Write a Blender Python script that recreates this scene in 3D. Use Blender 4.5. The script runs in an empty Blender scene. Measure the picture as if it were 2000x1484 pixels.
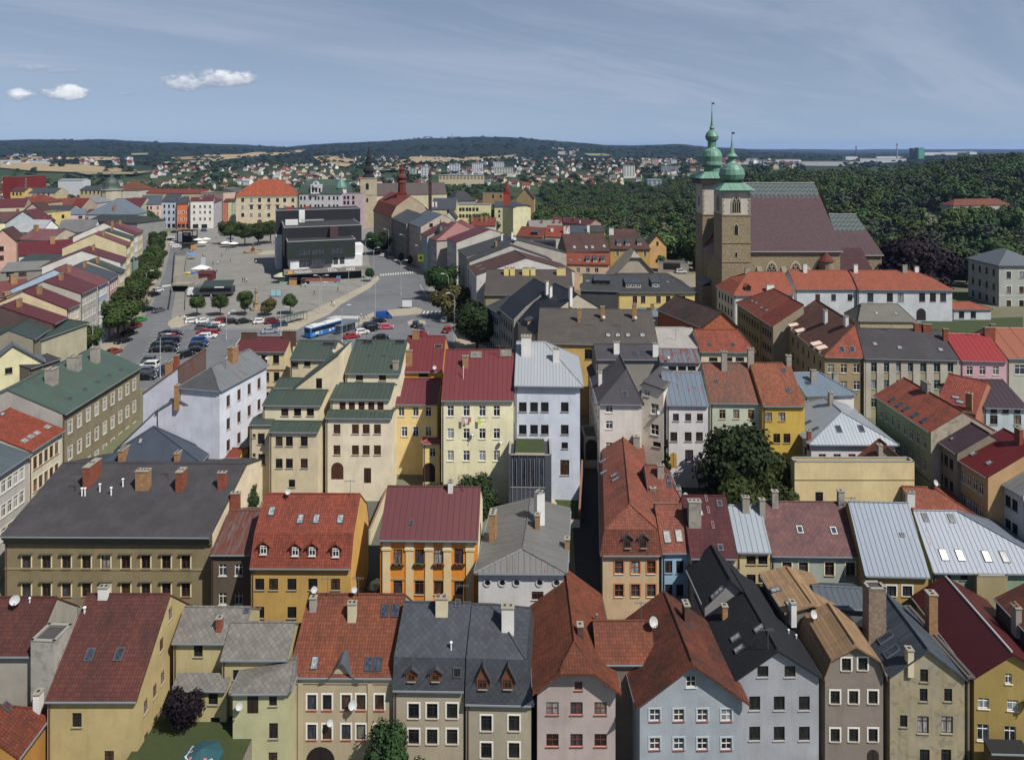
import bpy, bmesh, math, random
from mathutils import Vector, Matrix, geometry
from mathutils.bvhtree import BVHTree
R = math.radians
sc = bpy.context.scene
# ---------------------------------------------------------------- camera
F, HC, YH = 1390.0, 52.0, 290.0            # focal length in photo pixels, camera height, horizon row
cd = bpy.data.cameras.new('camera'); cam = bpy.data.objects.new('camera', cd); sc.collection.objects.link(cam)
cam.location = (0, 0, HC); cam.rotation_euler = (R(90), 0, 0)
cd.sensor_width = 36; cd.lens = F/2000*36; cd.shift_y = (YH-742)/2000.0
cd.clip_start = 1; cd.clip_end = 60000
sc.camera = cam
# ---------------------------------------------------------------- light
SUN_EL, SUN_AZ = 52.0, 47.0                 # elevation; degrees to the right of straight behind the camera
sc.view_settings.view_transform = 'Standard'; sc.view_settings.look = 'None'
sc.view_settings.gamma = 1; sc.view_settings.use_curve_mapping = False
sc.view_settings.exposure = 0.58
sl = bpy.data.lights.new('sun', 'SUN'); sl.energy = 4.5; sl.angle = R(0.5); sl.color = (1, 0.95, 0.87)
so = bpy.data.objects.new('sun', sl); sc.collection.objects.link(so)
sdir = Vector((math.sin(R(SUN_AZ))*math.cos(R(SUN_EL)), -math.cos(R(SUN_AZ))*math.cos(R(SUN_EL)), math.sin(R(SUN_EL))))
so.rotation_euler = sdir.to_track_quat('Z', 'Y').to_euler()
w = bpy.data.worlds.new('World'); sc.world = w; w.use_nodes = True
nt = w.node_tree; N = nt.nodes; N.clear(); L = nt.links
def nd(t, **k):
    n = N.new(t)
    for a, b in k.items(): setattr(n, a, b)
    return n
sky = nd('ShaderNodeTexSky', sky_type='NISHITA', sun_disc=False, sun_elevation=R(SUN_EL))
sky.sun_rotation = math.atan2(sdir.x, sdir.y); sky.altitude = 0; sky.air_density = 1.0; sky.dust_density = 0.15; sky.ozone_density = 2.0
tc = nd('ShaderNodeTexCoord')
def math_n(op, a, b=None, c=None, clamp=False):
    n = nd('ShaderNodeMath', operation=op, use_clamp=clamp)
    for i, v in enumerate((a, b, c)):
        if v is None: continue
        if isinstance(v, (int, float)): n.inputs[i].default_value = v
        else: L.new(v, n.inputs[i])
    return n.outputs[0]
sep = nd('ShaderNodeSeparateXYZ'); L.new(tc.outputs['Generated'], sep.inputs[0])
inv = math_n('DIVIDE', 1.0, math_n('MAXIMUM', sep.outputs['Y'], 0.05))
sx = math_n('MULTIPLY', sep.outputs['X'], inv); sz = math_n('MULTIPLY', sep.outputs['Z'], inv)
def noise(vec, scale, detail=6, rough=0.6, dist=0.0):
    n = nd('ShaderNodeTexNoise'); n.inputs['Scale'].default_value = scale; n.inputs['Detail'].default_value = detail
    n.inputs['Roughness'].default_value = rough; n.inputs['Distortion'].default_value = dist; L.new(vec, n.inputs['Vector']); return n.outputs['Fac']
def comb(x, y, z=0.0):
    n = nd('ShaderNodeCombineXYZ')
    for i, v in enumerate((x, y, z)):
        if isinstance(v, (int, float)): n.inputs[i].default_value = v
        else: L.new(v, n.inputs[i])
    return n.outputs[0]
def ramp(v, a, b):
    n = nd('ShaderNodeMapRange', interpolation_type='SMOOTHSTEP'); L.new(v, n.inputs[0])
    n.inputs[1].default_value = a; n.inputs[2].default_value = b; return n.outputs[0]
szz = math_n('ADD', math_n('MULTIPLY', math_n('MAXIMUM', sep.outputs['Z'], 0.0), 0.8), 0.17)
L.new(comb(sep.outputs['X'], sep.outputs['Y'], szz), sky.inputs[0])
# thin cirrus: noise on a high flat layer (direction divided by height), streaks dragged along one axis
hz = math_n('ADD', math_n('MAXIMUM', sep.outputs['Z'], 0.0), 0.12)
lx = math_n('DIVIDE', sep.outputs['X'], hz); ly = math_n('DIVIDE', sep.outputs['Y'], hz)
rx = math_n('ADD', math_n('MULTIPLY', lx, 0.80), math_n('MULTIPLY', ly, 0.60))
ry = math_n('SUBTRACT', math_n('MULTIPLY', ly, 0.80), math_n('MULTIPLY', lx, 0.60))
c1 = noise(comb(math_n('MULTIPLY', rx, 0.35), math_n('MULTIPLY', ry, 1.25), 3.1), 1.1, 9, 0.62, 0.8)
c2 = noise(comb(math_n('MULTIPLY', lx, 0.25), math_n('MULTIPLY', ly, 0.45), 7.7), 1.2, 4, 0.55, 0.3)
cir = math_n('MULTIPLY', ramp(c1, 0.38, 0.70), ramp(c2, 0.28, 0.6))
cir = math_n('MULTIPLY', cir, 0.5)
# small fair-weather cumulus low on the left, each an uneven puff round its own direction
puffs = [(352,158,54,27),(418,152,50,26),(470,156,52,20),(120,184,66,21),(35,190,56,21),(270,184,58,9),(68,133,42,11),(120,140,36,8),(215,262,26,4),(20,243,34,6),(590,136,34,8),(205,130,30,6),(1490,240,18,4)]
pn = noise(comb(math_n('MULTIPLY', sx, 1.0), math_n('MULTIPLY', sz, 1.7), 1.3), 26, 9, 0.66)
pbig = noise(comb(sx, math_n('MULTIPLY', sz, 1.4), 4.3), 9, 3, 0.5)
mask = None; shade = None
for i, (px, py, rw, rh) in enumerate(puffs):
    dx = math_n('DIVIDE', math_n('SUBTRACT', sx, (px-1000)/F), rw/F)
    dz = math_n('DIVIDE', math_n('SUBTRACT', sz, (YH-py)/F), rh/F)
    dzb = math_n('MULTIPLY', math_n('MINIMUM', dz, 0.0), 1.5)
    dd = math_n('ADD', math_n('POWER', math_n('ABSOLUTE', dx), 2.0), math_n('ADD', math_n('POWER', math_n('ABSOLUTE', math_n('MAXIMUM', dz, 0.0)), 2.0), math_n('POWER', math_n('ABSOLUTE', dzb), 2.0)))
    k = 1.0 if i < 5 else (0.5 if i in (5, 6) else 0.3)
    m = math_n('MULTIPLY', ramp(math_n('ADD', dd, math_n('MULTIPLY', math_n('SUBTRACT', math_n('ADD', pn, pbig), 1.0), -3.4)), 1.15, 0.1), k)
    mask = m if mask is None else math_n('MAXIMUM', mask, m)
    s = math_n('MULTIPLY', m, ramp(math_n('ADD', dz, math_n('MULTIPLY', math_n('SUBTRACT', pn, 0.5), 2.6)), -0.9, 0.7))
    shade = s if shade is None else math_n('MAXIMUM', shade, s)
def mixc(fac, a, b):
    n = nd('ShaderNodeMix', data_type='RGBA')
    if isinstance(fac, float): n.inputs[0].default_value = fac
    else: L.new(fac, n.inputs[0])
    for i, v in ((6, a), (7, b)):
        if isinstance(v, tuple): n.inputs[i].default_value = (*v, 1)
        else: L.new(v, n.inputs[i])
    return n.outputs[2]
base = nd('ShaderNodeHueSaturation'); base.inputs['Saturation'].default_value = 0.74; base.inputs['Value'].default_value = 0.82; L.new(sky.outputs[0], base.inputs['Color'])
col = mixc(cir, base.outputs[0], (3.5, 4.0, 5.0))
col = mixc(mask, col, mixc(shade, (2.0, 2.5, 3.4), (7.2, 7.4, 7.8)))
bg = nd('ShaderNodeBackground'); bg.inputs[1].default_value = 0.085; L.new(col, bg.inputs[0])
wo = nd('ShaderNodeOutputWorld'); L.new(bg.outputs[0], wo.inputs[0])
try: w.cycles.sampling_method = 'MANUAL'; w.cycles.sample_map_resolution = 1024
except Exception: pass

# ---------------------------------------------------------------- materials
MATS = {}
SAT, GAIN = 0.90, 0.92
def lin(c):
    """sRGB 0-255 triple or hex string -> linear albedo"""
    if isinstance(c, str): c = tuple(int(c[i:i+2], 16) for i in (0, 2, 4))
    l = [((v/255)/12.92 if v/255 <= 0.04045 else ((v/255+0.055)/1.055)**2.4) for v in c]
    g = 0.3*l[0]+0.59*l[1]+0.11*l[2]; return tuple((g+(v-g)*SAT)*GAIN for v in l)
class NT:
    def __init__(s, name):
        s.m = bpy.data.materials.new(name); s.m.use_nodes = True
        s.t = s.m.node_tree; s.N = s.t.nodes; s.L = s.t.links
        s.b = s.N['Principled BSDF']; s.b.inputs['Specular IOR Level'].default_value = 0.3
    def n(s, t, **k):
        x = s.N.new(t)
        for a, b in k.items(): setattr(x, a, b)
        return x
    def set(s, x, i, v):
        if isinstance(v, tuple): x.inputs[i].default_value = (*v, 1) if len(v) == 3 and x.inputs[i].type == 'RGBA' else v
        elif isinstance(v, (int, float)): x.inputs[i].default_value = v
        else: s.L.new(v, x.inputs[i])
    def math(s, op, a, b=None, clamp=False):
        x = s.n('ShaderNodeMath', operation=op, use_clamp=clamp); s.set(x, 0, a)
        if b is not None: s.set(x, 1, b)
        return x.outputs[0]
    def noise(s, vec, scale, detail=4, rough=0.55, dist=0):
        x = s.n('ShaderNodeTexNoise'); s.L.new(vec, x.inputs['Vector']); x.inputs['Scale'].default_value = scale
        x.inputs['Detail'].default_value = detail; x.inputs['Roughness'].default_value = rough; x.inputs['Distortion'].default_value = dist
        return x.outputs['Fac']
    def mp(s, vec, sc=(1,1,1), rot=(0,0,0), loc=(0,0,0)):
        x = s.n('ShaderNodeMapping'); s.L.new(vec, x.inputs[0]); x.inputs['Scale'].default_value = sc; x.inputs['Rotation'].default_value = rot; x.inputs['Location'].default_value = loc
        return x.outputs[0]
    def mix(s, f, a, b, mode='MIX'):
        x = s.n('ShaderNodeMix', data_type='RGBA', blend_type=mode); s.set(x, 0, f); s.set(x, 6, a); s.set(x, 7, b); return x.outputs[2]
    def rng(s, v, a, b, c=0.0, d=1.0):
        x = s.n('ShaderNodeMapRange'); s.set(x, 0, v); x.inputs[1].default_value = a; x.inputs[2].default_value = b; x.inputs[3].default_value = c; x.inputs[4].default_value = d; return x.outputs[0]
    def bump(s, h, dist, st=0.6):
        x = s.n('ShaderNodeBump'); x.inputs['Distance'].default_value = dist; x.inputs['Strength'].default_value = st; s.L.new(h, x.inputs['Height']); s.L.new(x.outputs[0], s.b.inputs['Normal'])
    def tex(s):
        return s.n('ShaderNodeTexCoord')
    def geo(s):
        return s.n('ShaderNodeNewGeometry').outputs['Position']
    def base(s, v): s.set(s.b, 'Base Color', v)
def mul(c, k): return tuple(min(1, v*k) for v in c)
def cached(f):
    def g(*a):
        k = (f.__name__, GAIN)+a
        if k not in MATS: MATS[k] = f(*a)
        return MATS[k]
    g.__name__ = f.__name__
    return g
@cached
def plain(c, rough=0.7, metal=0.0):
    t = NT('paint'); c = lin(c); p = t.geo()
    t.base(t.mix(t.noise(p, 1.7, 3), mul(c, 0.85), mul(c, 1.12))); t.b.inputs['Roughness'].default_value = rough; t.b.inputs['Metallic'].default_value = metal
    return t.m
@cached
def plaster(c, dirt=0.5):
    t = NT('plaster'); c = lin(c); p = t.geo()
    big = t.noise(p, 0.35, 5, 0.6); st = t.noise(t.mp(p, (1.6, 1.6, 0.22)), 0.9, 6, 0.7); fine = t.noise(p, 9, 4, 0.7)
    a = t.mix(t.rng(big, 0.35, 0.7), mul(c, 0.84), mul(c, 1.08))
    a = t.mix(t.rng(st, 0.50, 0.78, 0, dirt), a, mul(tuple(v*k for v, k in zip(c, (0.62, 0.58, 0.52))), 1.0))
    if dirt > 0.6:
        pt = t.noise(p, 0.8, 7, 0.75, 0.6)
        a = t.mix(t.rng(pt, 0.52, 0.60, 0, 0.75), a, mul(tuple(v*0.5+0.10 for v in c), 0.6))
        a = t.mix(t.rng(t.noise(t.mp(p, (1, 1, 0.7), loc=(7, 3, 1)), 0.5, 8, 0.75, 0.8), 0.54, 0.58, 0, 0.8), a, tuple(0.6*(c[0]+c[1]+c[2])/3*1.0+0.35*v for v in c))
    a = t.mix(t.rng(fine, 0.3, 0.7, 0, 0.25), a, mul(c, 0.78))
    t.base(a); t.b.inputs['Roughness'].default_value = 0.92; t.b.inputs['Specular IOR Level'].default_value = 0.12
    t.bump(fine, 0.01, 0.35); return t.m
@cached
def tile(c, c2=None, moss=0.3, wid=0.3, row=0.36):
    """clay roof tiles: courses across the slope, rolls down it, weathering in drifts"""
    t = NT('roof_tiles'); c = mul(lin(c), 0.62); c2 = mul(lin(c2), 0.62) if c2 else mul(c, 0.55)
    uv = t.tex().outputs['UV']; p = t.geo()
    br = t.n('ShaderNodeTexBrick', offset=0.0); t.L.new(uv, br.inputs['Vector'])
    br.inputs['Scale'].default_value = 1; br.inputs['Brick Width'].default_value = wid; br.inputs['Row Height'].default_value = row
    br.inputs['Mortar Size'].default_value = 0.035; br.inputs['Mortar Smooth'].default_value = 0.8; br.inputs['Bias'].default_value = -0.2
    br.inputs['Color1'].default_value = (0.78, 0.78, 0.80, 1); br.inputs['Color2'].default_value = (1.22, 1.20, 1.16, 1); br.inputs['Mortar'].default_value = (0.55, 0.53, 0.55, 1)
    w1 = t.noise(t.mp(uv, (0.5, 0.22, 1)), 1.0, 7, 0.68, 0.4); w2 = t.noise(p, 0.16, 3, 0.5); w3 = t.noise(uv, 4.5, 2, 0.5)
    a = t.mix(t.rng(w1, 0.40, 0.72, 0, 0.95), c, c2)
    a = t.mix(t.rng(w2, 0.4, 0.7, 0, moss), a, mul(tuple(v*k for v, k in zip(c2, (0.75, 0.85, 0.9))), 0.9))
    a = t.mix(t.rng(w3, 0.58, 0.75, 0, 0.4), a, mul(c, 1.35))
    t.base(t.mix(1.0, a, br.outputs['Color'], 'MULTIPLY'))
    wv = t.n('ShaderNodeTexWave', bands_direction='X'); t.L.new(uv, wv.inputs['Vector']); wv.inputs['Scale'].default_value = 0.314/wid*1.0; wv.inputs['Distortion'].default_value = 0
    saw = t.n('ShaderNodeTexWave', bands_direction='Y', wave_profile='SAW'); t.L.new(uv, saw.inputs['Vector']); saw.inputs['Scale'].default_value = 0.314/row; saw.inputs['Distortion'].default_value = 0.0
    h = t.math('ADD', t.math('MULTIPLY', wv.outputs['Fac'], 0.5), t.math('MULTIPLY', saw.outputs['Fac'], -0.7))
    t.bump(h, 0.05, 0.55); t.b.inputs['Roughness'].default_value = 0.82
    return t.m
@cached
def seam(c, gap=0.6, rust=0.0, streak=0.35, c2=None, rough=0.5):
    """sheet metal roof with standing seams running down the slope"""
    t = NT('sheet_metal'); c = mul(lin(c), 0.6); c2 = mul(lin(c2), 0.6) if c2 else mul(c, 0.62)
    uv = t.tex().outputs['UV']; p = t.geo(); s = t.n('ShaderNodeSeparateXYZ'); t.L.new(uv, s.inputs[0])
    fr = t.math('FRACT', t.math('DIVIDE', s.outputs[0], gap)); d = t.math('ABSOLUTE', t.math('SUBTRACT', fr, 0.5))
    ln = t.rng(d, 0.44, 0.49)
    fl = t.math('FLOOR', t.math('DIVIDE', s.outputs[0], gap)); wn = t.n('ShaderNodeTexWhiteNoise', noise_dimensions='1D'); t.L.new(fl, wn.inputs['W'])
    st = t.noise(t.mp(uv, (2.2, 0.18, 1)), 1.0, 6, 0.68); big = t.noise(p, 0.25, 4, 0.55)
    a = t.mix(t.rng(st, 0.42, 0.75, 0, streak*1.6), c, c2)
    a = t.mix(t.rng(big, 0.35, 0.7, 0, streak), a, mul(c, 1.2))
    a = t.mix(t.math('MULTIPLY', wn.outputs['Value'], 0.16), a, mul(c, 0.72))
    if rust > 0:
        rn = t.noise(t.mp(uv, (1.6, 0.35, 1)), 1.1, 7, 0.75, 0.5)
        a = t.mix(t.rng(rn, 0.62-0.2*rust, 0.68-0.2*rust, 0, 0.9), a, lin((112, 62, 44)))
    a = t.mix(t.math('MULTIPLY', ln, 0.55), a, mul(c, 0.34))
    t.base(a); t.b.inputs['Roughness'].default_value = rough; t.b.inputs['Metallic'].default_value = 0.15
    t.bump(ln, 0.05, 0.7); return t.m
@cached
def diamond(c, s=0.42, c2=None):
    """fibre-cement slates laid as diamonds"""
    t = NT('diamond_slates'); c = mul(lin(c), 0.68); c2 = mul(lin(c2), 0.68) if c2 else mul(c, 0.68)
    uv = t.tex().outputs['UV']; p = t.geo()
    br = t.n('ShaderNodeTexBrick', offset=0.0); t.L.new(t.mp(uv, (1, 1, 1), (0, 0, R(45))), br.inputs['Vector'])
    br.inputs['Scale'].default_value = 1; br.inputs['Brick Width'].default_value = s; br.inputs['Row Height'].default_value = s
    br.inputs['Mortar Size'].default_value = 0.022; br.inputs['Mortar Smooth'].default_value = 0.5; br.inputs['Bias'].default_value = 0
    br.inputs['Color1'].default_value = (0.84, 0.84, 0.84, 1); br.inputs['Color2'].default_value = (1.14, 1.14, 1.14, 1); br.inputs['Mortar'].default_value = (0.5, 0.5, 0.52, 1)
    a = t.mix(t.rng(t.noise(p, 0.5, 6, 0.7), 0.4, 0.75, 0, 0.9), c, c2)
    a = t.mix(t.rng(t.noise(t.mp(uv, (1.4, 0.3, 1)), 0.9, 5, 0.7), 0.55, 0.8, 0, 0.6), a, mul(tuple(v*k for v, k in zip(c, (1.25, 1.1, 1.05))), 1.05))
    t.base(t.mix(1.0, a, br.outputs['Color'], 'MULTIPLY')); t.b.inputs['Roughness'].default_value = 0.75
    t.bump(br.outputs['Fac'], -0.03, 0.5); return t.m
@cached
def felt(c, c2=None):
    """bitumen felt: seams every metre, scuffs and pale washed streaks"""
    t = NT('roofing_felt'); c = mul(lin(c), 0.72); c2 = mul(lin(c2), 0.72) if c2 else mul(c, 1.6)
    uv = t.tex().outputs['UV']; p = t.geo()
    a = t.mix(t.rng(t.noise(p, 0.3, 7, 0.7, 0.3), 0.42, 0.8, 0, 0.65), c, c2)
    a = t.mix(t.rng(t.noise(t.mp(uv, (1.2, 0.14, 1)), 1.0, 6, 0.72), 0.5, 0.8, 0, 0.5), a, mul(c, 0.6))
    a = t.mix(t.rng(t.noise(p, 6, 3, 0.7), 0.6, 0.8, 0, 0.5), a, mul(c, 1.9))
    s = t.n('ShaderNodeSeparateXYZ'); t.L.new(uv, s.inputs[0]); d = t.math('ABSOLUTE', t.math('SUBTRACT', t.math('FRACT', s.outputs[1]), 0.5))
    ln = t.rng(d, 0.465, 0.49); a = t.mix(t.math('MULTIPLY', ln, 0.35), a, mul(c, 0.55))
    t.base(a); t.b.inputs['Roughness'].default_value = 0.9; t.bump(t.noise(p, 14, 3), 0.01, 0.4); return t.m
@cached
def brick(c, c2=None):
    t = NT('brickwork'); c = lin(c); c2 = lin(c2) if c2 else mul(c, 0.65)
    g = t.geo(); s = t.n('ShaderNodeSeparateXYZ'); t.L.new(g, s.inputs[0]); cx = t.n('ShaderNodeCombineXYZ')
    t.L.new(t.math('ADD', s.outputs[0], s.outputs[1]), cx.inputs[0]); t.L.new(s.outputs[2], cx.inputs[1])
    br = t.n('ShaderNodeTexBrick'); t.L.new(cx.outputs[0], br.inputs['Vector']); br.inputs['Scale'].default_value = 1
    br.inputs['Brick Width'].default_value = 0.3; br.inputs['Row Height'].default_value = 0.12; br.inputs['Mortar Size'].default_value = 0.012
    br.inputs['Color1'].default_value = (*c, 1); br.inputs['Color2'].default_value = (*c2, 1); br.inputs['Mortar'].default_value = (*mul(c, 1.15), 1)
    a = t.mix(t.rng(t.noise(g, 1.6, 6, 0.7), 0.45, 0.7, 0, 0.7), br.outputs['Color'], mul(c2, 0.7))
    t.base(a); t.b.inputs['Roughness'].default_value = 0.92; t.bump(br.outputs['Fac'], -0.015, 0.4); return t.m
@cached
def stone(c, s=0.9):
    t = NT('rubble_stone'); c = lin(c); p = t.geo()
    v = t.n('ShaderNodeTexVoronoi', feature='F1'); t.L.new(t.mp(p, (1, 1, 1.8)), v.inputs['Vector']); v.inputs['Scale'].default_value = 1.5/s
    a = t.mix(t.rng(v.outputs['Distance'], 0.1, 0.8), mul(c, 1.25), mul(c, 0.5))
    a = t.mix(0.35, a, t.mix(t.noise(p, 3, 3), mul(c, 0.6), mul(c, 1.4)))
    a = t.mix(t.rng(t.noise(p, 0.12, 5, 0.6), 0.4, 0.7, 0, 0.55), a, mul(c, 0.55))
    t.base(a); t.b.inputs['Roughness'].default_value = 0.95; t.bump(v.outputs['Distance'], 0.06, 0.6); return t.m
@cached
def glass(kind):
    t = NT('window_glass'); p = t.geo()
    c = {0: (0.012, 0.013, 0.016), 1: (0.03, 0.036, 0.05), 2: (0.12, 0.115, 0.105), 3: (0.045, 0.028, 0.02), 4: (0.20, 0.21, 0.22)}[kind]
    t.base(t.mix(t.rng(t.noise(t.mp(p, (3, 3, 0.6)), 1.4, 3), 0.4, 0.65), mul(c, 0.6), mul(c, 1.5)))
    t.b.inputs['Roughness'].default_value = 0.07 if kind != 2 else 0.4; t.b.inputs['Specular IOR Level'].default_value = 0.4
    return t.m
@cached
def objcol(rough=0.35, metal=0.0, coat=0.0):
    """paint whose colour is the object's own colour"""
    t = NT('object_paint'); oi = t.n('ShaderNodeObjectInfo'); t.L.new(oi.outputs['Color'], t.b.inputs['Base Color'])
    t.b.inputs['Roughness'].default_value = rough; t.b.inputs['Metallic'].default_value = metal
    if coat: t.b.inputs['Coat Weight'].default_value = coat
    return t.m
@cached
def foliage(c, c2, dark=0.45):
    t = NT('foliage'); c = lin(c); c2 = lin(c2); p = t.geo(); oi = t.n('ShaderNodeObjectInfo')
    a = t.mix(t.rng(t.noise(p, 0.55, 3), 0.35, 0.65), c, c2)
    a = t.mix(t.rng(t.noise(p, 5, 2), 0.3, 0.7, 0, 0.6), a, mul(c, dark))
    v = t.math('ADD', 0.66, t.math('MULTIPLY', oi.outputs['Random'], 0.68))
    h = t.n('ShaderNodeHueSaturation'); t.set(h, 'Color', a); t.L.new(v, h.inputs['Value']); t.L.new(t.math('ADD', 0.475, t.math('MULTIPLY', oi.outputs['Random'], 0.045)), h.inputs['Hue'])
    t.L.new(h.outputs[0], t.b.inputs['Base Color']); t.b.inputs['Roughness'].default_value = 0.75; t.b.inputs['Specular IOR Level'].default_value = 0.15
    return t.m

# ---------------------------------------------------------------- mesh building and tagging
class MB:
    def __init__(s): s.v = []; s.f = []; s.m = []; s.uv = []; s.mats = []; s.sm = []
    def mi(s, mat):
        if mat not in s.mats: s.mats.append(mat)
        return s.mats.index(mat)
    def face(s, pts, mat, uv=None, smooth=False):
        i = len(s.v); s.v += [tuple(p) for p in pts]; s.f.append(list(range(i, i+len(pts)))); s.m.append(s.mi(mat))
        s.uv.append(uv if uv else [(p[0]+p[1], p[2]) for p in pts]); s.sm.append(smooth)
    def box(s, x0, x1, y0, y1, z0, z1, mat, X=None):
        c = [(x0,y0,z0),(x1,y0,z0),(x1,y1,z0),(x0,y1,z0),(x0,y0,z1),(x1,y0,z1),(x1,y1,z1),(x0,y1,z1)]
        if X is not None: c = [tuple(X @ Vector(p)) for p in c]
        for q in ((0,3,2,1),(4,5,6,7),(0,1,5,4),(1,2,6,5),(2,3,7,6),(3,0,4,7)): s.face([c[k] for k in q], mat)
    def lathe(s, prof, mat, n=12, c=(0,0), X=None, a0=0.0, smooth=False):
        for i in range(n):
            a, b = a0+2*math.pi*i/n, a0+2*math.pi*(i+1)/n
            for (r0, z0), (r1, z1) in zip(prof, prof[1:]):
                q = [(c[0]+r0*math.cos(a), c[1]+r0*math.sin(a), z0), (c[0]+r0*math.cos(b), c[1]+r0*math.sin(b), z0),
                     (c[0]+r1*math.cos(b), c[1]+r1*math.sin(b), z1), (c[0]+r1*math.cos(a), c[1]+r1*math.sin(a), z1)]
                if r0 < 1e-4: q = q[1:]
                elif r1 < 1e-4: q = q[:3]
                if X is not None: q = [tuple(X @ Vector(p)) for p in q]
                s.face(q, mat, smooth=smooth)
    def tube(s, pts, r, mat, n=6):
        pts = [Vector(p) for p in pts]
        rs = r if isinstance(r, (list, tuple)) else [r]*len(pts)
        rings = []
        for i, p in enumerate(pts):
            d = (pts[min(i+1, len(pts)-1)]-pts[max(i-1, 0)]).normalized()
            a = d.cross(Vector((0, 0, 1))) if abs(d.z) < 0.95 else d.cross(Vector((1, 0, 0))); a.normalize(); b = d.cross(a)
            rings.append([p+(a*math.cos(2*math.pi*k/n)+b*math.sin(2*math.pi*k/n))*rs[i] for k in range(n)])
        for r0, r1 in zip(rings, rings[1:]):
            for k in range(n): s.face([r0[k], r1[k], r1[(k+1) % n], r0[(k+1) % n]], mat, smooth=True)
        s.face(rings[-1], mat); s.face(rings[0][::-1], mat)
    def data(s, name):
        me = bpy.data.meshes.new(name); me.from_pydata(s.v, [], s.f)
        for m in s.mats: me.materials.append(m)
        me.polygons.foreach_set('material_index', s.m); me.polygons.foreach_set('use_smooth', s.sm)
        ul = me.uv_layers.new(name='UVMap'); ul.data.foreach_set('uv', [c for q in s.uv for p in q for c in p])
        return me
    def build(s, name, parent=None, **k): return link(name, s.data(name), parent, **k)
COL = sc.collection
def link(name, data, parent=None, loc=None, mat=None, color=None, **tags):
    o = bpy.data.objects.new(name, data); COL.objects.link(o)
    if parent is not None: o.parent = parent
    if loc is not None: o.location = loc
    if mat is not None: o.matrix_local = mat
    if color is not None: o.color = (*color, 1)
    for k, v in tags.items():
        if v: o[k] = v
    return o
def thing(name, label, cat, loc=(0,0,0), rz=0, group=None):
    o = link(name, None, None, loc); o.rotation_euler = (0, 0, rz); o.empty_display_size = 0.5
    o['label'] = label; o['category'] = cat
    if group: o['group'] = group
    return o
def copy_tree(o, parent=None):
    c = o.copy(); COL.objects.link(c)
    if parent: c.parent = parent
    for ch in list(o.children): copy_tree(ch, c)
    return c
# ---------------------------------------------------------------- pixels, rays, terrain
def unp(px, py, z):
    """point of photo pixel (px, py) at world height z"""
    Y = F*(HC-z)/(py-YH); return Vector(((px-1000)*Y/F, Y, z))
def atY(px, py, Y): return Vector(((px-1000)*Y/F, Y, HC-(py-YH)*Y/F))
def sm(a, b, x):
    t = max(0, min(1, (x-a)/(b-a))); return t*t*(3-2*t)
SKYL = [(-3000,282),(-600,279),(0,277),(60,275),(200,275),(300,280),(380,283),(460,285),(520,288),(560,290),(600,287),(640,284),(720,280),(780,277),(830,272),(880,274),(930,271),(1000,272),(1060,276),(1120,281),(1180,287),(1230,288),(1330,284),(1400,289),(1500,291),(1650,290),(1800,288),(2000,287),(2600,284),(5000,284)]
def interp(tab, x):
    for (a, va), (b, vb) in zip(tab, tab[1:]):
        if x <= b: return va+(vb-va)*max(0, (x-a))/(b-a)
    return tab[-1][1]
def hsh(x, y):
    v = math.sin(x*12.9898+y*78.233)*43758.5453; return v-math.floor(v)
def vn(x, y):
    xi, yi = math.floor(x), math.floor(y); fx, fy = x-xi, y-yi; fx = fx*fx*(3-2*fx); fy = fy*fy*(3-2*fy)
    return (hsh(xi,yi)*(1-fx)+hsh(xi+1,yi)*fx)*(1-fy)+(hsh(xi,yi+1)*(1-fx)+hsh(xi+1,yi+1)*fx)*fy
def ter(x, y):
    z = -13.0*(1-sm(66, 132, y))
    if y < 5: return -13.0
    # wooded valley and slope east of the church
    e = sm(60, 150, x-0.10*max(0, y-300))*sm(262, 330, y)
    z += e*(-14*sm(262, 330, y)*(1-sm(420, 560, y)) + (5+21*sm(1700, 1960, 1000+F*x/max(y, 1)))*sm(420, 860, y)*(1-0.75*sm(900, 1500, y)))
    m = sm(-40, 40, x-0.02*y)*sm(300, 380, y)*(1-e)
    z += m*(-10)*(1-sm(700, 1100, y))
    z -= 14*sm(520, 760, y)*(1-sm(1300, 2100, y))*(1-sm(100, 260, x-0.1*y))
    if y > 1200:
        px = 1000+F*x/y; hr = 52-(interp(SKYL, px)-290)*6200/F+4
        far = sm(1300, 1700, px)
        k = sm(1400, 6200, y)*(1-far) + far*sm(6000, 12000, y)*0.5
        z += (hr-z)*(k**1.25)*(1-0.6*sm(6600, 14000, y)*(1-far)) + (vn(x/420, y/600)-0.5)*(24*(1-far)*sm(1500, 3000, y)+26*far*sm(3500, 6000, y))
    return z
def ground_hit(px, py):
    Y = 40.0
    while Y < 15000:
        p = atY(px, py, Y)
        if p.z <= ter(p.x, Y): return p
        Y *= 1.01
    return p
RND = random.Random(7)
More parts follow.
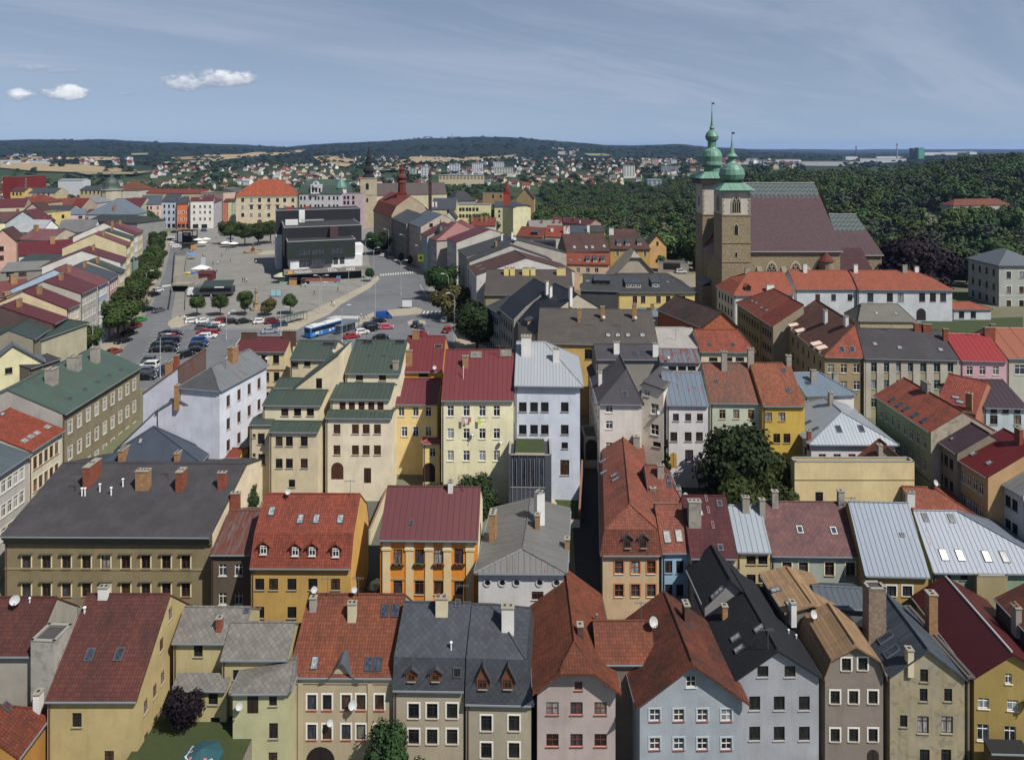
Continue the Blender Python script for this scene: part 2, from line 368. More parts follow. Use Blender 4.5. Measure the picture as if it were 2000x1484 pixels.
# ---------------------------------------------------------------- windows
WS = {  # style: frame colour, surround colour or None, sill colour, mullions
 'w': ('d8d8d4', None, 'c8c6c0', 'T'), 'ws': ('d8d8d4', 'cfc9bc', 'b8b4aa', 'T'), 'b': ('5a3420', None, '8a8070', 'T'), 'bs': ('6a4020', 'd8cfae', '8a5a48', 'T'),
 'd': ('2c2624', None, '6e685e', 'T'), 'ds': ('2c2624', 'd8d4ca', '9a9488', 'T'), 'dw': ('2a2624', 'd5d3cd', 'a0522d', 'I'), 'o': ('3a2c26', None, '8f8f8f', '0'),
 'os': ('3a2c26', 'd9d6cc', '9c4a36', '0'), 'wx': ('d0d0d0', 'aab2ba', '8a4436', '+'), 'w+': ('d8d8d4', None, 'c0bdb4', '+'), 'r': ('6b3428', None, '7b4036', '+'),
 'ob': ('8c4c28', 'b9743c', 'b8b0a0', '+'), 'g': ('7c98a0', None, 'b0b0aa', 'T'), 'y': ('a8804a', None, 'b0a890', 'T'), 'bb': ('5a3020', 'd9c98f', '7a4a3a', 'T')}
WCACHE = {}
def window_data(w_, h_, st, gk, lod):
    k = (round(w_, 2), round(h_, 2), st, gk, lod)
    if k in WCACHE: return WCACHE[k]
    fc, su, si, mu = WS[st]; fm = plain(fc, 0.5); m = MB(); t = 0.07; a, b = w_/2, h_/2; y0, y1 = 0.09, 0.15   # local: x right, y into the wall, z up
    m.box(-a, -a+t, y0, y1, -b, b, fm); m.box(a-t, a, y0, y1, -b, b, fm); m.box(-a+t, a-t, y0, y1, -b, -b+t, fm); m.box(-a+t, a-t, y0, y1, b-t, b, fm)
    if mu in 'TI+':
        m.box(-0.035, 0.035, y0-0.004, y1, -b+t, b-t, fm)
    if mu in 'T+' and lod < 2:
        zz = b-h_*(0.30 if mu == 'T' else 0.5); m.box(-a+t, a-t, y0, y1, zz-0.035, zz+0.035, fm)
    sm_ = plain(si, 0.7); m.box(-a-0.08, a+0.08, -0.10, 0.02, -b-0.07, -b-0.003, sm_)
    if su:
        s = plain(su, 0.8); q = 0.16
        m.box(-a-q, -a-0.002, -0.035, 0.01, -b, b+q, s); m.box(a+0.002, a+q, -0.035, 0.01, -b, b+q, s); m.box(-a-0.002, a+0.002, -0.033, 0.01, b+0.002, b+q, s)
    p = m if lod > 0 else MB()
    g = glass(gk); p.face([(-a, 0.13, -b), (a, 0.13, -b), (a, 0.13, b), (-a, 0.13, b)], g)
    if gk == 2 and lod == 0: pass
    r = (m.data('window'), None if lod > 0 else p.data('pane')); WCACHE[k] = r; return r
def wall_matrix(p, n):
    """x along the wall, y into it, z up, at p; n is the wall's outward normal"""
    y = -Vector((n[0], n[1], 0)).normalized(); z = Vector((0, 0, 1)); x = y.cross(z)
    return Matrix(((x.x, y.x, z.x, p[0]), (x.y, y.y, z.y, p[1]), (x.z, y.z, z.z, p[2]), (0, 0, 0, 1)))
def slope_matrix(p, n):
    n = Vector(n).normalized(); x = Vector((0, 0, 1)).cross(n)
    x = Vector((1, 0, 0)) if x.length < 1e-3 else x.normalized()
    y = n.cross(x)                                            # up the slope
    return Matrix(((x.x, y.x, n.x, p[0]), (x.y, y.y, n.y, p[1]), (x.z, y.z, n.z, p[2]), (0, 0, 0, 1)))
GUT = '8c8a84'
BLD = {}
class B:
    """One building. A, B: photo pixels of the front eave's ends (interior lies left of A->B), ze: eave height.
    kind G: ridge parallel to the front; P: gable end to the front; S: single slope; F: flat roof."""
    def __init__(s, key, label, A, Bp, ze, kind='G', r=None, sl=38, t=None, d=None, peak=None, pk=0.5, hl=0, hr=0, hf=0, hb=0, jh=None,
                 br=None, wall='c8b890', roof=None, wmat=None, o=0.32, sk=0.0, base=None, cat='house', name='townhouse', lod=None, gut=True, group=None,
                 tb=None, par=0.5, emat=None, vo=0.06, down=True, cornice=None, par_cap=None, fitback=None):
        s.key = key; a = unp(*A, ze); b = unp(*Bp, ze)
        if (b-a).length < 0.1: raise ValueError(key)
        s.lod = lod if lod is not None else (0 if a.y < 128 else (1 if a.y < 230 else 2))
        U = (b-a).normalized(); nn = Vector((-U.y, U.x, 0)); V = (nn+U*sk)
        s.kind = kind; W = (b-a).length
        tn = math.tan(R(sl))
        def solve_t(px, py):
            # ray meets the plane through a,b rising inward at slope sl
            d0 = Vector(((px-1000)/F, 1, -(py-YH)/F)); C = Vector((0, 0, HC)); pn = Vector((-nn.x*tn, -nn.y*tn, 1))
            a_ = a+nn*br[1]+Vector((0, 0, br[0])) if br else a
            k = (a_-C).dot(pn)/d0.dot(pn); q = C+d0*k; return (q-a).dot(nn)
        if kind in 'GS':
            if t is None: t = solve_t(*r)
            org, u, v, w_ = a, U, V, W
            t1 = t; t2 = (tb if tb is not None else (0.0 if kind == 'S' else t)); zr = ze+t1*tn if not br else ze+br[0]+(t1-br[1])*tn
            iL, iR = hl, hr
        elif kind == 'P':
            d = d or 12
            if peak is not None:                               # pixel row of the gable peak in the front wall's plane
                pm = a+(b-a)*pk; yy = pm.y if hf == 0 or jh else pm.y+hf
                zr = HC-(peak-YH)*yy/F
            else: zr = ze+W*max(pk, 1-pk)*tn
            org = a+V*d; u = -V.normalized()*1.0; v = U; w_ = (V*d).length; t1 = W*pk; t2 = W*(1-pk); iL, iR = hb, hf
        else:
            org, u, v, w_ = a, U, V, W; t1 = d or 12; t2 = 0; zr = ze; iL = iR = 0
        s.org = Vector((org.x, org.y, 0)); s.u = u; s.v = v; s.W = w_; s.t1 = t1; s.t2 = t2; s.ze = ze; s.zr = zr; s.T = t1+t2
        # levels: (position from eave to ridge 0..1, height, inset at the left end, inset at the right end)
        lv = [(0.0, ze, 0.0, 0.0)]
        if kind != 'F':
            if br:
                mr, mi_ = br; f_ = mi_/max(t1, 0.01); lv.append((f_, ze+mr, f_*iL if iL else 0, f_*iR if iR else 0))
                if kind in 'G' and r is not None and t is not None and False: pass
            if jh: 
                f_ = jh; z0 = lv[-1]; zz = ze+(zr-ze)*f_ if not br else z0[1]+(zr-z0[1])*(f_-z0[0])/(1-z0[0]); lv.append((f_, zz, 0 if iL else 0, 0))
            lv.append((1.0, zr, iL, iR))
        s.emat = emat; s.lv = lv; s.out = o; s.roofmat = roof or (felt('5a5856', '6a6866') if kind == 'F' else tile('a0492f')); s.wm = wmat or plaster(wall)
        cen = s.P(w_/2, (t1+t2)/2, 0); gz = min(ter(cen.x, cen.y), ter(*s.P(0, 0, 0)[:2]), ter(*s.P(w_, 0, 0)[:2]))
        s.base = (gz if base is None else base)
        s.root = thing(name, label, cat, (cen.x, cen.y, s.base), group=group); s.c = Vector((cen.x, cen.y, s.base))
        s.flat = kind == 'F'; s.par = par
        s.openings = {}; s.wins = []; s.gut = gut; s.kw = dict(down=down, cornice=cornice, vo=vo)
        s.wallpolys(); s.roofpolys(); BLD[key] = s; s.roof_o = None; s.pending = []
    def P(s, u, v, z): return s.org+s.u*u+s.v*v+Vector((0, 0, z))
    def rel(s, pts): return [tuple(Vector(p)-s.c) for p in pts]
    def wallpolys(s):
        """wall outlines in (along, z) with a frame each"""
        o = s.out; W, T, ze, zr, bs = s.W, s.T, s.ze, s.zr, s.base-1.0
        uo = 0.0
        back_z = zr if (s.kind == 'S' or s.t2 < 0.05 and s.kind != 'F') else ze
        if s.t2 < 0.05 and s.kind != 'F': vb = T-0.02
        else: vb = T-(o if s.kind != 'F' else 0)
        if s.kind == 'P' and s.t2 < 0.05: vb = T-0.02
        vf = o if s.kind != 'F' else 0
        if s.kind == 'P' and s.t1 < 0.05: vf = 0.02; front_z = zr
        else: front_z = ze
        ue0 = o if s.lv[-1][2] > 0 and not s.kind == 'F' else (o*0.5 if s.kind == 'P' else 0.0)
        ue1 = o if s.lv[-1][3] > 0 and not s.kind == 'F' else (o*0.5 if s.kind == 'P' else 0.0)
        s.ub = (ue0, W-ue1); s.vb = (vf, vb)
        top = s.par if s.kind == 'F' else -0.05
        def prof(side):   # end wall outline, v ascending
            f, bk = [], []
            for (k, z, iL, iR) in s.lv:
                ins = iL if side == 'L' else iR
                if ins > 0.01: break
                f.append((k*s.t1, z)); bk.append((s.T-k*s.t2, z))
            pts = []
            tt = 0.14
            for q in f:
                pts.append((max(q[0], vf), q[1]-tt))
            for q in reversed(bk):
                if (min(q[0], vb), q[1]-tt) != pts[-1]: pts.append((min(q[0], vb), q[1]-tt))
            # heights at the inset wall lines follow the slope
            return pts
        tn = (s.lv[1][1]-ze)/max(s.lv[1][0]*s.t1, 0.01) if len(s.lv) > 1 and s.t1 > 0.05 else 0
        zf = (front_z + vf*tn - 0.14) if s.kind != 'F' and front_z == ze else front_z+top
        zb = (back_z + (T-vb)*tn - 0.14) if s.kind != 'F' and back_z == ze else back_z+top
        if s.kind != 'F':
            if front_z == zr: zf = zr-0.14
            if back_z == zr: zb = zr-0.14
        def fix(pts):
            pts = list(pts); pts[0] = (pts[0][0], zf)
            pts[-1] = (pts[-1][0], zb)
            out = [pts[0]]
            for q in pts[1:]:
                if abs(q[0]-out[-1][0]) > 1e-3 or abs(q[1]-out[-1][1]) > 1e-3: out.append(q)
            return out
        s.walls = {}
        a, b = s.ub
        def W_(nm, p0, p1, outline):   # outline in (distance, z) from p0 to p1, outward normal = right of p0->p1
            d = (p1-p0); L_ = d.length; d.normalize(); s.walls[nm] = dict(p=p0, d=d, n=Vector((d.y, -d.x, 0)), L=L_, o=outline, w=[])
        W_('F', s.P(a, vf, 0), s.P(b, vf, 0), [(0, bs), (b-a, bs), (b-a, zf), (0, zf)])
        W_('B', s.P(b, vb, 0), s.P(a, vb, 0), [(0, bs), (b-a, bs), (b-a, zb), (0, zb)])
        if s.kind == 'F':
            pr = [(vf, zf), (vb, zf)]; pl = pr
        else:
            pr = fix(prof('R')); pl = fix(prof('L'))
        kk = s.v.length
        W_('R', s.P(b, vf, 0), s.P(b, vb, 0), [(0, bs), ((vb-vf)*kk, bs)]+[((q[0]-vf)*kk, q[1]) for q in reversed(pr)])
        W_('L', s.P(a, vb, 0), s.P(a, vf, 0), [(0, bs), ((vb-vf)*kk, bs)]+[((vb-q[0])*kk, q[1]) for q in pl])
        s.back_quads = {k: [w['p']+w['d']*q[0]+Vector((0, 0, q[1])) for q in w['o']] for k, w in s.walls.items()}
        vv, ff, s.bk = [], [], []
        for k, q in s.back_quads.items():
            i = len(vv); vv += q; ff.append(list(range(i, i+len(q)))); s.bk.append(k)
        tri, ids = [], []
        for f, k in zip(ff, s.bk):
            for j in range(1, len(f)-1): tri.append((f[0], f[j], f[j+1])); ids.append(k)
        s.wbvh = BVHTree.FromPolygons(vv, tri); s.wids = ids
    def roofpolys(s):
        s.rf = []      # list of polygons (u,v,z)
        W, T, t1, t2 = s.W, s.T, s.t1, s.t2; vo = s.kw['vo'] if s.kind == 'G' else (s.out if s.kind == 'P' else 0.05)
        if s.kind == 'F':
            s.rf.append([(0.12, 0.12, s.ze), (W-0.12, 0.12, s.ze), (W-0.12, T-0.12, s.ze), (0.12, T-0.12, s.ze)])
        else:
            lv = s.lv; hL = lv[-1][2] > 0.01; hR = lv[-1][3] > 0.01
            def uL(i): return i if (hL and i > 0) else (0 if hL else -vo*0.0)
            eL = 0 if hL and not s_j(s) else -vo; eR = 0 if hR and not s_j(s) else vo
            for (k0, z0, l0, r0), (k1, z1, l1, r1) in zip(lv, lv[1:]):
                a0 = l0 + (eL if l0 < 0.01 else 0); a1 = l1 + (eL if l1 < 0.01 else 0); b0 = W-r0+(eR if r0 < 0.01 else 0); b1 = W-r1+(eR if r1 < 0.01 else 0)
                if a1 > b1: a1 = b1 = (a1+b1)/2
                if t1 > 0.05: s.rf.append(dd([(a0, k0*t1, z0), (b0, k0*t1, z0), (b1, k1*t1, z1), (a1, k1*t1, z1)]))
                if t2 > 0.05: s.rf.append(dd([(b0, T-k0*t2, z0), (a0, T-k0*t2, z0), (a1, T-k1*t2, z1), (b1, T-k1*t2, z1)]))
                if l1 > 0.01: s.rf.append(dd([(a0, T-k0*t2, z0), (a0, k0*t1, z0), (a1, k1*t1, z1), (a1, T-k1*t2, z1)]))
                if r1 > 0.01: s.rf.append(dd([(b0, k0*t1, z0), (b0, T-k0*t2, z0), (b1, T-k1*t2, z1), (b1, k1*t1, z1)]))
        s.rf = [f for f in s.rf if len(f) > 2]
        vv, tri, s.rid = [], [], []
        for n, f in enumerate(s.rf):
            i = len(vv); vv += [s.P(*p) for p in f]
            for j in range(1, len(f)-1): tri.append((i, i+j, i+j+1)); s.rid.append(n)
        s.rbvh = BVHTree.FromPolygons(vv, tri)
    def hit(s, px, py, what='r'):
        o = Vector((0, 0, HC)); d = Vector(((px-1000)/F, 1, -(py-YH)/F)).normalized()
        t = s.rbvh if what == 'r' else s.wbvh
        p, n, i, _ = t.ray_cast(o, d)
        if p is None:
            # nearest plane fall back: slightly off the roof (ridge chimneys)
            for r_ in range(1, 34):
                for ex, ey in ((0, 1), (0, -1), (1, 0.4), (-1, 0.4), (1, 1), (-1, 1)):
                    p, n, i, _ = t.ray_cast(o, Vector(((px+ex*r_-1000)/F, 1, -(py+ey*r_-YH)/F)).normalized())
                    if p is not None: break
                if p is not None: break
            else: print('MISS', s.key, px, py, what); return None
        if what == 'r' and n.z < 0: n = -n
        return p, n, i
    # ---- windows: at photo pixels on whichever wall is seen there
    def win(s, xs, ys, w_=1.0, h_=1.5, st='w', gk=None, wall=None):
        for y in ys:
            for x in xs:
                h = s.hit(x, y, 'w')
                if h is None: continue
                k = s.wids[h[2]] if wall is None else wall; wl = s.walls[k]
                if wall and s.wids[h[2]] != wall: continue
                s.addwin(k, (h[0]-wl['p']).dot(wl['d']), h[0].z, w_, h_, st, gk)
        return s
    def winxy(s, pts, w_=1.0, h_=1.5, st='w', gk=None):
        for x, y in pts: s.win([x], [y], w_, h_, st, gk)
        return s
    def wrow(s, wall, n, drops, w_=1.0, h_=1.5, st='w', gk=None, m0=0.8, m1=0.8):
        """n windows (count, or list of fractions) along a wall, centres `drops` metres below the eave"""
        wl = s.walls[wall]; L_ = wl['L']
        fr = [(i+0.5)/n for i in range(n)] if isinstance(n, int) else n
        for d in drops:
            for f in fr: s.addwin(wall, m0+(L_-m0-m1)*f, s.ze-d, w_, h_, st, gk)
        return s
    def addwin(s, k, x, z, w_, h_, st, gk):
        wl = s.walls[k]
        if x-w_/2 < 0.15 or x+w_/2 > wl['L']-0.15: return
        for (x2, z2, w2, h2, *_r) in wl['w']:
            if abs(x-x2) < (w_+w2)/2+0.12 and abs(z-z2) < (h_+h2)/2+0.12: return
        # inside the outline?
        def topz(xx):
            pts = wl['o'][2:]; pts = sorted(pts, key=lambda q: q[0]); pts = [(0, wl['o'][-1][1])]+pts+[(wl['L'], wl['o'][2][1])] if False else pts
            best = None
            for (xa, za), (xb, zb) in zip(pts, pts[1:]):
                if xa-1e-6 <= xx <= xb+1e-6:
                    zz = za+(zb-za)*((xx-xa)/(xb-xa) if xb > xa else 0); best = zz if best is None else min(best, zz)
            return best if best is not None else max(q[1] for q in pts)
        tz = min(topz(x-w_/2), topz(x+w_/2))-0.12
        if z+h_/2 > tz: z = tz-h_/2
        if z-h_/2 < s.base-0.6: return
        wl['w'].append((x, z, w_, h_, st, gk))
    def finish(s):
        m = MB()
        for k, wl in s.walls.items():
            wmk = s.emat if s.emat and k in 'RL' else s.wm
            op = [Vector((q[0], q[1], 0)) for q in wl['o']]
            cl = [op[0]]
            for q in op[1:]:
                if (q-cl[-1]).length > 1e-3: cl.append(q)
            op = cl; loops = [op]
            for (x, z, w_, h_, *_r) in wl['w']:
                loops.append([Vector((x-w_/2, z-h_/2, 0)), Vector((x-w_/2, z+h_/2, 0)), Vector((x+w_/2, z+h_/2, 0)), Vector((x+w_/2, z-h_/2, 0))])
            allp = [p for l in loops for p in l]
            def wp(p, dep=0.0): return tuple(wl['p']+wl['d']*p[0]+Vector((0, 0, p[1]))-wl['n']*dep-s.c)
            if len(loops) == 1: m.face([wp(p) for p in op], wmk)
            else:
                # vertical strips between all window edges and outline corners; each strip keeps what no window covers
                top = sorted([(q[0], q[1]) for q in wl['o'][2:]]); zb0 = wl['o'][0][1]
                def tz(x, side):
                    for (xa, za), (xb, zb_) in zip(top, top[1:]):
                        if xb-xa > 1e-4 and xa-2e-4 <= x+side*1e-3 <= xb+2e-4: return za+(zb_-za)*(x-xa)/(xb-xa)
                    return top[0][1] if x <= top[0][0]+1e-6 else top[-1][1]
                xs = sorted({round(v, 4) for v in [0.0, wl['L']]+[q[0] for q in top if 0 < q[0] < wl['L']]+[e for w5 in wl['w'] for e in (w5[0]-w5[2]/2, w5[0]+w5[2]/2)]})
                for xa, xb in zip(xs, xs[1:]):
                    if xb-xa < 1e-3: continue
                    mid = (xa+xb)/2; cov = sorted((w5[1]-w5[3]/2, w5[1]+w5[3]/2) for w5 in wl['w'] if w5[0]-w5[2]/2 < mid < w5[0]+w5[2]/2); lo = zb0
                    for c0, c1 in cov:
                        if c0-lo > 1e-3: m.face([wp(Vector(q)) for q in ((xa, lo), (xb, lo), (xb, c0), (xa, c0))], wmk)
                        lo = max(lo, c1)
                    m.face([wp(Vector(q)) for q in ((xa, lo), (xb, lo), (xb, tz(xb, -1)), (xa, tz(xa, 1)))], wmk)
            for l in loops[1:]:
                for i in range(4):
                    p, q = l[i], l[(i+1) % 4]; m.face([wp(q), wp(p), wp(p, 0.17), wp(q, 0.17)], wmk)
            for (x, z, w_, h_, st, gk) in wl['w']:
                g = gk if gk is not None else RND.choice([0, 0, 0, 1, 1, 2, 3, 4] if st != 'd' else [0, 0, 3])
                dt, pn = window_data(w_, h_, st, g, s.lod); M = wall_matrix(wl['p']+wl['d']*x+Vector((0, 0, z))-s.c, wl['n'])
                wo_ = link('window', dt, s.root, mat=M)
                if pn: link('pane', pn, wo_)
        if s.kind == 'F':
            for k, wl in s.walls.items():     # parapet cap
                p, d, n, L_ = wl['p'], wl['d'], wl['n'], wl['L']; X = wall_matrix(p-s.c, n); z = s.ze+s.par
                m.box(-0.04, L_+0.04, -0.05, 0.25, z+0.002, z+0.09, plain(GUT, 0.5), X)
                m.face([tuple(X @ Vector(q)) for q in ((0, 0.2, z), (L_, 0.2, z), (L_, 0.2, s.ze-0.1), (0, 0.2, s.ze-0.1))], s.wm)
        m.build('wall', s.root)
        # roof slab
        r = MB(); th = 0.2 if s.kind != 'F' else 0.1; edge = {}
        for f in s.rf:
            P = [s.P(*p) for p in f]; n = geometry.normal(P) if len(P) > 2 else Vector((0, 0, 1))
            if n.z < 0: P = P[::-1]; n = -n
            ax = Vector((0, 0, 1)).cross(n); ax = s.u.copy() if ax.length < 1e-3 else ax.normalized(); up = n.cross(ax)
            o_ = P[0]; uv = [(p.dot(ax), (p-o_).dot(up)) for p in P]
            mat = s.roofmat[s.rf.index(f) % len(s.roofmat)] if isinstance(s.roofmat, list) else s.roofmat
            r.face(s.rel(P), mat, uv); r.face(s.rel([p-Vector((0, 0, th)) for p in P])[::-1], mat, uv[::-1])
            for p, q in zip(P, P[1:]+P[:1]):
                kp, kq = tuple(round(c, 3) for c in p), tuple(round(c, 3) for c in q)
                if (kq, kp) in edge: edge.pop((kq, kp))
                else: edge[(kp, kq)] = mat
        em = s.roofmat[0] if isinstance(s.roofmat, list) else s.roofmat
        dz = Vector((0, 0, th))
        for (p, q) in edge:
            p, q = Vector(p), Vector(q); r.face(s.rel([q, p, p-dz, q-dz]), em)
        s.roof_o = r.build('roof', s.root)
        # ridge caps
        if s.lod < 2 and s.kind != 'F' and not getattr(s, 'nocap', False):
            cm = getattr(s, 'capmat', None) or em; c = MB(); l, rr = s.lv[-1][2], s.lv[-1][3]
            a, b = s.P(l, s.t1, s.zr+0.04), s.P(max(s.W-rr, l+0.05), s.t1, s.zr+0.04)
            lines = [(a, b)] if s.t2 > 0.05 and s.t1 > 0.05 else []
            prev = s.lv[-2]
            if l > 0.01: lines += [(s.P(prev[2], prev[0]*s.t1, prev[1]+0.03), a)] + ([(s.P(prev[2], s.T-prev[0]*s.t2, prev[1]+0.03), a)] if s.t2 > 0.05 else [])
            if rr > 0.01: lines += [(s.P(s.W-prev[3], prev[0]*s.t1, prev[1]+0.03), b)] + ([(s.P(s.W-prev[3], s.T-prev[0]*s.t2, prev[1]+0.03), b)] if s.t2 > 0.05 else [])
            for p, q in lines:
                if (p-q).length > 0.3: c.tube(s.rel([p, q]), 0.11, cm, 5)
            if c.v: c.build('ridge_cap', s.roof_o)
        if s.gut and s.kind != 'F' and s.lod < 2:
            g = MB(); gm = plain(getattr(s, 'gutcol', '7a8288'), 0.4)
            def gut(k, off):
                g = MB(); wl = s.walls[k]; X = wall_matrix(wl['p']-s.c, wl['n'])
                g.box(-0.02, wl['L']+0.02, -off-0.10, -off+0.03, s.ze-0.17, s.ze-0.03, gm, X); g.build('gutter', s.root)
            if s.t1 > 0.05 and s.kind != 'P' or s.kind == 'P' and s.t1 > 0.05: gut('F', s.out)
            if s.t2 > 0.05: gut('B', s.out)
            if s.lv[-1][3] > 0.01 and not s_j(s): gut('R', s.out)
            if s.lv[-1][2] > 0.01 and not s_j(s): gut('L', s.out)
            if s.kw['down'] and s.lod < 2:
                wl = s.walls['F']; dn = MB(); p = wl['p']+wl['d']*0.25+wl['n']*0.09
                dn.tube(s.rel([Vector((p.x, p.y, s.ze-0.15)), Vector((p.x, p.y, s.base))]), 0.06, plain(getattr(s, 'downcol', '5a4038'), 0.5), 6); dn.build('downpipe', s.root)
        if s.kw['cornice'] and s.kind != 'F':
            cc, ch = s.kw['cornice']; c = MB()
            for k in ('F', 'R', 'L'):
                if k != 'F' and s.lv[-1][3 if k == 'R' else 2] < 0.01: continue
                wl = s.walls[k]; X = wall_matrix(wl['p']-s.c, wl['n'])
                c.box(0, wl['L'], -s.out*0.75, -0.003, s.ze-0.22-ch*0.4, s.ze-0.22, plain(cc, 0.8), X); c.box(0, wl['L'], -s.out*0.35, -0.003, s.ze-0.22-ch, s.ze-0.225-ch*0.4, plain(cc, 0.8), X)
            c.build('cornice', s.root)
        for fn in s.pending: fn()
    # ---- things on the roof
    def chim(s, px, py, w_=0.8, h_=1.6, mat='r', d=None, cap='8a8578', pots=0, rot=None):
        h = s.hit(px, py)
        if h is None: return s
        def go(p=h[0], d=d):
            m = MB(); mt = {'r': brick('8c4a34'), 'o': brick('a07850'), 'w': plaster('d5d3cf', 0.3), 'g': plaster('9a948a', 0.7), 'c': plaster('c9bd9c', 0.5), 'y': plaster('d8c27a', 0.2), 'd': brick('5e4238')}[mat]
            d = d or 0.6; X = Matrix.Translation(p-s.c) @ Matrix.Rotation(math.atan2(s.u.y, s.u.x) if rot is None else R(rot), 4, 'Z')
            m.box(-w_/2, w_/2, -d/2, d/2, -1.6, h_, mt, X); m.box(-w_/2-0.07, w_/2+0.07, -d/2-0.07, d/2+0.07, h_, h_+0.12, plain(cap, 0.9), X)
            n = max(1, int(w_/0.45))
            for i in range(n):
                x = -w_/2+w_*(i+0.5)/n
                m.box(x-0.11, x+0.11, -0.13, 0.13, h_+0.12, h_+0.2+0.22*(pots > 0), plain('3a3634' if not pots else '8a5a44', 0.9), X)
            m.box(-w_/2-0.12, w_/2+0.12, -d/2-0.12-0.1, d/2+0.12, -1.6, -0.0+0.03-0.35*0, plain('8f9498', 0.5), X) if False else None
            m.build('chimney', s.roof_o)
        s.pending.append(go); return s
    def skyl(s, pts, w_=0.8, h_=1.15, gk=1, fr='4a4c50'):
        for (px, py) in pts:
            h = s.hit(px, py)
            if h is None: continue
            def go(h=h):
                k = ('sk', w_, h_, gk, fr)
                if k not in WCACHE:
                    m = MB(); f = plain(fr, 0.5); a, b, t = w_/2, h_/2, 0.09
                    m.box(-a, -a+t, -b, b, -0.05, 0.12, f); m.box(a-t, a, -b, b, -0.05, 0.12, f); m.box(-a+t, a-t, -b, -b+t, -0.05, 0.12, f); m.box(-a+t, a-t, b-t, b, -0.05, 0.12, f)
                    m.face([(-a, -b, 0.09), (a, -b, 0.09), (a, b, 0.09), (-a, b, 0.09)], glass(gk)); WCACHE[k] = m.data('skylight')
                link('skylight', WCACHE[k], s.roof_o, mat=slope_matrix(h[0]-s.c, h[1]))
            s.pending.append(go)
        return s
    def dorm(s, pts, w_=1.3, h_=1.3, kind='gable', mat=None, wall='7a5a44', st='w', pitch=0.55, rmat=None):
        for (px, py) in pts:
            h = s.hit(px, py)
            if h is None: continue
            def go(h=h):
                p, n, _ = h; nh = Vector((n.x, n.y, 0)).normalized(); tn = max(0.15, math.sqrt(max(0, 1-n.z**2))/max(n.z, 0.1))
                M = wall_matrix(p-s.c, nh); m = MB(); rm = rmat or em_(s); a = w_/2
                wmat = plaster(wall) if isinstance(wall, str) else wall
                m.face([(-a, 0, -0.4), (a, 0, -0.4), (a, 0, h_), (-a, 0, h_)], wmat)
                y1 = h_/tn; m.face([(a, 0, -0.1), (a, y1, h_), (a, 0, h_)], wmat); m.face([(-a, 0, -0.1), (-a, 0, h_), (-a, y1, h_)], wmat)
                o = 0.22; rr = MB()
                if kind == 'gable':
                    pk = h_+w_*pitch*0.8; y2 = pk/tn+0.1; e = h_-o*pitch*0.9
                    m.face([(-a, 0, h_), (a, 0, h_), (0, 0, pk-0.03)], wmat)
                    for sg in (-1, 1):
                        q = [(sg*(a+o), -o, e), (0, -o, pk), (0, y2, pk), (sg*(a+o), max(0, e/tn)+0.05, e)]
                        if sg < 0: q = [q[1], q[0], q[3], q[2]]
                        q = q[::-1] if sg > 0 else q[::-1]
                        uv = [(c[1], c[0]*1.2) for c in q]; rr.face(q, rm, uv); rr.face([(c[0], c[1], c[2]-0.1) for c in q][::-1], rm, uv)
                    rr.face([(-a-o, -o, e), (0, -o, pk), (0, -o, pk-0.12), (-a-o, -o, e-0.12)], rm); rr.face([(0, -o, pk), (a+o, -o, e), (a+o, -o, e-0.12), (0, -o, pk-0.12)], rm)
                elif kind == 'hip':
                    pk = h_+w_*pitch*0.8; e = h_-0.05; y2 = pk/tn
                    A_, B_, C_, D_, E_ = (-a-o, -o, e), (a+o, -o, e), (a+o, e/tn, e), (-a-o, e/tn, e), (0, a*0.8, pk)
                    for q in ((A_, B_, E_), (B_, C_, (0, y2, pk), E_), (D_, A_, E_, (0, y2, pk))): rr.face(q, rm, [(c[0]+c[1], c[2]*1.5) for c in q])
                    rr.box(-a-o, a+o, -o, 0.1, e-0.12, e-0.004, rm)
                else:   # shed
                    t2 = tn*0.35; y2 = (h_)/(tn-t2); z2 = h_+y2*t2
                    q = [(-a-o, -o, h_-o*t2), (a+o, -o, h_-o*t2), (a+o, y2, z2), (-a-o, y2, z2)]; uv = [(c[0], c[1]) for c in q]
                    rr.face(q, rm, uv); rr.face([(c[0], c[1], c[2]-0.13) for c in q][::-1], rm, uv)
                    for i in range(4): rr.face([q[(i+1) % 4], q[i], (q[i][0], q[i][1], q[i][2]-0.13), (q[(i+1) % 4][0], q[(i+1) % 4][1], q[(i+1) % 4][2]-0.13)], rm)
                    for sg in (-1, 1):
                        m.face([(sg*a, 0, h_), (sg*a, h_/tn, h_), (sg*a, y2, z2)][::sg], wmat)
                d = m.build('dormer', s.root, mat=M); rr.build('dormer_roof', d)
                nwin = 1 if w_ < 2.4 else int(w_/1.3)
                for i in range(nwin):
                    ww = min(0.95, w_*0.62) if nwin == 1 else w_/nwin*0.7
                    dt, pn = window_data(round(ww, 1), round(min(1.2, h_*0.8), 1), st, 0, 1)
                    link('window', dt, d, mat=Matrix.Translation((-w_/2+w_*(i+0.5)/nwin, -0.16, h_*0.5)))
            s.pending.append(go)
        return s
    def pipes(s, pts, h_=0.8, r=0.07, c='c8ccd0'):
        for (px, py) in pts:
            h = s.hit(px, py)
            if h is None: continue
            def go(p=h[0]):
                m = MB(); q = p-s.c; m.tube([q-Vector((0, 0, 0.3)), q+Vector((0, 0, h_))], r, plain(c, 0.4), 6); m.lathe([(r*1.9, h_), (r*1.9, h_+0.1), (0, h_+0.2)], plain(c, 0.4), 8, X=Matrix.Translation(q)); m.build('vent_pipe', s.roof_o)
            s.pending.append(go)
        return s
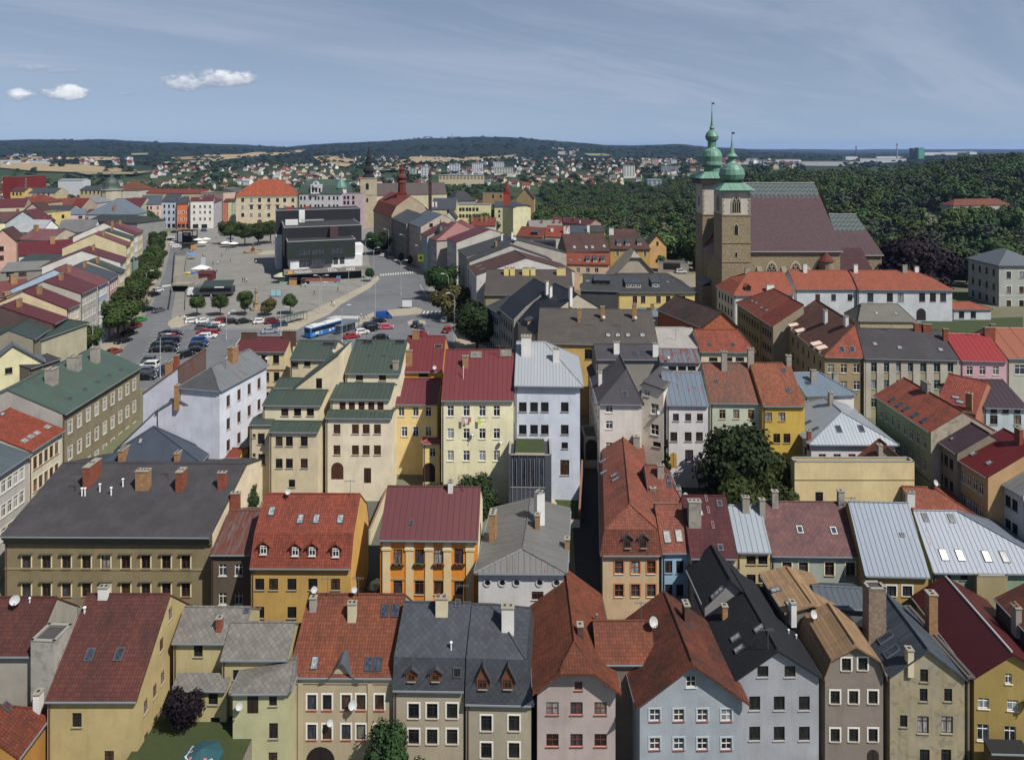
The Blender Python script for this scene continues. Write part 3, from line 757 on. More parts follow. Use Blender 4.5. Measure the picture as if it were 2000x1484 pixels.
    def ant(s, pts, h_=2.2):
        for (px, py) in pts:
            h = s.hit(px, py)
            if h is None: continue
            def go(p=h[0]):
                m = MB(); q = p-s.c; am = plain('5a5c5e', 0.5); m.tube([q-Vector((0, 0, 0.3)), q+Vector((0, 0, h_))], 0.035, am, 5)
                for i in range(6): z = q.z+h_-0.15; x = q.x-0.7+i*0.25; m.box(x-0.012, x+0.012, q.y-0.3, q.y+0.3, z-0.012, z+0.012, am)
                m.box(q.x-0.75, q.x+0.6, q.y-0.02, q.y+0.02, q.z+h_-0.17, q.z+h_-0.13, am); m.build('antenna', s.roof_o)
            s.pending.append(go)
        return s
    def pil(s, xs, w_=0.9, c='d8c49a', wall='F', top=0.3, bot=None, cap=True):
        wl = s.walls[wall]; pm = plaster(c, 0.2)
        for x in xs:
            m = MB()
            h = s.hit(x, YH+F*(HC-(s.ze-2.0))/wl['p'].y, 'w')
            if h is None: continue
            a = (h[0]-wl['p']).dot(wl['d']); X = wall_matrix(wl['p']-s.c, wl['n'])
            m.box(a-w_/2, a+w_/2, -0.12, -0.003, s.base, s.ze-top-0.2, pm, X)
            if cap: m.box(a-w_/2-0.12, a+w_/2+0.12, -0.22, -0.003, s.ze-top-1.15, s.ze-top-0.85, pm, X); m.box(a-w_/2-0.12, a+w_/2+0.12, -0.2, -0.003, s.ze-top-0.55, s.ze-top-0.4, pm, X)
            m.build('pilaster', s.root)
        return s
    def band(s, drops, h_=0.18, c='c8c0a8', walls='F', out=0.07):
        m = MB()
        for k in walls:
            wl = s.walls[k]; X = wall_matrix(wl['p']-s.c, wl['n'])
            for d in drops: m.box(0, wl['L'], -out, -0.004, s.ze-d-h_, s.ze-d, plaster(c, 0.2), X)
        m.build('string_course', s.root); return s
    def hood(s, xs, ys, w_=1.7, c='6a6450', up=1.05, out=0.35, wall='F'):
        """a projecting hood over each window"""
        for y in ys:
            for x in xs:
                m = MB(); h = s.hit(x, y, 'w')
                if h is None or s.wids[h[2]] != wall: continue
                wl = s.walls[wall]; a = (h[0]-wl['p']).dot(wl['d']); X = wall_matrix(wl['p']-s.c, wl['n']); z = h[0].z+up
                m.box(a-w_/2, a+w_/2, -out, -0.004, z, z+0.16, plaster(c, 0.3), X); m.box(a-w_/2+0.1, a+w_/2-0.1, -out*0.5, -0.004, z-0.16, z-0.003, plaster(c, 0.3), X)
                m.build('window_hood', s.root)
        return s
    def door(s, px, py, w_=1.2, h_=2.2, c='3c241c', arch=False, wall=None):
        h = s.hit(px, py, 'w')
        if h is None: return s
        k = s.wids[h[2]]; wl = s.walls[k]; m = MB(); M = wall_matrix(h[0]-s.c, wl['n']); a, b = w_/2, h_/2
        pts = [(-a, -b), (a, -b), (a, b-(a if arch else 0))]
        if arch: pts += [(a*math.cos(math.pi*i/8), b-a+a*math.sin(math.pi*i/8)) for i in range(1, 8)]
        pts += [(-a, b-(a if arch else 0))]
        m.face([(x, -0.03, z) for x, z in pts], plain(c, 0.6))
        for (x, z), (x2, z2) in zip(pts, pts[1:]+pts[:1]): m.face([(x2, -0.03, z2), (x, -0.03, z), (x, 0.01, z), (x2, 0.01, z2)], plain(c, 0.6))
        m.box(-0.03, 0.03, -0.05, -0.03, -b, b-0.1, plain('1c1614'))
        m.build('door', s.root, mat=M); return s
def s_j(s): return len(s.lv) > 2 and abs(s.lv[-2][2]) < 0.01 and abs(s.lv[-2][3]) < 0.01 and s.lv[-2][0] > 0.3 and (s.lv[-1][2] > 0.01 or s.lv[-1][3] > 0.01)
def em_(s): return s.roofmat[0] if isinstance(s.roofmat, list) else s.roofmat
def dd(pts):
    o = []
    for p in pts:
        if not o or sum((a-b)**2 for a, b in zip(p, o[-1])) > 1e-6: o.append(p)
    if len(o) > 1 and sum((a-b)**2 for a, b in zip(o[0], o[-1])) < 1e-6: o.pop()
    return o
# ---------------------------------------------------------------- satellite dishes (each a thing of its own)
def dish_data(r):
    k = ('dish', r)
    if k not in WCACHE:
        m = MB(); pm = plain('a4a6a6', 0.5)
        X = Matrix.Translation((0, -0.35, 0.45)) @ Matrix.Rotation(R(62), 4, 'X')
        m.lathe([(0.0, 0.0), (r*0.5, r*0.09), (r, r*0.3)], pm, 14, X=X, smooth=True); m.lathe([(r, r*0.3), (r*0.98, r*0.27), (r*0.5, r*0.06), (0, -0.03)], pm, 14, X=X, smooth=True)
        arm = MB(); arm.tube([(0, -0.33, 0.1), (0, -0.75, 0.2), (0, -0.95, 0.42)], 0.02, plain('606060')); arm.box(-0.05, 0.05, -1.02, -0.9, 0.36, 0.48, plain('909090'))
        arm.tube([(0, 0, -0.4), (0, 0, 0.45), (0, -0.3, 0.45)], 0.03, plain('707274'))
        WCACHE[k] = (m.data('reflector'), arm.data('mount'))
    return WCACHE[k]
def dish(b, px, py, label, r=0.5, what='r', rz=28):
    r = round(r*0.64, 2); s = BLD[b]; h = s.hit(px, py, what)
    if h is None: return
    p = h[0]+(Vector((0, 0, 0.35)) if what == 'r' else Vector((h[1].x, h[1].y, 0)).normalized()*0.12*(1 if h[1].y < 0 else -1))
    t = thing('satellite_dish', label, 'satellite dish', p, R(rz)); a, m = dish_data(r); link('reflector', a, t); link('mount', m, t)
GAIN = 0.60  # front rows lowered here: a vignette-like dimness is put into their colours
# ================================================================ the town: front row (bottom of the photo)
GUTM = plain('565d66', 0.5)
TL_DK = tile('84453a', '5e3a36', 0.4); TL_OR = tile('ac5a36', '7e4a34', 0.35); TL_BR = tile('a8552f', '6a3e2c', 0.35); TL_RED = tile('a04a2b', '74402f', 0.3)
SLATE = diamond('565c66', 0.5); GREYD = diamond('98938c', 0.45, '7a756e')
NAVY = tile('2b3039', '21242b', 0.1, 0.3, 0.35); TAN = tile('c9a174', 'a8855f', 0.05, 4.0, 0.42); BLUEG = tile('5f6c7a', '4a545f', 0.1, 0.25, 3.0)
B('r1corner', 'orange-red tiled hip roof over an orange wall in the lower left corner', (38,1480), (107,1388), -4.6, r=(8,1302), sl=38, hr=4, wall='c98f3c', roof=TL_RED).chim(75,1382,0.8,1.7,'w').skyl([(28,1364)],0.7,0.9)
b = B('r1yellow', 'big yellow house with a brown-red roof and two skylights, beside the teal parasol', (88,1369), (265,1369), -2.2, r=(300,1160), sl=41, wall='d3bd80', roof=TL_DK, o=0.35)
b.winxy([(150,1406),(213,1480)],0.95,1.45,'d').winxy([(333,1198),(316,1258),(318,1322),(303,1348),(285,1378),(321,1383),(305,1409),(286,1443),(321,1440),(303,1476)],0.85,1.35,'b')
b.skyl([(176,1278),(233,1277)],0.85,1.15).pipes([(165,1196),(58,1172)],0.5,0.1).chim(203,1164,1.0,1.0,'w').chim(62,1164,1.3,1.3,'w')
b = B('r1long', 'long brown-red roof with a white dish, cut by the left edge', (-90,1281), (62,1281), 0.4, r=(10,1166), sl=41, wall='b9b3a6', roof=tile('7d4238', '5a3734', 0.45))
b.pipes([(58,1176)],0.4)
B('r1fire', 'tall weathered white chimney wall beside the big brown-red roof', (60,1254), (106,1256), 2.2, 'F', d=2.6, par=0.15, wmat=plaster('bdb9b0', 0.8), cat='chimney wall', name='chimney_wall', base=-4)
b = B('r1annex', 'low yellow annex under a grey diamond-slate roof with a small brick chimney', (336,1255), (470,1256), -0.6, r=(420,1185), sl=34, wall='cfc08a', roof=GREYD)
b.winxy([(387,1271)],0.95,1.3,'d').chim(429,1228,0.6,1.2,'r').skyl([(482,1192)],0.6,0.6)
b = B('r1annexb', 'yellow courtyard wing with grey diamond roof in the middle of the grey roofs', (431,1288), (560,1288), -1.3, r=(520,1215), sl=36, wall='cfc08a', roof=GREYD)
b.winxy([(462,1318)],0.8,1.1,'d')
b = B('r1lean', 'yellow lean-to with a grey shingle roof above the dark purple shrub', (335,1347), (440,1348), -3.9, 'S', r=(390,1313), sl=28, wall='cfc08a', roof=GREYD)
b.winxy([(378,1365),(416,1365),(377,1440),(420,1412)],1.0,1.2,'d')
b = B('r1lime', 'lime-yellow house with a hipped grey slate roof and a dish at its corner', (446,1354), (567,1353), -2.6, 'P', peak=1292, pk=0.94, hf=2.8, d=9, wall='cdcb9b', roof=GREYD)
b.winxy([(533,1369)],0.8,1.0,'d').winxy([(534,1427),(533,1484)],0.9,1.6,'d').door(494,1372,1.1,2.0,'3a2a22')
b = B('r1beige', 'beige house with orange-red tile roof, wavy centre gable and white window surrounds', (563,1322), (766,1323), -2.7, r=(700,1160), sl=40, wall='c9b796', roof=TL_OR, sk=0.08, cornice=('b9ab8e', 0.6))
b.win([609,639,676,705,741],[1371,1429],0.95,1.6,'os').skyl([(615,1294)],0.8,1.2,4,'3a3c40').skyl([(720,1297),(738,1297),(752,1192),(772,1192)],0.85,1.25,1,'33353a')
b.chim(688,1208,0.9,1.7,'c').chim(612,1188,0.7,1.2,'g').pil([573,587,723],0.5,'cfbf9c',cap=False).band([9.3],0.4,'8a4a38',out=0.35).door(626,1480,3.0,2.4,'2a2220',True)
wl = b.walls['F']; m = MB(); k = MB(); X = wall_matrix(wl['p']-b.c, wl['n']); x0, x1 = wl['L']*0.31, wl['L']*0.70; prof = [(x0+(x1-x0)*i/24, b.ze-0.25+1.75*math.exp(-((i-12)/5.2)**2)) for i in range(25)]
for (xa, za), (xb, zb) in zip(prof, prof[1:]):
    m.face([tuple(X @ Vector(q)) for q in ((xa, -0.08, b.ze-0.9), (xb, -0.08, b.ze-0.9), (xb, -0.08, zb), (xa, -0.08, za))], b.wm)
    k.face([tuple(X @ Vector(q)) for q in ((xa, -0.42, za), (xb, -0.42, zb), (xb, 2.2, zb+0.12), (xa, 2.2, za+0.12))], GUTM); k.face([tuple(X @ Vector(q)) for q in ((xa, -0.42, za-0.14), (xb, -0.42, zb-0.14), (xb, -0.42, zb), (xa, -0.42, za))], GUTM)
m.build('pediment', b.root); k.build('pediment_cap', b.root)
b = B('r1slate', 'grey slate mansard house with two small gabled dormers and open windows, beige walls', (767,1347), (905,1349), -3.6, r=(870,1176), br=(2.9, 0.7), sl=36, wall='c2b49c', roof=SLATE, sk=0.08)
b.win([808,844,883],[1388,1438],1.1,1.55,'ds',0).dorm([(804,1330),(851,1330)],1.1,1.0,'gable',wall='7a4a30',st='b').skyl([(893,1312)],0.85,0.9,0).skyl([(894,1178),(926,1178)],0.6,0.8,1).pipes([(881,1268)],0.7,0.08,'dadada')
b.chim(863,1198,1.3,1.7,'c',pots=1)
b = B('r1slateb', 'grey slate mansard house with pointed triangular dormers, right half of the slate pair', (909,1374), (1043,1377), -4.7, r=(960,1180), br=(4.0, 0.9), sl=36, hr=5, wall='bcb09a', roof=SLATE, sk=0.06)
b.win([950,1004],[1412,1465],1.1,1.6,'ds',0).dorm([(943,1345),(992,1345)],1.3,1.1,'gable',wall='6a4530',st='b',pitch=1.4).chim(992,1228,1.3,2.4,'w',d=0.9)
b = B('r1pink', 'pale pink house with an orange-brown half-hipped roof', (1040,1348), (1213,1348), -2.7, 'P', peak=1284, jh=0.62, hf=2.4, d=15, wall='c9b8b4', roof=TL_BR, o=0.5)
b.win([1079,1126,1173],[1383,1445],1.25,1.3,'r').winxy([(1130,1339)],0.8,0.9,'r').chim(1133,1240,0.8,1.1,'d').pipes([(1165,1216)],0.9,0.09,'6a6e72')
b.gutcol = '5a5f64'; b.downcol = '6a3a30'
b = B('r1link', 'orange tile cross roof with a big white dish between two gabled houses', (1166,1297), (1282,1297), -1.8, r=(1220,1212), sl=35, wall='8a7a70', roof=TL_OR, down=False)
b = B('r1blue', 'pale blue gable house with white-framed windows and flower boxes under a brown-orange roof', (1240,1374), (1462,1368), -3.0, 'P', peak=1290, d=10.8, pk=0.5, wall='b3bcc6', roof=tile('9a4c2e', '4e362c', 0.6), o=0.55)
b.win([1279,1326,1372,1419],[1396,1452],1.05,1.2,'wx').winxy([(1350,1331)],1.0,1.1,'w+').chim(1340,1212,1.1,1.9,'d').skyl([(1348,1222),(1105,1255)],0.5,0.7)
b.gutcol = '5a5f64'; b.downcol = '6a3a30'
b = B('r1navy', 'light grey house with square dark windows and a navy-black tile roof', (1432,1325), (1606,1321), -2.5, 'P', peak=1266, d=14, pk=0.49, wall='b6b9c2', roof=NAVY, o=0.3)
b.winxy([(1490,1311),(1543,1311)],1.15,1.15,'o',0).win([1474,1522,1571],[1373,1432],1.15,1.45,'o',0).skyl([(1437,1245),(1444,1267),(1483,1227)],0.7,1.2,4).chim(1415,1205,0.6,1.3,'o').pipes([(1540,1236),(1555,1246)],0.3)
b.gutcol = '2b2f36'; b.downcol = '22252a'
b = B('r1navyb', 'navy-black roofed house behind, with a row of skylights, below the pale green house', (1372,1180), (1480,1178), -1.0, 'P', peak=1131, d=7, wall='9a9a9c', roof=NAVY)
b.skyl([(1398,1165),(1405,1172)],0.7,1.3,4)
b = B('r1tan', 'brown-grey house with gambrel gable and tan metal roof, seven white-framed windows', (1607,1322), (1732,1324), -2.9, 'P', peak=1257, br=(2.0, 0.75), d=6.5, wall='9c8f86', roof=TAN, o=0.3)
b.winxy([(1653,1297),(1685,1296)],0.95,1.3,'ds',0).win([1631,1667,1705],[1361,1435],0.95,1.35,'ds',0).door(1705,1478,1.2,1.6,'3a3230',True)
b.gutcol = '7a3a30'; b.downcol = '3a3230'
b = B('r1tanb', 'flat tan metal roof with two skylights between the navy roof and the brown brick chimney', (1530,1194), (1640,1192), -0.6, 'P', peak=1178, d=7, wall='8a8078', roof=TAN)
b.skyl([(1545,1177),(1515,1152)],0.8,1.2,4).chim(1548,1205,0.8,1.0,'w')
b = B('r1worn', 'weathered beige gable house with flaking plaster and a blue-grey metal roof', (1735,1320), (1889,1326), -2.7, 'P', peak=1267, d=9.5, wmat=plaster('bcae8c', 0.9), roof=BLUEG, o=0.2)
b.winxy([(1805,1319),(1804,1357),(1852,1357)],0.8,1.35,'d',0).winxy([(1742,1409),(1765,1408)],0.75,1.25,'d').winxy([(1803,1415),(1850,1415)],1.15,1.8,'b').winxy([(1806,1477),(1848,1477)],1.0,1.5,'d')
b.chim(1829,1228,0.95,4.6,'o',d=0.95).chim(1776,1288,0.7,1.1,'c').skyl([(1717,1226),(1730,1245),(1742,1272)],0.9,1.8,1,'55606a')
b = B('r1gutter', 'narrow grey strip roof wedged between the weathered house and the dark red roof', (1886,1318), (1902,1318), -2.4, 'P', peak=1318, d=11, sk=-0.02, wall='8a8070', roof=felt('6a6460'), down=False, gut=False)
b = B('r1dkred', 'mustard yellow house with white windows under a dark red metal roof with a white ridge', (1899,1320), (2075,1330), -2.6, 'P', peak=1273, pk=0.44, d=13, wall='b99f58', roof=seam('6e262c', 0.5, 0, 0.15), o=0.25)
b.capmat = plain('d0d0d0')
b.winxy([(1970,1325)],0.65,1.05,'w').winxy([(1921,1373),(1978,1377)],1.1,1.1,'w').winxy([(1920,1430),(1973,1434)],1.15,1.7,'w')
b = B('r1edge', 'dark felt roof with orange tile steps behind it at the lower right edge', (1942,1168), (2030,1262), 0.2, r=(2010,1120), sl=30, wall='6a6058', roof=tile('8e4a2e', '5a342a', 0.6), o=0.2)
b.chim(1985,1235,0.9,1.6,'g',pots=1)
B('r1porch', 'dark corrugated porch roof against the mustard wall at the bottom right', (1936,1470), (2010,1472), -8.6, 'S', t=1.2, sl=20, wall='7a6a48', roof=seam('23242a', 0.2), down=False)
B('r1metal', 'blue-grey seamed metal roof behind the tan roof, in front of the pale green house', (1600,1185), (1700,1190), -0.8, r=(1640,1146), sl=22, wall='7a7f86', roof=seam('6f7a86', 0.7, 0, 0.3))
B('r1vent', 'brick chimney block with shiny metal cowls behind the blue-grey roof', (1697,1152), (1731,1152), 3.4, 'F', d=1.4, par=0.1, wmat=brick('a59078', '7c6a58'), cat='chimney', name='chimney_block', base=-5)
# ================================================================ second row
GAIN = 0.62
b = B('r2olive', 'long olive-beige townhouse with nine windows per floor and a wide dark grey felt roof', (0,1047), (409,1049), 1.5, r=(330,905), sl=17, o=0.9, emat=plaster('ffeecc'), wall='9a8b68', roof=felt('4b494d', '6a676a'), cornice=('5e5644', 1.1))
X9 = [52,91,130,169,207,246,285,325,363]
b.win(X9,[1097,1151],1.15,1.9,'bb').hood(X9,[1097,1151]).band([4.6],0.25,'a89a74')
b.chim(180,940,0.9,2.6,'r',d=3.0).chim(280,953,1.8,2.5,'o',d=1.0).chim(354,953,0.9,2.5,'r',d=1.6).chim(434,953,1.1,2.2,'r').pipes([(160,968),(166,968),(195,960),(217,967),(240,950)],1.0,0.1,'d5d8da')
b = B('r2brown', 'narrow brown house with a rusty peeling metal roof beside the long olive townhouse', (411,1083), (489,1083), 0.0, r=(470,997), sl=23, o=0.35, wall='6f6253', roof=seam('8e5f5a', 0.55, 0.75, 0.5, '9a9a98'))
b.win([435,466],[1113,1169],1.0,1.5,'w').chim(455,990,1.2,2.3,'r')
GAIN = 0.78
b = B('r2ochre', 'ochre yellow house with red pantile mansard and three gabled dormers', (488,1109), (684,1110), 0.2, r=(600,964), br=(3.5, 1.7), sl=38, o=0.4, emat=plaster('dcaa58'), wall='c29c50', roof=tile('a84c32', '7a3c2c', 0.2))  # end walls: lighter copy of the ochre, their sunlit look put into colour
b.win([507,534,570,611,655],[1141],1.15,1.45,'d').win([507,570,655],[1196],1.15,1.45,'d').dorm([(515,1083),(577,1086),(610,1086),(656,1088)],1.25,1.25,'gable',wall='6a3426',st='w')
b.skyl([(531,998),(587,1013),(618,1013),(665,1013)],0.85,1.2,4,'3a3c40')
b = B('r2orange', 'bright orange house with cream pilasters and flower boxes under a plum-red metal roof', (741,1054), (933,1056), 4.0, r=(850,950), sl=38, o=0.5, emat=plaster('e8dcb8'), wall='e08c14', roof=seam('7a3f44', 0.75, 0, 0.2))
X4 = [777,819,856,896]
b.win(X4,[1087],1.1,1.9,'b').win(X4,[1146],1.1,1.9,'b').pil([755,800,838,874,918],0.95,'dfc592').band([0.4,5.0],0.2,'a08a60').chim(880,958,0.6,1.2,'w').skyl([(803,1020)],0.6,0.6)
m = MB()
for x in X4:
    h = b.hit(x, 1103, 'w'); X = wall_matrix(h[0]-b.c, (0, -1, 0)); m.box(-0.75, 0.75, -0.3, -0.05, -0.1, 0.12, plain('4a3024'), X)
    for i in range(14): q = RND.uniform(-0.7, 0.7); m.box(q, q+0.14, -0.32, -0.1, 0.1, RND.uniform(0.2, 0.35), plain(RND.choice(['3c5a2a', '4a6a30', 'a03040', '3c5a2a'])), X)
m.build('flower_box', b.root)
b = B('r2grey', 'low white house with round windows under a mossy grey metal hip roof', (925,1119), (1108,1120), 1.5, 'P', peak=1072, hf=2.6, d=15, sk=0.10, o=0.5, wall='cfcfcf', roof=seam('8b8b8b', 0.7, 0.12, 0.4, '6a6238'))
b.chim(963,1052,1.5,3.4,'o',d=0.8).chim(1050,1032,0.8,1.8,'o').chim(1108,1070,0.8,1.2,'o')
b.win([1050,1085],[1163],1.4,1.0,'b')
m = MB()
for x in (952,981,1009,1054,1087):
    h = b.hit(x, 1137, 'w')
    if h: X = wall_matrix(h[0]-b.c, h[1] if h[1].y < 0 else -h[1]) @ Matrix.Rotation(R(90), 4, 'X'); m.lathe([(0, 0.05), (0.32, 0.05)], glass(0), 16, X=X); m.lathe([(0.32, 0.02), (0.34, 0.1), (0.5, 0.1), (0.52, 0)], plain('b8b8b8'), 16, X=X)
m.build('round_window', b.root)
B('r2gable', 'free-standing white stepped gable wall rising from the mossy grey roof', (1049,966), (1064,963), 6.6, 'F', d=1.0, par=0.05, wall='d5d5d3', cat='wall', name='gable_wall', base=3.2)
b = B('r2beige', 'beige corner house by the dark alley, red tile mansard with two arched dormers', (1172,1084), (1293,1084), 0.5, 'P', peak=985, br=(3.1, 0.55), hf=2.6, d=31, sk=0.115, o=0.35, wall='cbb08a', roof=tile('a65a42', '7a4838', 0.3))
b.win([1209,1241,1272],[1108,1153],1.1,1.6,'ob').dorm([(1226,1071),(1257,1071)],1.15,1.4,'gable',wall='4c4a48',st='b',rmat=felt('4a4a4c')).skyl([(1177,860),(1179,900),(1180,922),(1200,928),(1203,936)],0.7,1.2,4)
b.chim(1243,872,0.8,1.6,'g',d=1.0)
b = B('r2skyblue', 'narrow sky-blue house with a red tile roof and two bright skylights', (1294,1080), (1347,1079), 0.6, r=(1310,984), sl=46, o=0.3, wall='8fb3cc', roof=tile('a65a42', '7a4838', 0.3))
b.win([1306,1328],[1107,1153],0.95,1.6,'d').skyl([(1303,1048),(1326,1046)],0.95,1.5,2,'2c2e32')
b = B('r2wing', 'orange tiled courtyard wing with grey metal dormer wall behind the corner house', (1268,980), (1334,981), 3.2, r=(1290,908), sl=36, hr=2, o=0.25, wall='6a6e74', roof=[tile('9c5440', '704436', 0.3)])
b.chim(1290,930,0.9,1.6,'g').skyl([(1306,934),(1308,945)],0.7,1.0)
b = B('r2wingb', 'low grey slate roof between the courtyard wing and the red tiled corner house', (1268,985), (1336,986), 2.4, r=(1300,948), sl=30, wall='6a6e74', roof=felt('50555c'), down=False)
b.chim(1275,975,0.8,1.6,'g').chim(1325,975,0.6,1.4,'g')
b = B('r2wine', 'narrow beige house with a wine-red ribbed roof and a large whitewashed chimney', (1350,1090), (1440,1091), 0.5, r=(1390,968), sl=42, o=0.3, wall='c9b89c', roof=tile('6a2c30', '4c2428', 0.15, 0.22, 0.7), sk=0.02)
b.win([1379,1416],[1112,1159],1.0,1.5,'d').chim(1356,1022,1.6,2.9,'g',d=0.9).skyl([(1407,1069),(1405,983)],0.7,0.8).skyl([(1379,973),(1383,996),(1392,1025)],0.35,0.9,1,'7a4044')
GAIN = 0.74
b = B('r2cream', 'small cream house with a silver-blue roof, two windows wide', (1441,1078), (1506,1079), 1.0, r=(1470,987), sl=40, o=0.35, wall='d0bd8c', roof=seam('93a0ac', 0.7, 0, 0.15))
b.win([1467,1490],[1094,1130],1.15,1.1,'d').chim(1456,997,0.9,1.8,'g').chim(1494,996,0.7,1.8,'g')
b = B('r2sage', 'pale sage-green house with a maroon diamond-slate roof and two small skylights', (1508,1085), (1689,1087), 0.5, r=(1600,980), sl=41, o=0.4, wall='aab3a6', roof=diamond('6d4a4a', 0.45, '8a5a56'))
b.win([1537,1569,1620,1661],[1111,1157],1.15,1.7,'bs').skyl([(1562,1034),(1628,1036)],0.75,0.9,1,'b0b8b8').chim(1513,987,0.8,1.9,'g').chim(1642,984,0.8,1.7,'g')
GAIN = 0.56
b = B('r2silver', 'silver seamed-metal roof over an ochre wall with four white-framed windows', (1691,1124), (1816,1127), -0.4, r=(1720,981), sl=46, sk=0.07, o=0.4, wall='cbaa64', roof=seam('8698ae', 0.62, 0.05, 0.12))
b.win([1715,1741,1772,1803],[1154],1.15,1.3,'ds').skyl([(1762,1044)],0.6,0.5)
b = B('r2mint', 'mint-green house with a broad silver hip roof and six skylights', (1824,1118), (2090,1121), -0.3, r=(1830,997), sl=43, hr=11, sk=0.07, o=0.4, wall='9db89e', roof=seam('98a4b8', 0.6, 0.02, 0.12))
b.win([1850,1883],[1127],0.9,0.7,'d').win([1850,1883],[1158],1.1,1.4,'b').skyl([(1807,1010),(1858,1012)],0.75,1.1).skyl([(1843,1083),(1875,1084),(1927,1086),(1962,1087)],0.95,1.35)
B('r2buff', 'blank buff firewall in front of the mint-green house', (1908,1128), (1968,1128), -0.6, 'F', d=3, par=0.2, wall='c2b284', cat='wall', name='firewall')
# ================================================================ behind the second row
GAIN = 0.86
b = B('r3buff', 'long blank buff building with a flat top and one small window', (1552,906), (1786,906), 7.0, 'F', d=1.5, par=0.3, wall='d0bc8a').band([2.2],0.08,'8a7c5c')
b.winxy([(1600,971)],1.1,1.5,'d')
b = B('r3slope', 'low orange tile roof slanting in front of the blank buff wall', (1657,947), (1712,966), 2.0, r=(1767,912), sl=24, wall='8a8068', roof=tile('a4563a', '7a4634', 0.3))
b = B('r3hip', 'orange tiled hip-roofed house with a white dish, behind the silver metal roofs', (1787,1004), (1912,1010), 2.0, r=(1800,951), sl=26, hr=4, wall='9a9080', roof=tile('a4563a', '7a4634', 0.2))
b.chim(1767,982,1.0,1.8,'w')
b = B('r3silver', 'white house with a bright silver hip roof and two skylights in its front slope', (1581,868), (1757,869), 6.5, 'P', peak=805, hf=4.4, hb=4, d=15, o=0.45, sk=0.02, wall='cfccd0', roof=seam('aab4be', 0.55, 0, 0.3, '8a949e', 0.35))
b.win([1606,1635,1664],[896],1.1,1.5,'y').skyl([(1638,838),(1682,837)],0.85,1.2).chim(1622,790,0.8,2.0,'g').chim(1580,858,0.5,1.3,'r').skyl([(1578,825),(1592,838)],0.6,1.2)
b.wrow('F',4,[2.2,5.4],0.9,1.4,'d')
b = B('r3tri', 'small orange tile roof with a dark chimney against the white hip-roofed house', (1686,905), (1776,906), 5.6, 'P', peak=868, d=2.0, wall='9a8a70', roof=tile('9c5438', '6e4032', 0.3))
b.chim(1718,898,0.7,1.0,'g')
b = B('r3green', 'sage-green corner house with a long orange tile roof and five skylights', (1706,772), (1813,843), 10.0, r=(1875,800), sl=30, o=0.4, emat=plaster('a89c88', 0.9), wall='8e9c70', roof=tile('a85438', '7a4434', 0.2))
b.wrow('F',8,[2.4,5.8,9.2],0.9,1.6,'w').skyl([(1743,781),(1758,791),(1770,799),(1788,811),(1806,821)],0.8,1.2).chim(1812,760,1.6,1.4,'g').band([7.4],0.12,'3a3a34')
b = B('r3taupe', 'taupe house with a dark maroon roof in the street behind the sage-green corner house', (1813,849), (1865,885), 8.5, r=(1905,830), sl=30, o=0.35, wall='827868', roof=felt('43303a', '5a4450'))
b.wrow('F',4,[2.2,5.4,8.4],0.9,1.5,'d').skyl([(1843,846),(1860,857)],0.5,0.6,4)
b = B('r3crimson', 'sandy house with a crimson roof and a brick chimney near the right edge', (1863,893), (1925,932), 7.5, r=(1985,850), sl=28, o=0.35, wall='b08e64', roof=seam('7c2024', 0.9, 0, 0.1))
b.wrow('F',4,[2.2,5.4],0.9,1.5,'w').skyl([(1901,886),(1932,904)],0.7,0.9,4).chim(1990,865,1.0,2.0,'r')
b = B('r3pale', 'pale grey house with dark windows and a grey metal roof at the right edge', (1923,926), (1994,967), 6.5, r=(2030,880), sl=28, o=0.35, wall='b4b6b8', roof=seam('8a8d90', 0.8, 0.15, 0.3))
b.wrow('F',4,[2.0,5.2,8.0],0.95,1.5,'d').skyl([(1968,908),(1985,918)],1.0,1.8,1)
b = B('r3amber', 'amber house edge with a red roof cut off by the right border', (1995,970), (2050,1000), 6.0, r=(2070,930), sl=28, wall='b4924c', roof=TL_RED)
GAIN = 0.97
# ================================================================ third row: backs of the square's near side
b = B('c1white', 'tall white corner house with a dark hipped dormer face and tan-shuttered windows', (347,757), (430,764), 14.5, 'P', peak=716, hf=3.2, d=13.5, o=0.3, wall='bfc3ce', roof=[seam('7d8488', 0.6, 0.3, 0.4), seam('7d8488', 0.6, 0.3, 0.4), felt('45484b'), felt('45484b')])
b.wrow('B',4,[2.4,6.0,9.4,12.8],0.95,1.8,'b',3).chim(455,705,1.6,2.3,'o',d=1.0)
b = B('c1wall', 'lavender-grey firewall building stepping up to the white corner house, rusty roof behind', (278,768), (350,768), 13.0, 'P', peak=716, pk=0.98, d=10, o=0.1, wall='aeb0bc', roof=seam('86706a', 0.6, 0.5, 0.4), gut=False)
b.chim(330,745,1.6,2.4,'o').chim(345,727,1.0,2.6,'r')
b = B('c1low', 'lower lavender-grey house with a shallow grey roof in front of the white corner house', (306,801), (390,800), 11.0, 'P', peak=778, d=8, pk=0.45, o=0.15, wall='aeb0bc', roof=seam('77797c', 0.6, 0.1, 0.3))
b.chim(346,783,0.8,2.2,'o').wrow('B',3,[3.0,7.0],0.7,1.5,'d')
b = B('c1lowb', 'long sloping lavender wall with an orange-trimmed roof edge beside the navy roof', (222,880), (306,880), 4.5, 'P', peak=800, pk=1.0, d=3, o=0.1, wall='b4b6c2', roof=felt('55555a'), gut=False)
b = B('c1navy', 'low house with a navy-blue pyramid roof in front of the lavender walls', (196,902), (392,903), 4.5, 'P', peak=833, pk=0.43, hf=3.0, hb=0.6, d=3.7, o=0.3, wall='9a9aa0', roof=felt('3c4654', '48525f'))
b.chim(243,893,2.4,1.4,'o').chim(348,896,1.4,1.0,'o').skyl([(275,861)],0.6,0.8,4)
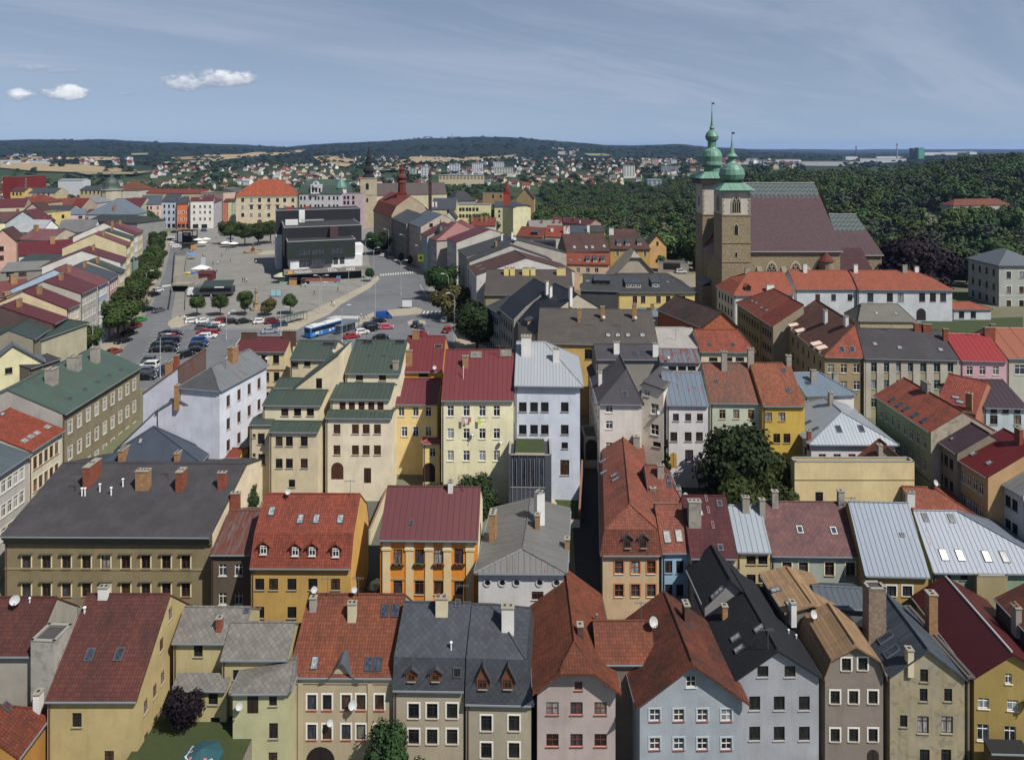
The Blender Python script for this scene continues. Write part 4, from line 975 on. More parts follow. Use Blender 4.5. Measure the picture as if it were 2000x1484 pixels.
b = B('c1red', 'small yellow wall with a red roof edge at the foot of the white corner house', (372,893), (466,893), 3.6, r=(420,875), sl=18, wall='c9a22c', roof=seam('8c4030', 0.7))
GAIN = 0.8
b = B('l1ornate', 'cream ornate townhouse with an orange tile roof and four skylights, left edge', (63,881), (128,839), 8.0, t=8.5, sl=22, o=0.5, wall='cfc8b4', roof=tile('a8492c', '8a4430', 0.1), sk=0)
b.wrow('F',5,[2.3,5.6,8.8],0.95,1.9,'bs').skyl([(93,834),(72,846),(60,853),(48,861)],0.9,0.8,4,'8a8a88').skyl([(5,809)],0.9,0.6,4)
b = B('l1grey', 'grey-white townhouse with a teal-grey metal roof in the bottom left street', (-12,935), (62,886), 7.8, t=8.5, sl=20, o=0.5, wall='b3b1ab', roof=seam('66757a', 0.7, 0.0, 0.4))
b.wrow('F',5,[2.3,5.6,8.8],1.0,1.7,'ws')
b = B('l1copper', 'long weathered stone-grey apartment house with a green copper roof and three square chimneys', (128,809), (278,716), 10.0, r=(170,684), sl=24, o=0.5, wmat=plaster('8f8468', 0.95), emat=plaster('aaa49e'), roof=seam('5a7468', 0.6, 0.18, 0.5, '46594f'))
b.wrow('F',9,[2.8,7.0,11.0],1.0,2.0,'ws').chim(101,748,1.6,2.4,'g',d=1.4).chim(142,720,1.6,2.2,'g',d=1.2).chim(153,723,1.2,2.4,'g').chim(186,706,1.3,2.6,'g',d=1.2)
b.skyl([(136,778),(165,760),(191,746),(213,733),(236,722)],0.8,0.6)
GAIN = 0.94
b = B('m1maroon', 'beige house with a maroon roof overlooking the bus stop, seen from behind', (457,686), (556,687), 13.0, r=(520,658), sl=27, o=0.3, wall='c9b990', roof=seam('6e353a', 0.6))
b.win([470,492,516,539],[702],1.2,1.6,'d').win([485,520,540],[736],1.1,1.8,'d').win([485,520],[775],1.1,1.8,'d').band([3.5,6.8],0.25,'7a4a44').chim(487,660,3.0,1.2,'d').chim(565,660,2.6,1.4,'d')
GRN = seam('4d5c52', 0.7, 0.05, 0.4, '39463f')
b = B('m2a', 'beige back house with six small windows under a short green metal roof', (525,843), (620,844), 8.5, r=(570,822), sl=16, tb=3, o=0.3, wall='c2b596', roof=GRN)
b.win([545,565,594],[862,905],1.1,1.5,'d').winxy([(570,944)],1.0,1.2,'d')
b = B('m2b', 'narrow beige stair wing with dark windows at the left end of the green-roofed backs', (487,829), (530,829), 9.0, r=(510,816), sl=14, tb=3, o=0.25, wall='c2b596', roof=GRN)
b.winxy([(510,857),(511,897)],1.1,1.7,'d',0).winxy([(496,851),(496,889)],0.5,0.6,'b')
b = B('m2c', 'upper beige storey with three windows between two green metal roofs', (512,791), (626,792), 11.6, r=(580,761), sl=15, tb=3, o=0.3, wall='cdc0a0', roof=GRN)
b.win([556,581,606],[805],1.15,1.2,'d')
b = B('m2d', 'cream back house with an arched gate and a dark door facing the white van', (635,816), (764,817), 10.0, r=(700,801), sl=16, tb=3, o=0.3, wall='d3c8ae', roof=GRN)
b.win([658,694,715,737],[838,879],1.1,1.5,'b',3).door(659,919,1.9,2.6,'4a2a20',True).door(718,928,1.1,2.3,'3a241c')
b = B('m2e', 'upper cream storey with five windows in a row beneath a green metal roof', (645,779), (761,780), 12.4, r=(700,748), sl=16, tb=3, o=0.3, wall='d3c8ae', roof=GRN)
b.win([669,687,706,725,743],[793],1.0,1.3,'b',3)
b = B('m2f', 'top cream attic with two small windows under the large green metal roof facing the viewer', (674,729), (781,730), 14.6, r=(740,664), sl=27, o=0.3, wall='d3c8ae', roof=GRN)
b.win([702,747],[738],1.2,0.9,'b',3).skyl([(718,668),(781,668)],1.8,1.0,0).skyl([(721,694),(750,694)],0.6,0.6).chim(773,720,0.9,1.2,'g')
b = B('m2g', 'green metal roofed back wing beside the maroon-roofed house', (566,702), (645,703), 13.6, r=(620,665), sl=24, o=0.3, wall='c2b596', roof=GRN)
b.winxy([(576,713),(600,711)],1.2,0.9,'d').skyl([(642,672)],2.4,1.0,0)
b = B('m2h', 'tall beige firewall with a diagonal green roof line and one window', (570,760), (662,761), 12.6, 'P', peak=690, pk=1.0, d=8, o=0.12, wall='cdbf9f', roof=GRN, gut=False)
b.winxy([(623,749)],1.0,1.7,'d')
b = B('m2i', 'small dark green lean-to roofs stepping down on the left of the diagonal firewall', (535,757), (590,758), 12.2, r=(570,738), sl=20, tb=2, o=0.2, wall='c2b596', roof=GRN)
b = B('m3yel', 'yellow back house with a plum-red roof and a porch with a small red roof', (765,789), (853,790), 10.0, r=(810,739), sl=27, tb=2, o=0.3, wall='dcc280', roof=seam('7a3a40', 0.7))
b.win([784,812,837],[804],0.95,1.5,'w').win([790,812,837],[843],0.95,1.6,'ws')
b = B('m3top', 'upper red-roofed part of the yellow back house with an orange wall strip and a dish', (785,726), (863,726), 13.6, r=(830,656), sl=32, o=0.3, wall='c98a34', roof=seam('7c3236', 0.7))
b.winxy([(827,733)],1.6,0.7,'d').chim(797,712,1.4,2.4,'o').skyl([(856,677)],1.4,0.8,0,'7a6a50').chim(812,660,1.2,1.4,'o')
b = B('m3porch', 'little ivy-covered entrance tower with a small red hip roof and arched door', (822,866), (862,866), 5.5, r=(840,856), sl=25, hl=1.2, hr=1.2, tb=1.5, o=0.3, wall='dcc280', roof=seam('96403c', 0.7))
b.winxy([(845,884)],0.9,1.3,'w').door(838,922,1.9,3.0,'2c1c18',True)
b = B('m4cream', 'tall cream back house with a red metal roof, laundry at a window and twelve windows', (862,782), (1003,782), 13.0, r=(940,683), sl=36, o=0.35, wall='dad3ac', roof=seam('7c3438', 0.75, 0, 0.25))
b.win([880,911,942,970],[803,847,890],1.0,1.6,'w').chim(909,716,0.9,1.7,'o').skyl([(930,693),(988,690)],1.9,1.4,2,'6a5a48').pipes([(905,740)],1.8,0.06)
b = B('m5tall', 'tall pale blue-white house with a silver hipped roof and open casement windows', (1005,753), (1140,755), 15.0, r=(1060,668), sl=30, hr=6, o=0.55, wall='bcc3cf', roof=seam('b2b8bf', 0.5, 0, 0.12))
b.win([1021,1043,1064,1103],[795,839],1.2,1.5,'d',0).winxy([(1103,870)],1.0,1.0,'d').winxy([(1103,913)],1.4,2.4,'b',3).chim(1028,690,1.6,2.8,'w',d=1.4).chim(1086,705,1.0,2.0,'w')
GAIN = 0.84
b = B('m6dark', 'white house at the alley mouth with a charcoal hipped roof and a white gable tower', (1168,789), (1258,790), 11.0, 'P', peak=722, pk=0.72, hf=4.5, d=19, sk=-0.02, o=0.35, wall='d0c8c0', roof=felt('46444a', '55535a'))
b.win([1190],[798,830,872],1.1,1.3,'w').skyl([(1220,770)],1.0,1.0).chim(1172,750,0.8,2.0,'w').wrow('F',6,[2.4,5.8,9.0],0.8,1.4,'d')
b = B('m6tower', 'cream gabled back tower with a dish and white cross windows beside the charcoal roof', (1250,752), (1298,760), 13.4, 'P', peak=745, pk=0.15, d=9, o=0.2, wall='d6ccba', roof=felt('4b494d'))
b.winxy([(1264,768)],0.9,0.9,'w').winxy([(1279,799),(1279,839)],1.3,1.7,'w+').winxy([(1283,868)],1.3,0.8,'d')
b = B('m6back', 'charcoal mansard roof with white chimneys behind the white alley house', (1165,702), (1290,702), 14.6, r=(1220,672), sl=24, o=0.3, wall='8a8680', roof=felt('46444a', '55535a'))
b.chim(1204,690,1.0,2.0,'w').chim(1280,695,1.0,2.2,'w').skyl([(1240,690),(1257,690)],0.8,1.2)
b = B('m7white', 'white back house with a silver-blue roof, six dark windows and an arched brown door', (1303,791), (1384,792), 11.0, r=(1340,727), sl=32, tb=1, o=0.3, wall='cfcccb', roof=seam('78889a', 0.8, 0.3, 0.3))
b.win([1320,1344,1367],[815],0.95,1.2,'b').win([1316,1344,1366],[853],1.1,1.5,'d').winxy([(1346,890)],1.3,1.9,'b').door(1315,898,1.1,2.4,'b08a3c',True)
b = B('m7top', 'set-back white attic strip with three dark windows and a rusting blue metal roof', (1290,706), (1369,707), 14.6, r=(1330,681), sl=20, o=0.3, wall='c4c0be', roof=seam('7a8a98', 0.8, 0.7, 0.4))
b.win([1313,1332,1351],[720],1.4,0.75,'d',0)
b = B('m8sage', 'pale green back house with a mossy orange tile roof and a white chimney', (1388,787), (1491,788), 11.0, r=(1430,709), sl=38, o=0.3, wall='bcc2ac', roof=tile('9c5842', '6e5c50', 0.6))
b.win([1411,1438,1467],[809,848,898],1.0,1.5,'y').chim(1414,722,0.9,3.0,'g').chim(1466,718,1.0,3.2,'g').skyl([(1399,744)],0.6,0.6)
b = B('m8top', 'cream attic with slot windows under an orange roof behind the pale green house', (1367,687), (1477,688), 13.2, r=(1420,644), sl=30, hr=2, o=0.35, wall='cdc7ac', roof=tile('a65038', '7a4434', 0.2))
b.win([1393,1422,1445],[702],1.6,0.8,'d',0).skyl([(1386,673),(1432,673)],0.7,0.7)
b = B('m9yel', 'bright yellow house with an orange-brown tile roof left of the silver hip roof', (1491,793), (1573,793), 11.0, r=(1530,709), sl=38, o=0.3, wall='c9a840', roof=tile('a65c3c', '7a4a36', 0.3))
b.win([1501,1527],[814],1.1,1.4,'b').winxy([(1517,856),(1537,856)],1.1,1.5,'b',0).skyl([(1531,723),(1540,763)],0.7,0.7).chim(1540,712,0.8,1.5,'g')
b = B('m9blue', 'white house with a blue-silver metal roof behind the yellow house', (1574,773), (1674,770), 9.5, r=(1600,727), sl=22, hr=4, o=0.35, wall='cfcdc8', roof=seam('7e90a2', 0.6, 0, 0.25))
b.chim(1588,745,0.9,2.0,'g').chim(1636,740,0.9,1.5,'g').skyl([(1578,748)],0.9,0.9)
b = B('m10grey', 'pale flat-roofed block with a speckled grey roof between the dark roof and the orange roofs', (1286,680), (1373,680), 13.6, r=(1330,641), sl=12, o=0.1, wall='b8b4ae', roof=felt('a8a4a0', '8a8682'), gut=False)
b = B('m11brown', 'wide grey-brown felt roof with brick chimneys and four pale skylights, yellow wall below', (1050,670), (1286,675), 14.0, r=(1180,604), sl=20, o=0.3, wall='c9a55c', roof=felt('514b47', '6a635c'))
b.skyl([(1188,655),(1207,655),(1227,655),(1255,655)],1.0,1.3,4,'2c3030').chim(1132,628,0.8,2.6,'o').chim(1177,622,0.8,2.4,'o').chim(1239,622,0.9,2.8,'o').winxy([(1149,692)],1.4,2.0,'d')
b = B('m12brn', 'house with a brown tile roof and an exposed orange brick gable with white trim', (1368,640), (1444,640), 11.0, 'P', peak=608, pk=0.55, d=18, sk=-0.35, o=0.25, wmat=brick('b0623a', '8e5032'), roof=tile('5e4a42', '453834', 0.3, 0.4, 0.5))
b = B('e1corner', 'grey-tan corner house with a brown tile roof, white dormer strips and an orange hipped end', (1608,697), (1688,699), 11.5, 'P', peak=633, pk=0.98, hf=4.0, d=27, o=0.4, wall='a08e6e', roof=[tile('7e4e3c', '563c34', 0.4), tile('7e4e3c', '563c34', 0.4), tile('b05436', '8a4632', 0.1), tile('b05436', '8a4632', 0.1)])
b.win([1623,1648,1673],[720,753],1.2,1.7,'w').wrow('F',7,[2.4,5.8,9.0],0.9,1.5,'d').skyl([(1644,682),(1664,682)],1.0,1.2).chim(1612,630,1.2,2.6,'w').chim(1652,635,1.4,1.8,'w').dorm([(1543,668),(1556,680),(1587,694),(1597,700)],1.6,0.8,'shed',wall='d8c4b4',st='d',rmat=plain('d8bca8'))
b = B('e1mid', 'taupe house with a red roof and white dish behind the brown-roofed corner house', (1483,622), (1507,637), 11.6, t=7.4, tb=0.6, sl=33, o=0.35, wall='958874', roof=tile('94402f', '70382c', 0.1))
b.wrow('F',4,[2.4,5.8,9.0],0.9,1.5,'d')
b = B('e1far', 'olive-walled house with an orange-brown roof, far end of the row below the church', (1437,591), (1482,621), 11.8, t=8, tb=2, sl=30, hl=5, o=0.35, wall='8f8a5c', roof=tile('9c4a34', '74402f', 0.25))
b.wrow('F',8,[2.4,5.8,9.0],0.9,1.5,'d').skyl([(1470,588),(1478,592),(1488,601),(1498,606)],0.9,0.9,4)
b = B('e2grey', 'grey-tan townhouse with pale pilasters, teal windows and a long charcoal felt roof', (1689,700), (1874,704), 11.5, r=(1780,643), sl=27, o=0.4, wall='a39a7c', roof=felt('413f42', '545155'))
X7 = [1707,1732,1754,1777,1803,1830,1857]
b.win(X7,[718,751,787],1.1,1.7,'g').pil([1694,1719,1743,1766,1790,1816,1843,1868],1.3,'b5aea0',cap=False).skyl([(1709,672),(1757,679),(1837,683)],0.9,0.9,4).chim(1810,648,1.6,1.5,'r').chim(1860,650,0.9,2.2,'r').chim(1792,646,1.4,1.5,'r')
b = B('e3pink', 'pink house with a bright red metal roof', (1878,704), (1968,706), 11.5, r=(1920,653), sl=29, o=0.35, wall='c9a0ac', roof=seam('a8282c', 0.9, 0, 0.1))
b.win([1894,1919,1945],[724],1.1,1.6,'w').win([1894,1919,1945],[757],1.1,1.6,'w').chim(1933,655,2.0,1.6,'r')
b = B('e4terra', 'pale grey house with a plain terracotta roof at the right edge beside the pink house', (1969,700), (2070,701), 11.5, r=(2000,641), sl=29, o=0.35, wall='b2b0a4', roof=seam('a85f42', 3.0, 0, 0.05))
b.win([1992],[722],1.9,1.9,'w').chim(1938,655,0.9,2.2,'r')
b = B('e5plum', 'white house with a dark plum roof in front of the pink house', (1920,796), (2010,798), 9.5, r=(1950,741), sl=28, sk=-0.15, hl=3, o=0.35, wall='b8c4cc', roof=seam('43303a', 0.8, 0, 0.2))
b.win([1941,1964,1987],[803],1.0,0.7,'d').win([1941,1987],[820],1.2,1.5,'b')
b = B('e6red', 'orange-red tile roof tucked between the sage-green house and the plum roof', (1828,790), (1905,808), 9.5, t=7, sl=27, o=0.2, wall='a06a50', roof=tile('a84f3a', '84402f', 0.1))
b.skyl([(1867,776),(1875,785)],1.2,0.7,4).chim(1893,800,0.9,2.6,'o')
B('m6arch', 'dark arched passage closing the far end of the narrow alley', (1141,858), (1168,858), 3.5, 'F', d=5, par=0.3, wall='8a8078', cat='archway', name='archway').door(1155,878,2.0,3.4,'15110f',True)

for k_, pts_ in (('r1yellow', [(120,1175)]), ('r1beige', [(700,1165),(640,1166)]), ('r1slate', [(905,1180)]), ('r1link', [(1252,1214)]), ('r2olive', [(330,935),(150,960)]), ('r2ochre', [(684,970)]), ('r2orange', [(905,960)]), ('m4cream', [(975,700)]), ('m3top', [(826,660)]), ('m2f', [(716,672)]), ('m11brown', [(1212,640),(1160,640)]), ('m10grey', [(1320,665)]), ('m8sage', [(1440,715)]), ('r2sage', [(1680,985)]), ('r3hip', [(1855,955)]), ('e2grey', [(1740,650)]), ('e3pink', [(1905,660)]), ('r1navy', [(1500,1268)]), ('c1white', [(440,720)]), ('m6dark', [(1222,700)])): BLD[k_].ant(pts_)
GAIN = 0.80
# ================================================================ buildings round the square and beyond
def wp(X, Y, ze): return (1000+F*X/Y, YH+F*(HC-ze)/Y)
MAR = seam('753a3e', 0.8, 0.05, 0.35); MAR2 = seam('8a4a48', 0.8, 0.1, 0.4, '9a7a78'); GRY = seam('565c64', 0.8, 0.0, 0.3); TEAL = seam('4c5a58', 0.8, 0.05, 0.4); RED2 = tile('9a4634', '74402f', 0.2); BLK = felt('3c3e42', '505256'); BRN = tile('6a4640', '4e3834', 0.3)
west = [((108,633),(133,620),14.5,'5a4a48',MAR,'dark brown narrow house','4'),((134,604),(159,592),15.5,'d3bf98',MAR,'sand-coloured house','5'),((161,574),(193,558),16.5,'b5b0a5',MAR,'tall grey stucco house','6'),((194,559),(214,548),16,'a3b8cc',MAR2,'pale blue house','5'),
        ((216,547),(234,535),16,'c9a8a4',GRY,'pink ornate house','4'),((235,533),(246,527),15.5,'c8b898',TEAL,'straw-coloured house','3'),((238,513),(249,503),17.6,'9a8468',MAR,'brownish house with a white side gable','3'),((249,480),(257,474),20,'c6b890',MAR2,'beige house with a blank beige gable','3'),
        ((257,467),(264,462),20,'d2cb98',TEAL,'pale yellow house with a turquoise banner','3'),((264,459),(272,455),19.5,'cfccc2',MAR,'off-white house','3'),((272,456),(281,450),18.5,'cfc2a0',MAR2,'cream end house','4')]
for i, (pA, pB, ze, wc, rm, what, nw) in enumerate(west):
    lab = what+', west side of the square, '+('nearest the viewer' if i == 0 else 'farthest away' if i == len(west)-1 else 'beside the '+west[i-1][5].split(' with')[0])
    b = B('w%d' % i, lab, pA, pB, ze, t=10.5-(i % 3), sl=22+3*(i % 2), o=0.4, wall=wc if i != 6 else 'c8c6c0', roof=rm, lod=1 if i < 5 else 2, vo=0.1)
    b.wrow('F', int(nw), [2.2, 5.8, 9.4, 12.6], 1.0, 1.9, 'ws' if i % 2 else 'w')
    b.chim(*[(lambda p: (1000+F*p.x/p.y, YH+F*(HC-p.z)/p.y))(b.P(b.W*0.5, b.t1*0.8, b.ze+b.t1*0.8*math.tan(R(22))))][0], 1.4, 1.6, 'o')
    if i == 8:
        mm = MB(); wl = b.walls['F']; X = wall_matrix(wl['p']+wl['d']*2-b.c, wl['n']); mm.box(-0.5, 0.5, -0.9, -0.7, 4.0, 13.0, plain('2fa8a0'), X); mm.build('banner', b.root)
# east side, facades in shade
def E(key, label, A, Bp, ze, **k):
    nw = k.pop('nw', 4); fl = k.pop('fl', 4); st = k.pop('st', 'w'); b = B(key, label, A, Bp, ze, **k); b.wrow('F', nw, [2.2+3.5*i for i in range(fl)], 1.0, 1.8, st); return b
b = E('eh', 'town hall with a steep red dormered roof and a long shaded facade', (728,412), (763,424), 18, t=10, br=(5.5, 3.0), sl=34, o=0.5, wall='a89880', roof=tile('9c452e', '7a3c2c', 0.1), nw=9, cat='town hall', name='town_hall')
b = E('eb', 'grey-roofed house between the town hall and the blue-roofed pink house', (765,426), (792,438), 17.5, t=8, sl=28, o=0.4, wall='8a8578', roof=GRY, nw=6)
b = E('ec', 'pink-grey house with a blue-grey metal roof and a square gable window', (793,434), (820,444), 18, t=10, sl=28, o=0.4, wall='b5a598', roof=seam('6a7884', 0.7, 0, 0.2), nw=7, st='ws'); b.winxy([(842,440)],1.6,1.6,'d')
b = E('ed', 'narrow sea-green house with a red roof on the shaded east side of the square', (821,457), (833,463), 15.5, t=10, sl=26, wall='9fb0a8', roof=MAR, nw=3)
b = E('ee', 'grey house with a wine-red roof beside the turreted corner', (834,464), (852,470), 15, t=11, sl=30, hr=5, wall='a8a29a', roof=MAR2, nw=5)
b = B('eturret', 'square cream corner turret with two small dark copper domes above the street trees', (854,464), (871,463), 15.5, 'F', d=4, par=0.1, wall='cbbd9e', cat='turret', name='corner_turret'); b.win([859,866],[471,486],0.8,1.6,'b')
m = MB(); cu = seam('3e4a4c', 0.5, 0, 0.4)
m.lathe([(3.2, 15.3), (3.0, 15.8), (2.2, 16.6), (1.9, 18.2), (1.0, 19.6), (0.35, 20.4), (0.35, 21), (0, 23)], cu, 12, X=Matrix.Translation(b.P(2.2, 2, 0)-b.c)); m.lathe([(2.2, 15.3), (1.9, 16.2), (1.2, 17.6), (0.5, 18.6), (0, 20)], seam('6a8478', 0.5, 0, 0.4), 12, X=Matrix.Translation(b.P(b.W+2.4, 3.5, 0)-b.c)); m.build('dome', b.root)
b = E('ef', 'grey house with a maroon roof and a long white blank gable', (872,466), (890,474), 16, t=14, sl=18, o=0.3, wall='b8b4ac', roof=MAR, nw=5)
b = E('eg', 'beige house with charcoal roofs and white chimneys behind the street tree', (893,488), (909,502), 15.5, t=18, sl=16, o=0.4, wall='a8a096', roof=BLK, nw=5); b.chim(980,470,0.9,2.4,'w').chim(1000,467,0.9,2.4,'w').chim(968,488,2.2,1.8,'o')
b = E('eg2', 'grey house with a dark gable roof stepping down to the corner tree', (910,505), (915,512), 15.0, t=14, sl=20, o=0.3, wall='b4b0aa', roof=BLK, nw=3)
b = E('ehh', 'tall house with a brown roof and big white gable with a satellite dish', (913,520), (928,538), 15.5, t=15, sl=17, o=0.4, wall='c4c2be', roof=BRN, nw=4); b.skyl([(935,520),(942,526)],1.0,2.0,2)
b = B('ei', 'broad grey-brown mansard roof with four yellow chimneys above a shaded olive front', (946,576), (1120,577), 13.5, r=(1050,527), sl=26, o=0.4, wall='9a8f74', roof=felt('4e4744', '5e5652'))
for x in (989,1001,1027,1041,1092,1100): b.chim(x,537,1.3 if x != 1027 else 1.9,1.9,'y')
b = B('ej1', 'navy metal roof with a pale verge, near the shaded street corner', (974,603), (1001,624), 13.0, t=9, br=(3.0, 3.2), sl=34, o=0.3, wall='8a8a88', roof=seam('30343c', 1.2, 0, 0.1), lod=1); b.wrow('F',5,[2.4,5.8,9.2],0.9,1.6,'d')
b = B('ej2', 'house with a kinked navy roof, white chimneys and an open roof hatch', (1004,624), (1043,652), 12.5, t=10, br=(4.2, 4.2), sl=32, o=0.3, wall='b8ae98', roof=seam('30343c', 1.2, 0, 0.1), lod=1); b.chim(1068,575,0.9,3.0,'w').chim(1075,580,0.9,2.4,'w').chim(1114,590,0.9,2.6,'w').dorm([(1028,632)],2.0,0.9,'shed',wall='c9a070',st='d',rmat=GRY)
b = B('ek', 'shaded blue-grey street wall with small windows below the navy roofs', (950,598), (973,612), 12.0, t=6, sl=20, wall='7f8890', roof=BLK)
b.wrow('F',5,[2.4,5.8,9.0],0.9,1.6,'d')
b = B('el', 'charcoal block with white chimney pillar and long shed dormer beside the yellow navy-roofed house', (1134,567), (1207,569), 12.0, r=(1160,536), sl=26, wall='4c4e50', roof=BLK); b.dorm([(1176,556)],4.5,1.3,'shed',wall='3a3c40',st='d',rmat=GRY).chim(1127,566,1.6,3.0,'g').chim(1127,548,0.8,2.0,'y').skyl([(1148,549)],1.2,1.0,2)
b = B('em', 'yellow house with a navy hipped roof and two wide dormers below the church towers', (1208,571), (1361,571), 9.5, r=(1280,534), sl=27, hr=7, o=0.5, wall='d6bd74', roof=BLK); b.win([1240,1256,1286,1305,1334],[585],1.4,2.0,'bs').dorm([(1237,562)],4.6,1.5,'shed',wall='8a8c90',st='w',rmat=GRY).dorm([(1281,561)],2.3,1.5,'shed',wall='8a8c90',st='w',rmat=GRY).skyl([(1304,551)],0.9,0.9,2)
b = B('en', 'low pale silver roofs in front of the yellow navy-roofed house', (1250,617), (1340,619), 8.5, r=(1300,602), sl=18, hr=4, wall='c8c2be', roof=seam('8a98a4', 0.7, 0, 0.2)); b.chim(1274,606,0.9,1.6,'o').winxy([(1307,634)],1.6,1.2,'d')
b = B('eo', 'peach flat-topped block with a dark attic box in the middle of the roofs', (1028,488), (1082,488), 13.5, 'F', d=10, par=0.2, wall='d0aa8e'); b.winxy([(1066,498)],1.4,1.4,'w'); m = MB(); o0 = b.P(3, 4, 13.5)-b.c; m.box(o0.x, o0.x+8.5, o0.y, o0.y+5, 13.4-b.base, 16.4-b.base, BLK); m.box(o0.x+0.6, o0.x+8, o0.y-0.05, o0.y, 14.2-b.base, 15.6-b.base, glass(0)); m.build('attic', b.root)
b = B('ep', 'peach house with a bright orange roof and three lead dormers', (1083,515), (1190,517), 9.5, r=(1130,494), sl=32, o=0.4, wall='cfae92', roof=tile('a84c30', '8a4632', 0.1)); b.win([1129,1148,1165],[528],1.3,1.8,'w').dorm([(1148,512),(1162,512),(1177,512)],1.3,1.3,'shed',wall='c8c4bc',st='w',rmat=GRY).skyl([(1115,508),(1132,508)],1.0,1.4,2)
b = B('epb', 'large dark brown tiled roof with four skylights behind the peach house', (1107,493), (1191,491), 12.0, r=(1150,456), sl=38, wall='8a7a70', roof=BRN); b.skyl([(1122,483),(1145,483),(1157,483),(1180,481)],1.2,1.6,4)
b = B('eq', 'ochre house with a brown hipped mansard, white chimney and three pale dormers', (1192,486), (1272,487), 11.0, r=(1210,447), sl=38, hr=6, o=0.5, wall='c09a50', roof=BRN); b.win([1206,1222,1243,1260],[496],1.1,2.0,'ws').dorm([(1209,480),(1226,480),(1249,479)],1.7,1.6,'shed',wall='b8a890',st='w',rmat=GRY).chim(1194,458,1.9,2.6,'w')
b = B('er', 'plain taupe firewall block with a cut-off gable in front of the ochre house', (1193,545), (1290,545), 9.0, 'P', peak=492, jh=0.8, hf=3, hb=3, d=12, wall='ada290', roof=felt('9a9082'), gut=False)
b = B('es', 'small apricot gable house at the edge of the trees', (1266,478), (1303,478), 9.5, 'P', peak=458, d=10, wall='d0a468', roof=BLK); b.winxy([(1284,476)],1.0,1.8,'r')
b = B('et1', 'orange tile roof with a lead dormer in the middle of the old town roofs', (1008,461), (1060,464), 11.5, r=(1040,443), sl=32, wall='c9b49c', roof=RED2); b.dorm([(1044,459)],3.2,1.3,'shed',wall='6a6a68',st='d',rmat=GRY)
b = B('et2', 'orange-red roof with a white chimney between two firewalls', (1064,462), (1104,463), 12.0, r=(1080,440), sl=32, wall='d0ccc0', roof=tile('a84a32', '80402f', 0.1)); b.chim(1078,452,1.2,1.6,'w').chim(1103,456,1.0,3.4,'w').chim(1113,452,0.8,3.0,'w')
b = B('et3', 'blue-grey roof with white chimneys beside the brown tiled roof', (1105,455), (1150,455), 12.0, r=(1125,440), sl=26, wall='a0a0a0', roof=GRY); b.chim(1150,452,1.2,3.0,'w')
b = B('et4', 'dark navy roof with a yellow gable at the wood edge', (1150,453), (1182,453), 12.0, r=(1165,440), sl=28, wall='c9b45c', roof=BLK)
b = B('eu', 'grey slate and red-chimneyed terrace against the trees', (1035,445), (1100,444), 10.0, r=(1060,430), sl=28, wall='a8a49a', roof=felt('8a8682', '6e6a68')); [b.chim(x,436,1.0,1.6,'r') for x in (1058,1082,1094)]
b = B('eu2', 'low maroon and brown roofs of a terrace at the park edge', (1070,432), (1150,440), 9.5, r=(1100,424), sl=24, wall='9a8878', roof=MAR); [b.chim(x,431,1.0,1.5,'r') for x in (1085,1100,1120)]; b.chim(1132,436,0.8,1.6,'w')
b = B('ev', 'pale yellow three-storey building with a row of dark windows and a grey setback top', (893,402), (958,402), 17.5, 'F', d=14, par=0.3, wall='cfc898'); b.win([899,905,912,918,925,932],[409,422],1.6,2.0,'d')
b = B('evb', 'charcoal hip roof over a grey attic behind the pale yellow three-storey building', (884,393), (930,392), 17.6, r=(905,372), sl=28, hl=6, hr=6, wall='8a8c90', roof=BLK)
b = B('ew', 'creamy house with grey roof beside the large blank cream gable', (966,404), (1002,404), 15.5, r=(985,393), sl=24, wall='c8c2a0', roof=GRY); b.win([975,985],[413,422],1.2,1.6,'d')
b = B('ewb', 'large blank cream gable wall standing out before the dark park trees', (1002,405), (1038,403), 17.5, 'P', peak=397, jh=0.5, hf=2, hb=2, d=12, wall='cbc79e', roof=GRY, base=2)
b = B('ex', 'dark grey mansard roof with white chimneys behind the white gables', (843,409), (890,409), 16.5, r=(866,387), sl=32, wall='c0b690', roof=GRY); b.win([875,884],[413],1.3,1.6,'d').chim(846,404,1.0,3.0,'w').chim(852,404,1.0,3.0,'w')
b = B('ey', 'large maroon hip roof between the turret and the white gable', (870,452), (925,452), 13.5, r=(895,428), sl=28, hl=7, hr=7, wall='b8a898', roof=MAR2)
b = B('ey2', 'red roof with a white gable and brick chimneys near the yellow three-storey building', (920,441), (968,441), 13.0, r=(945,425), sl=24, wall='c8c0b8', roof=tile('98402f', '74382c', 0.1)); [b.chim(x,432,1.2,2.6,'o') for x in (922,941,950)]
b = B('ez', 'beige gable house with a blank side wall behind the blue-grey roofed house', (790,425), (850,420), 17.0, 'P', peak=397, d=14, wall='bdb0a0', roof=GRY)
b = B('ez2', 'white gable with chimney behind the blue-grey roofed house', (865,428), (892,428), 15.0, 'P', peak=412, d=12, wall='c8c4bc', roof=BLK)
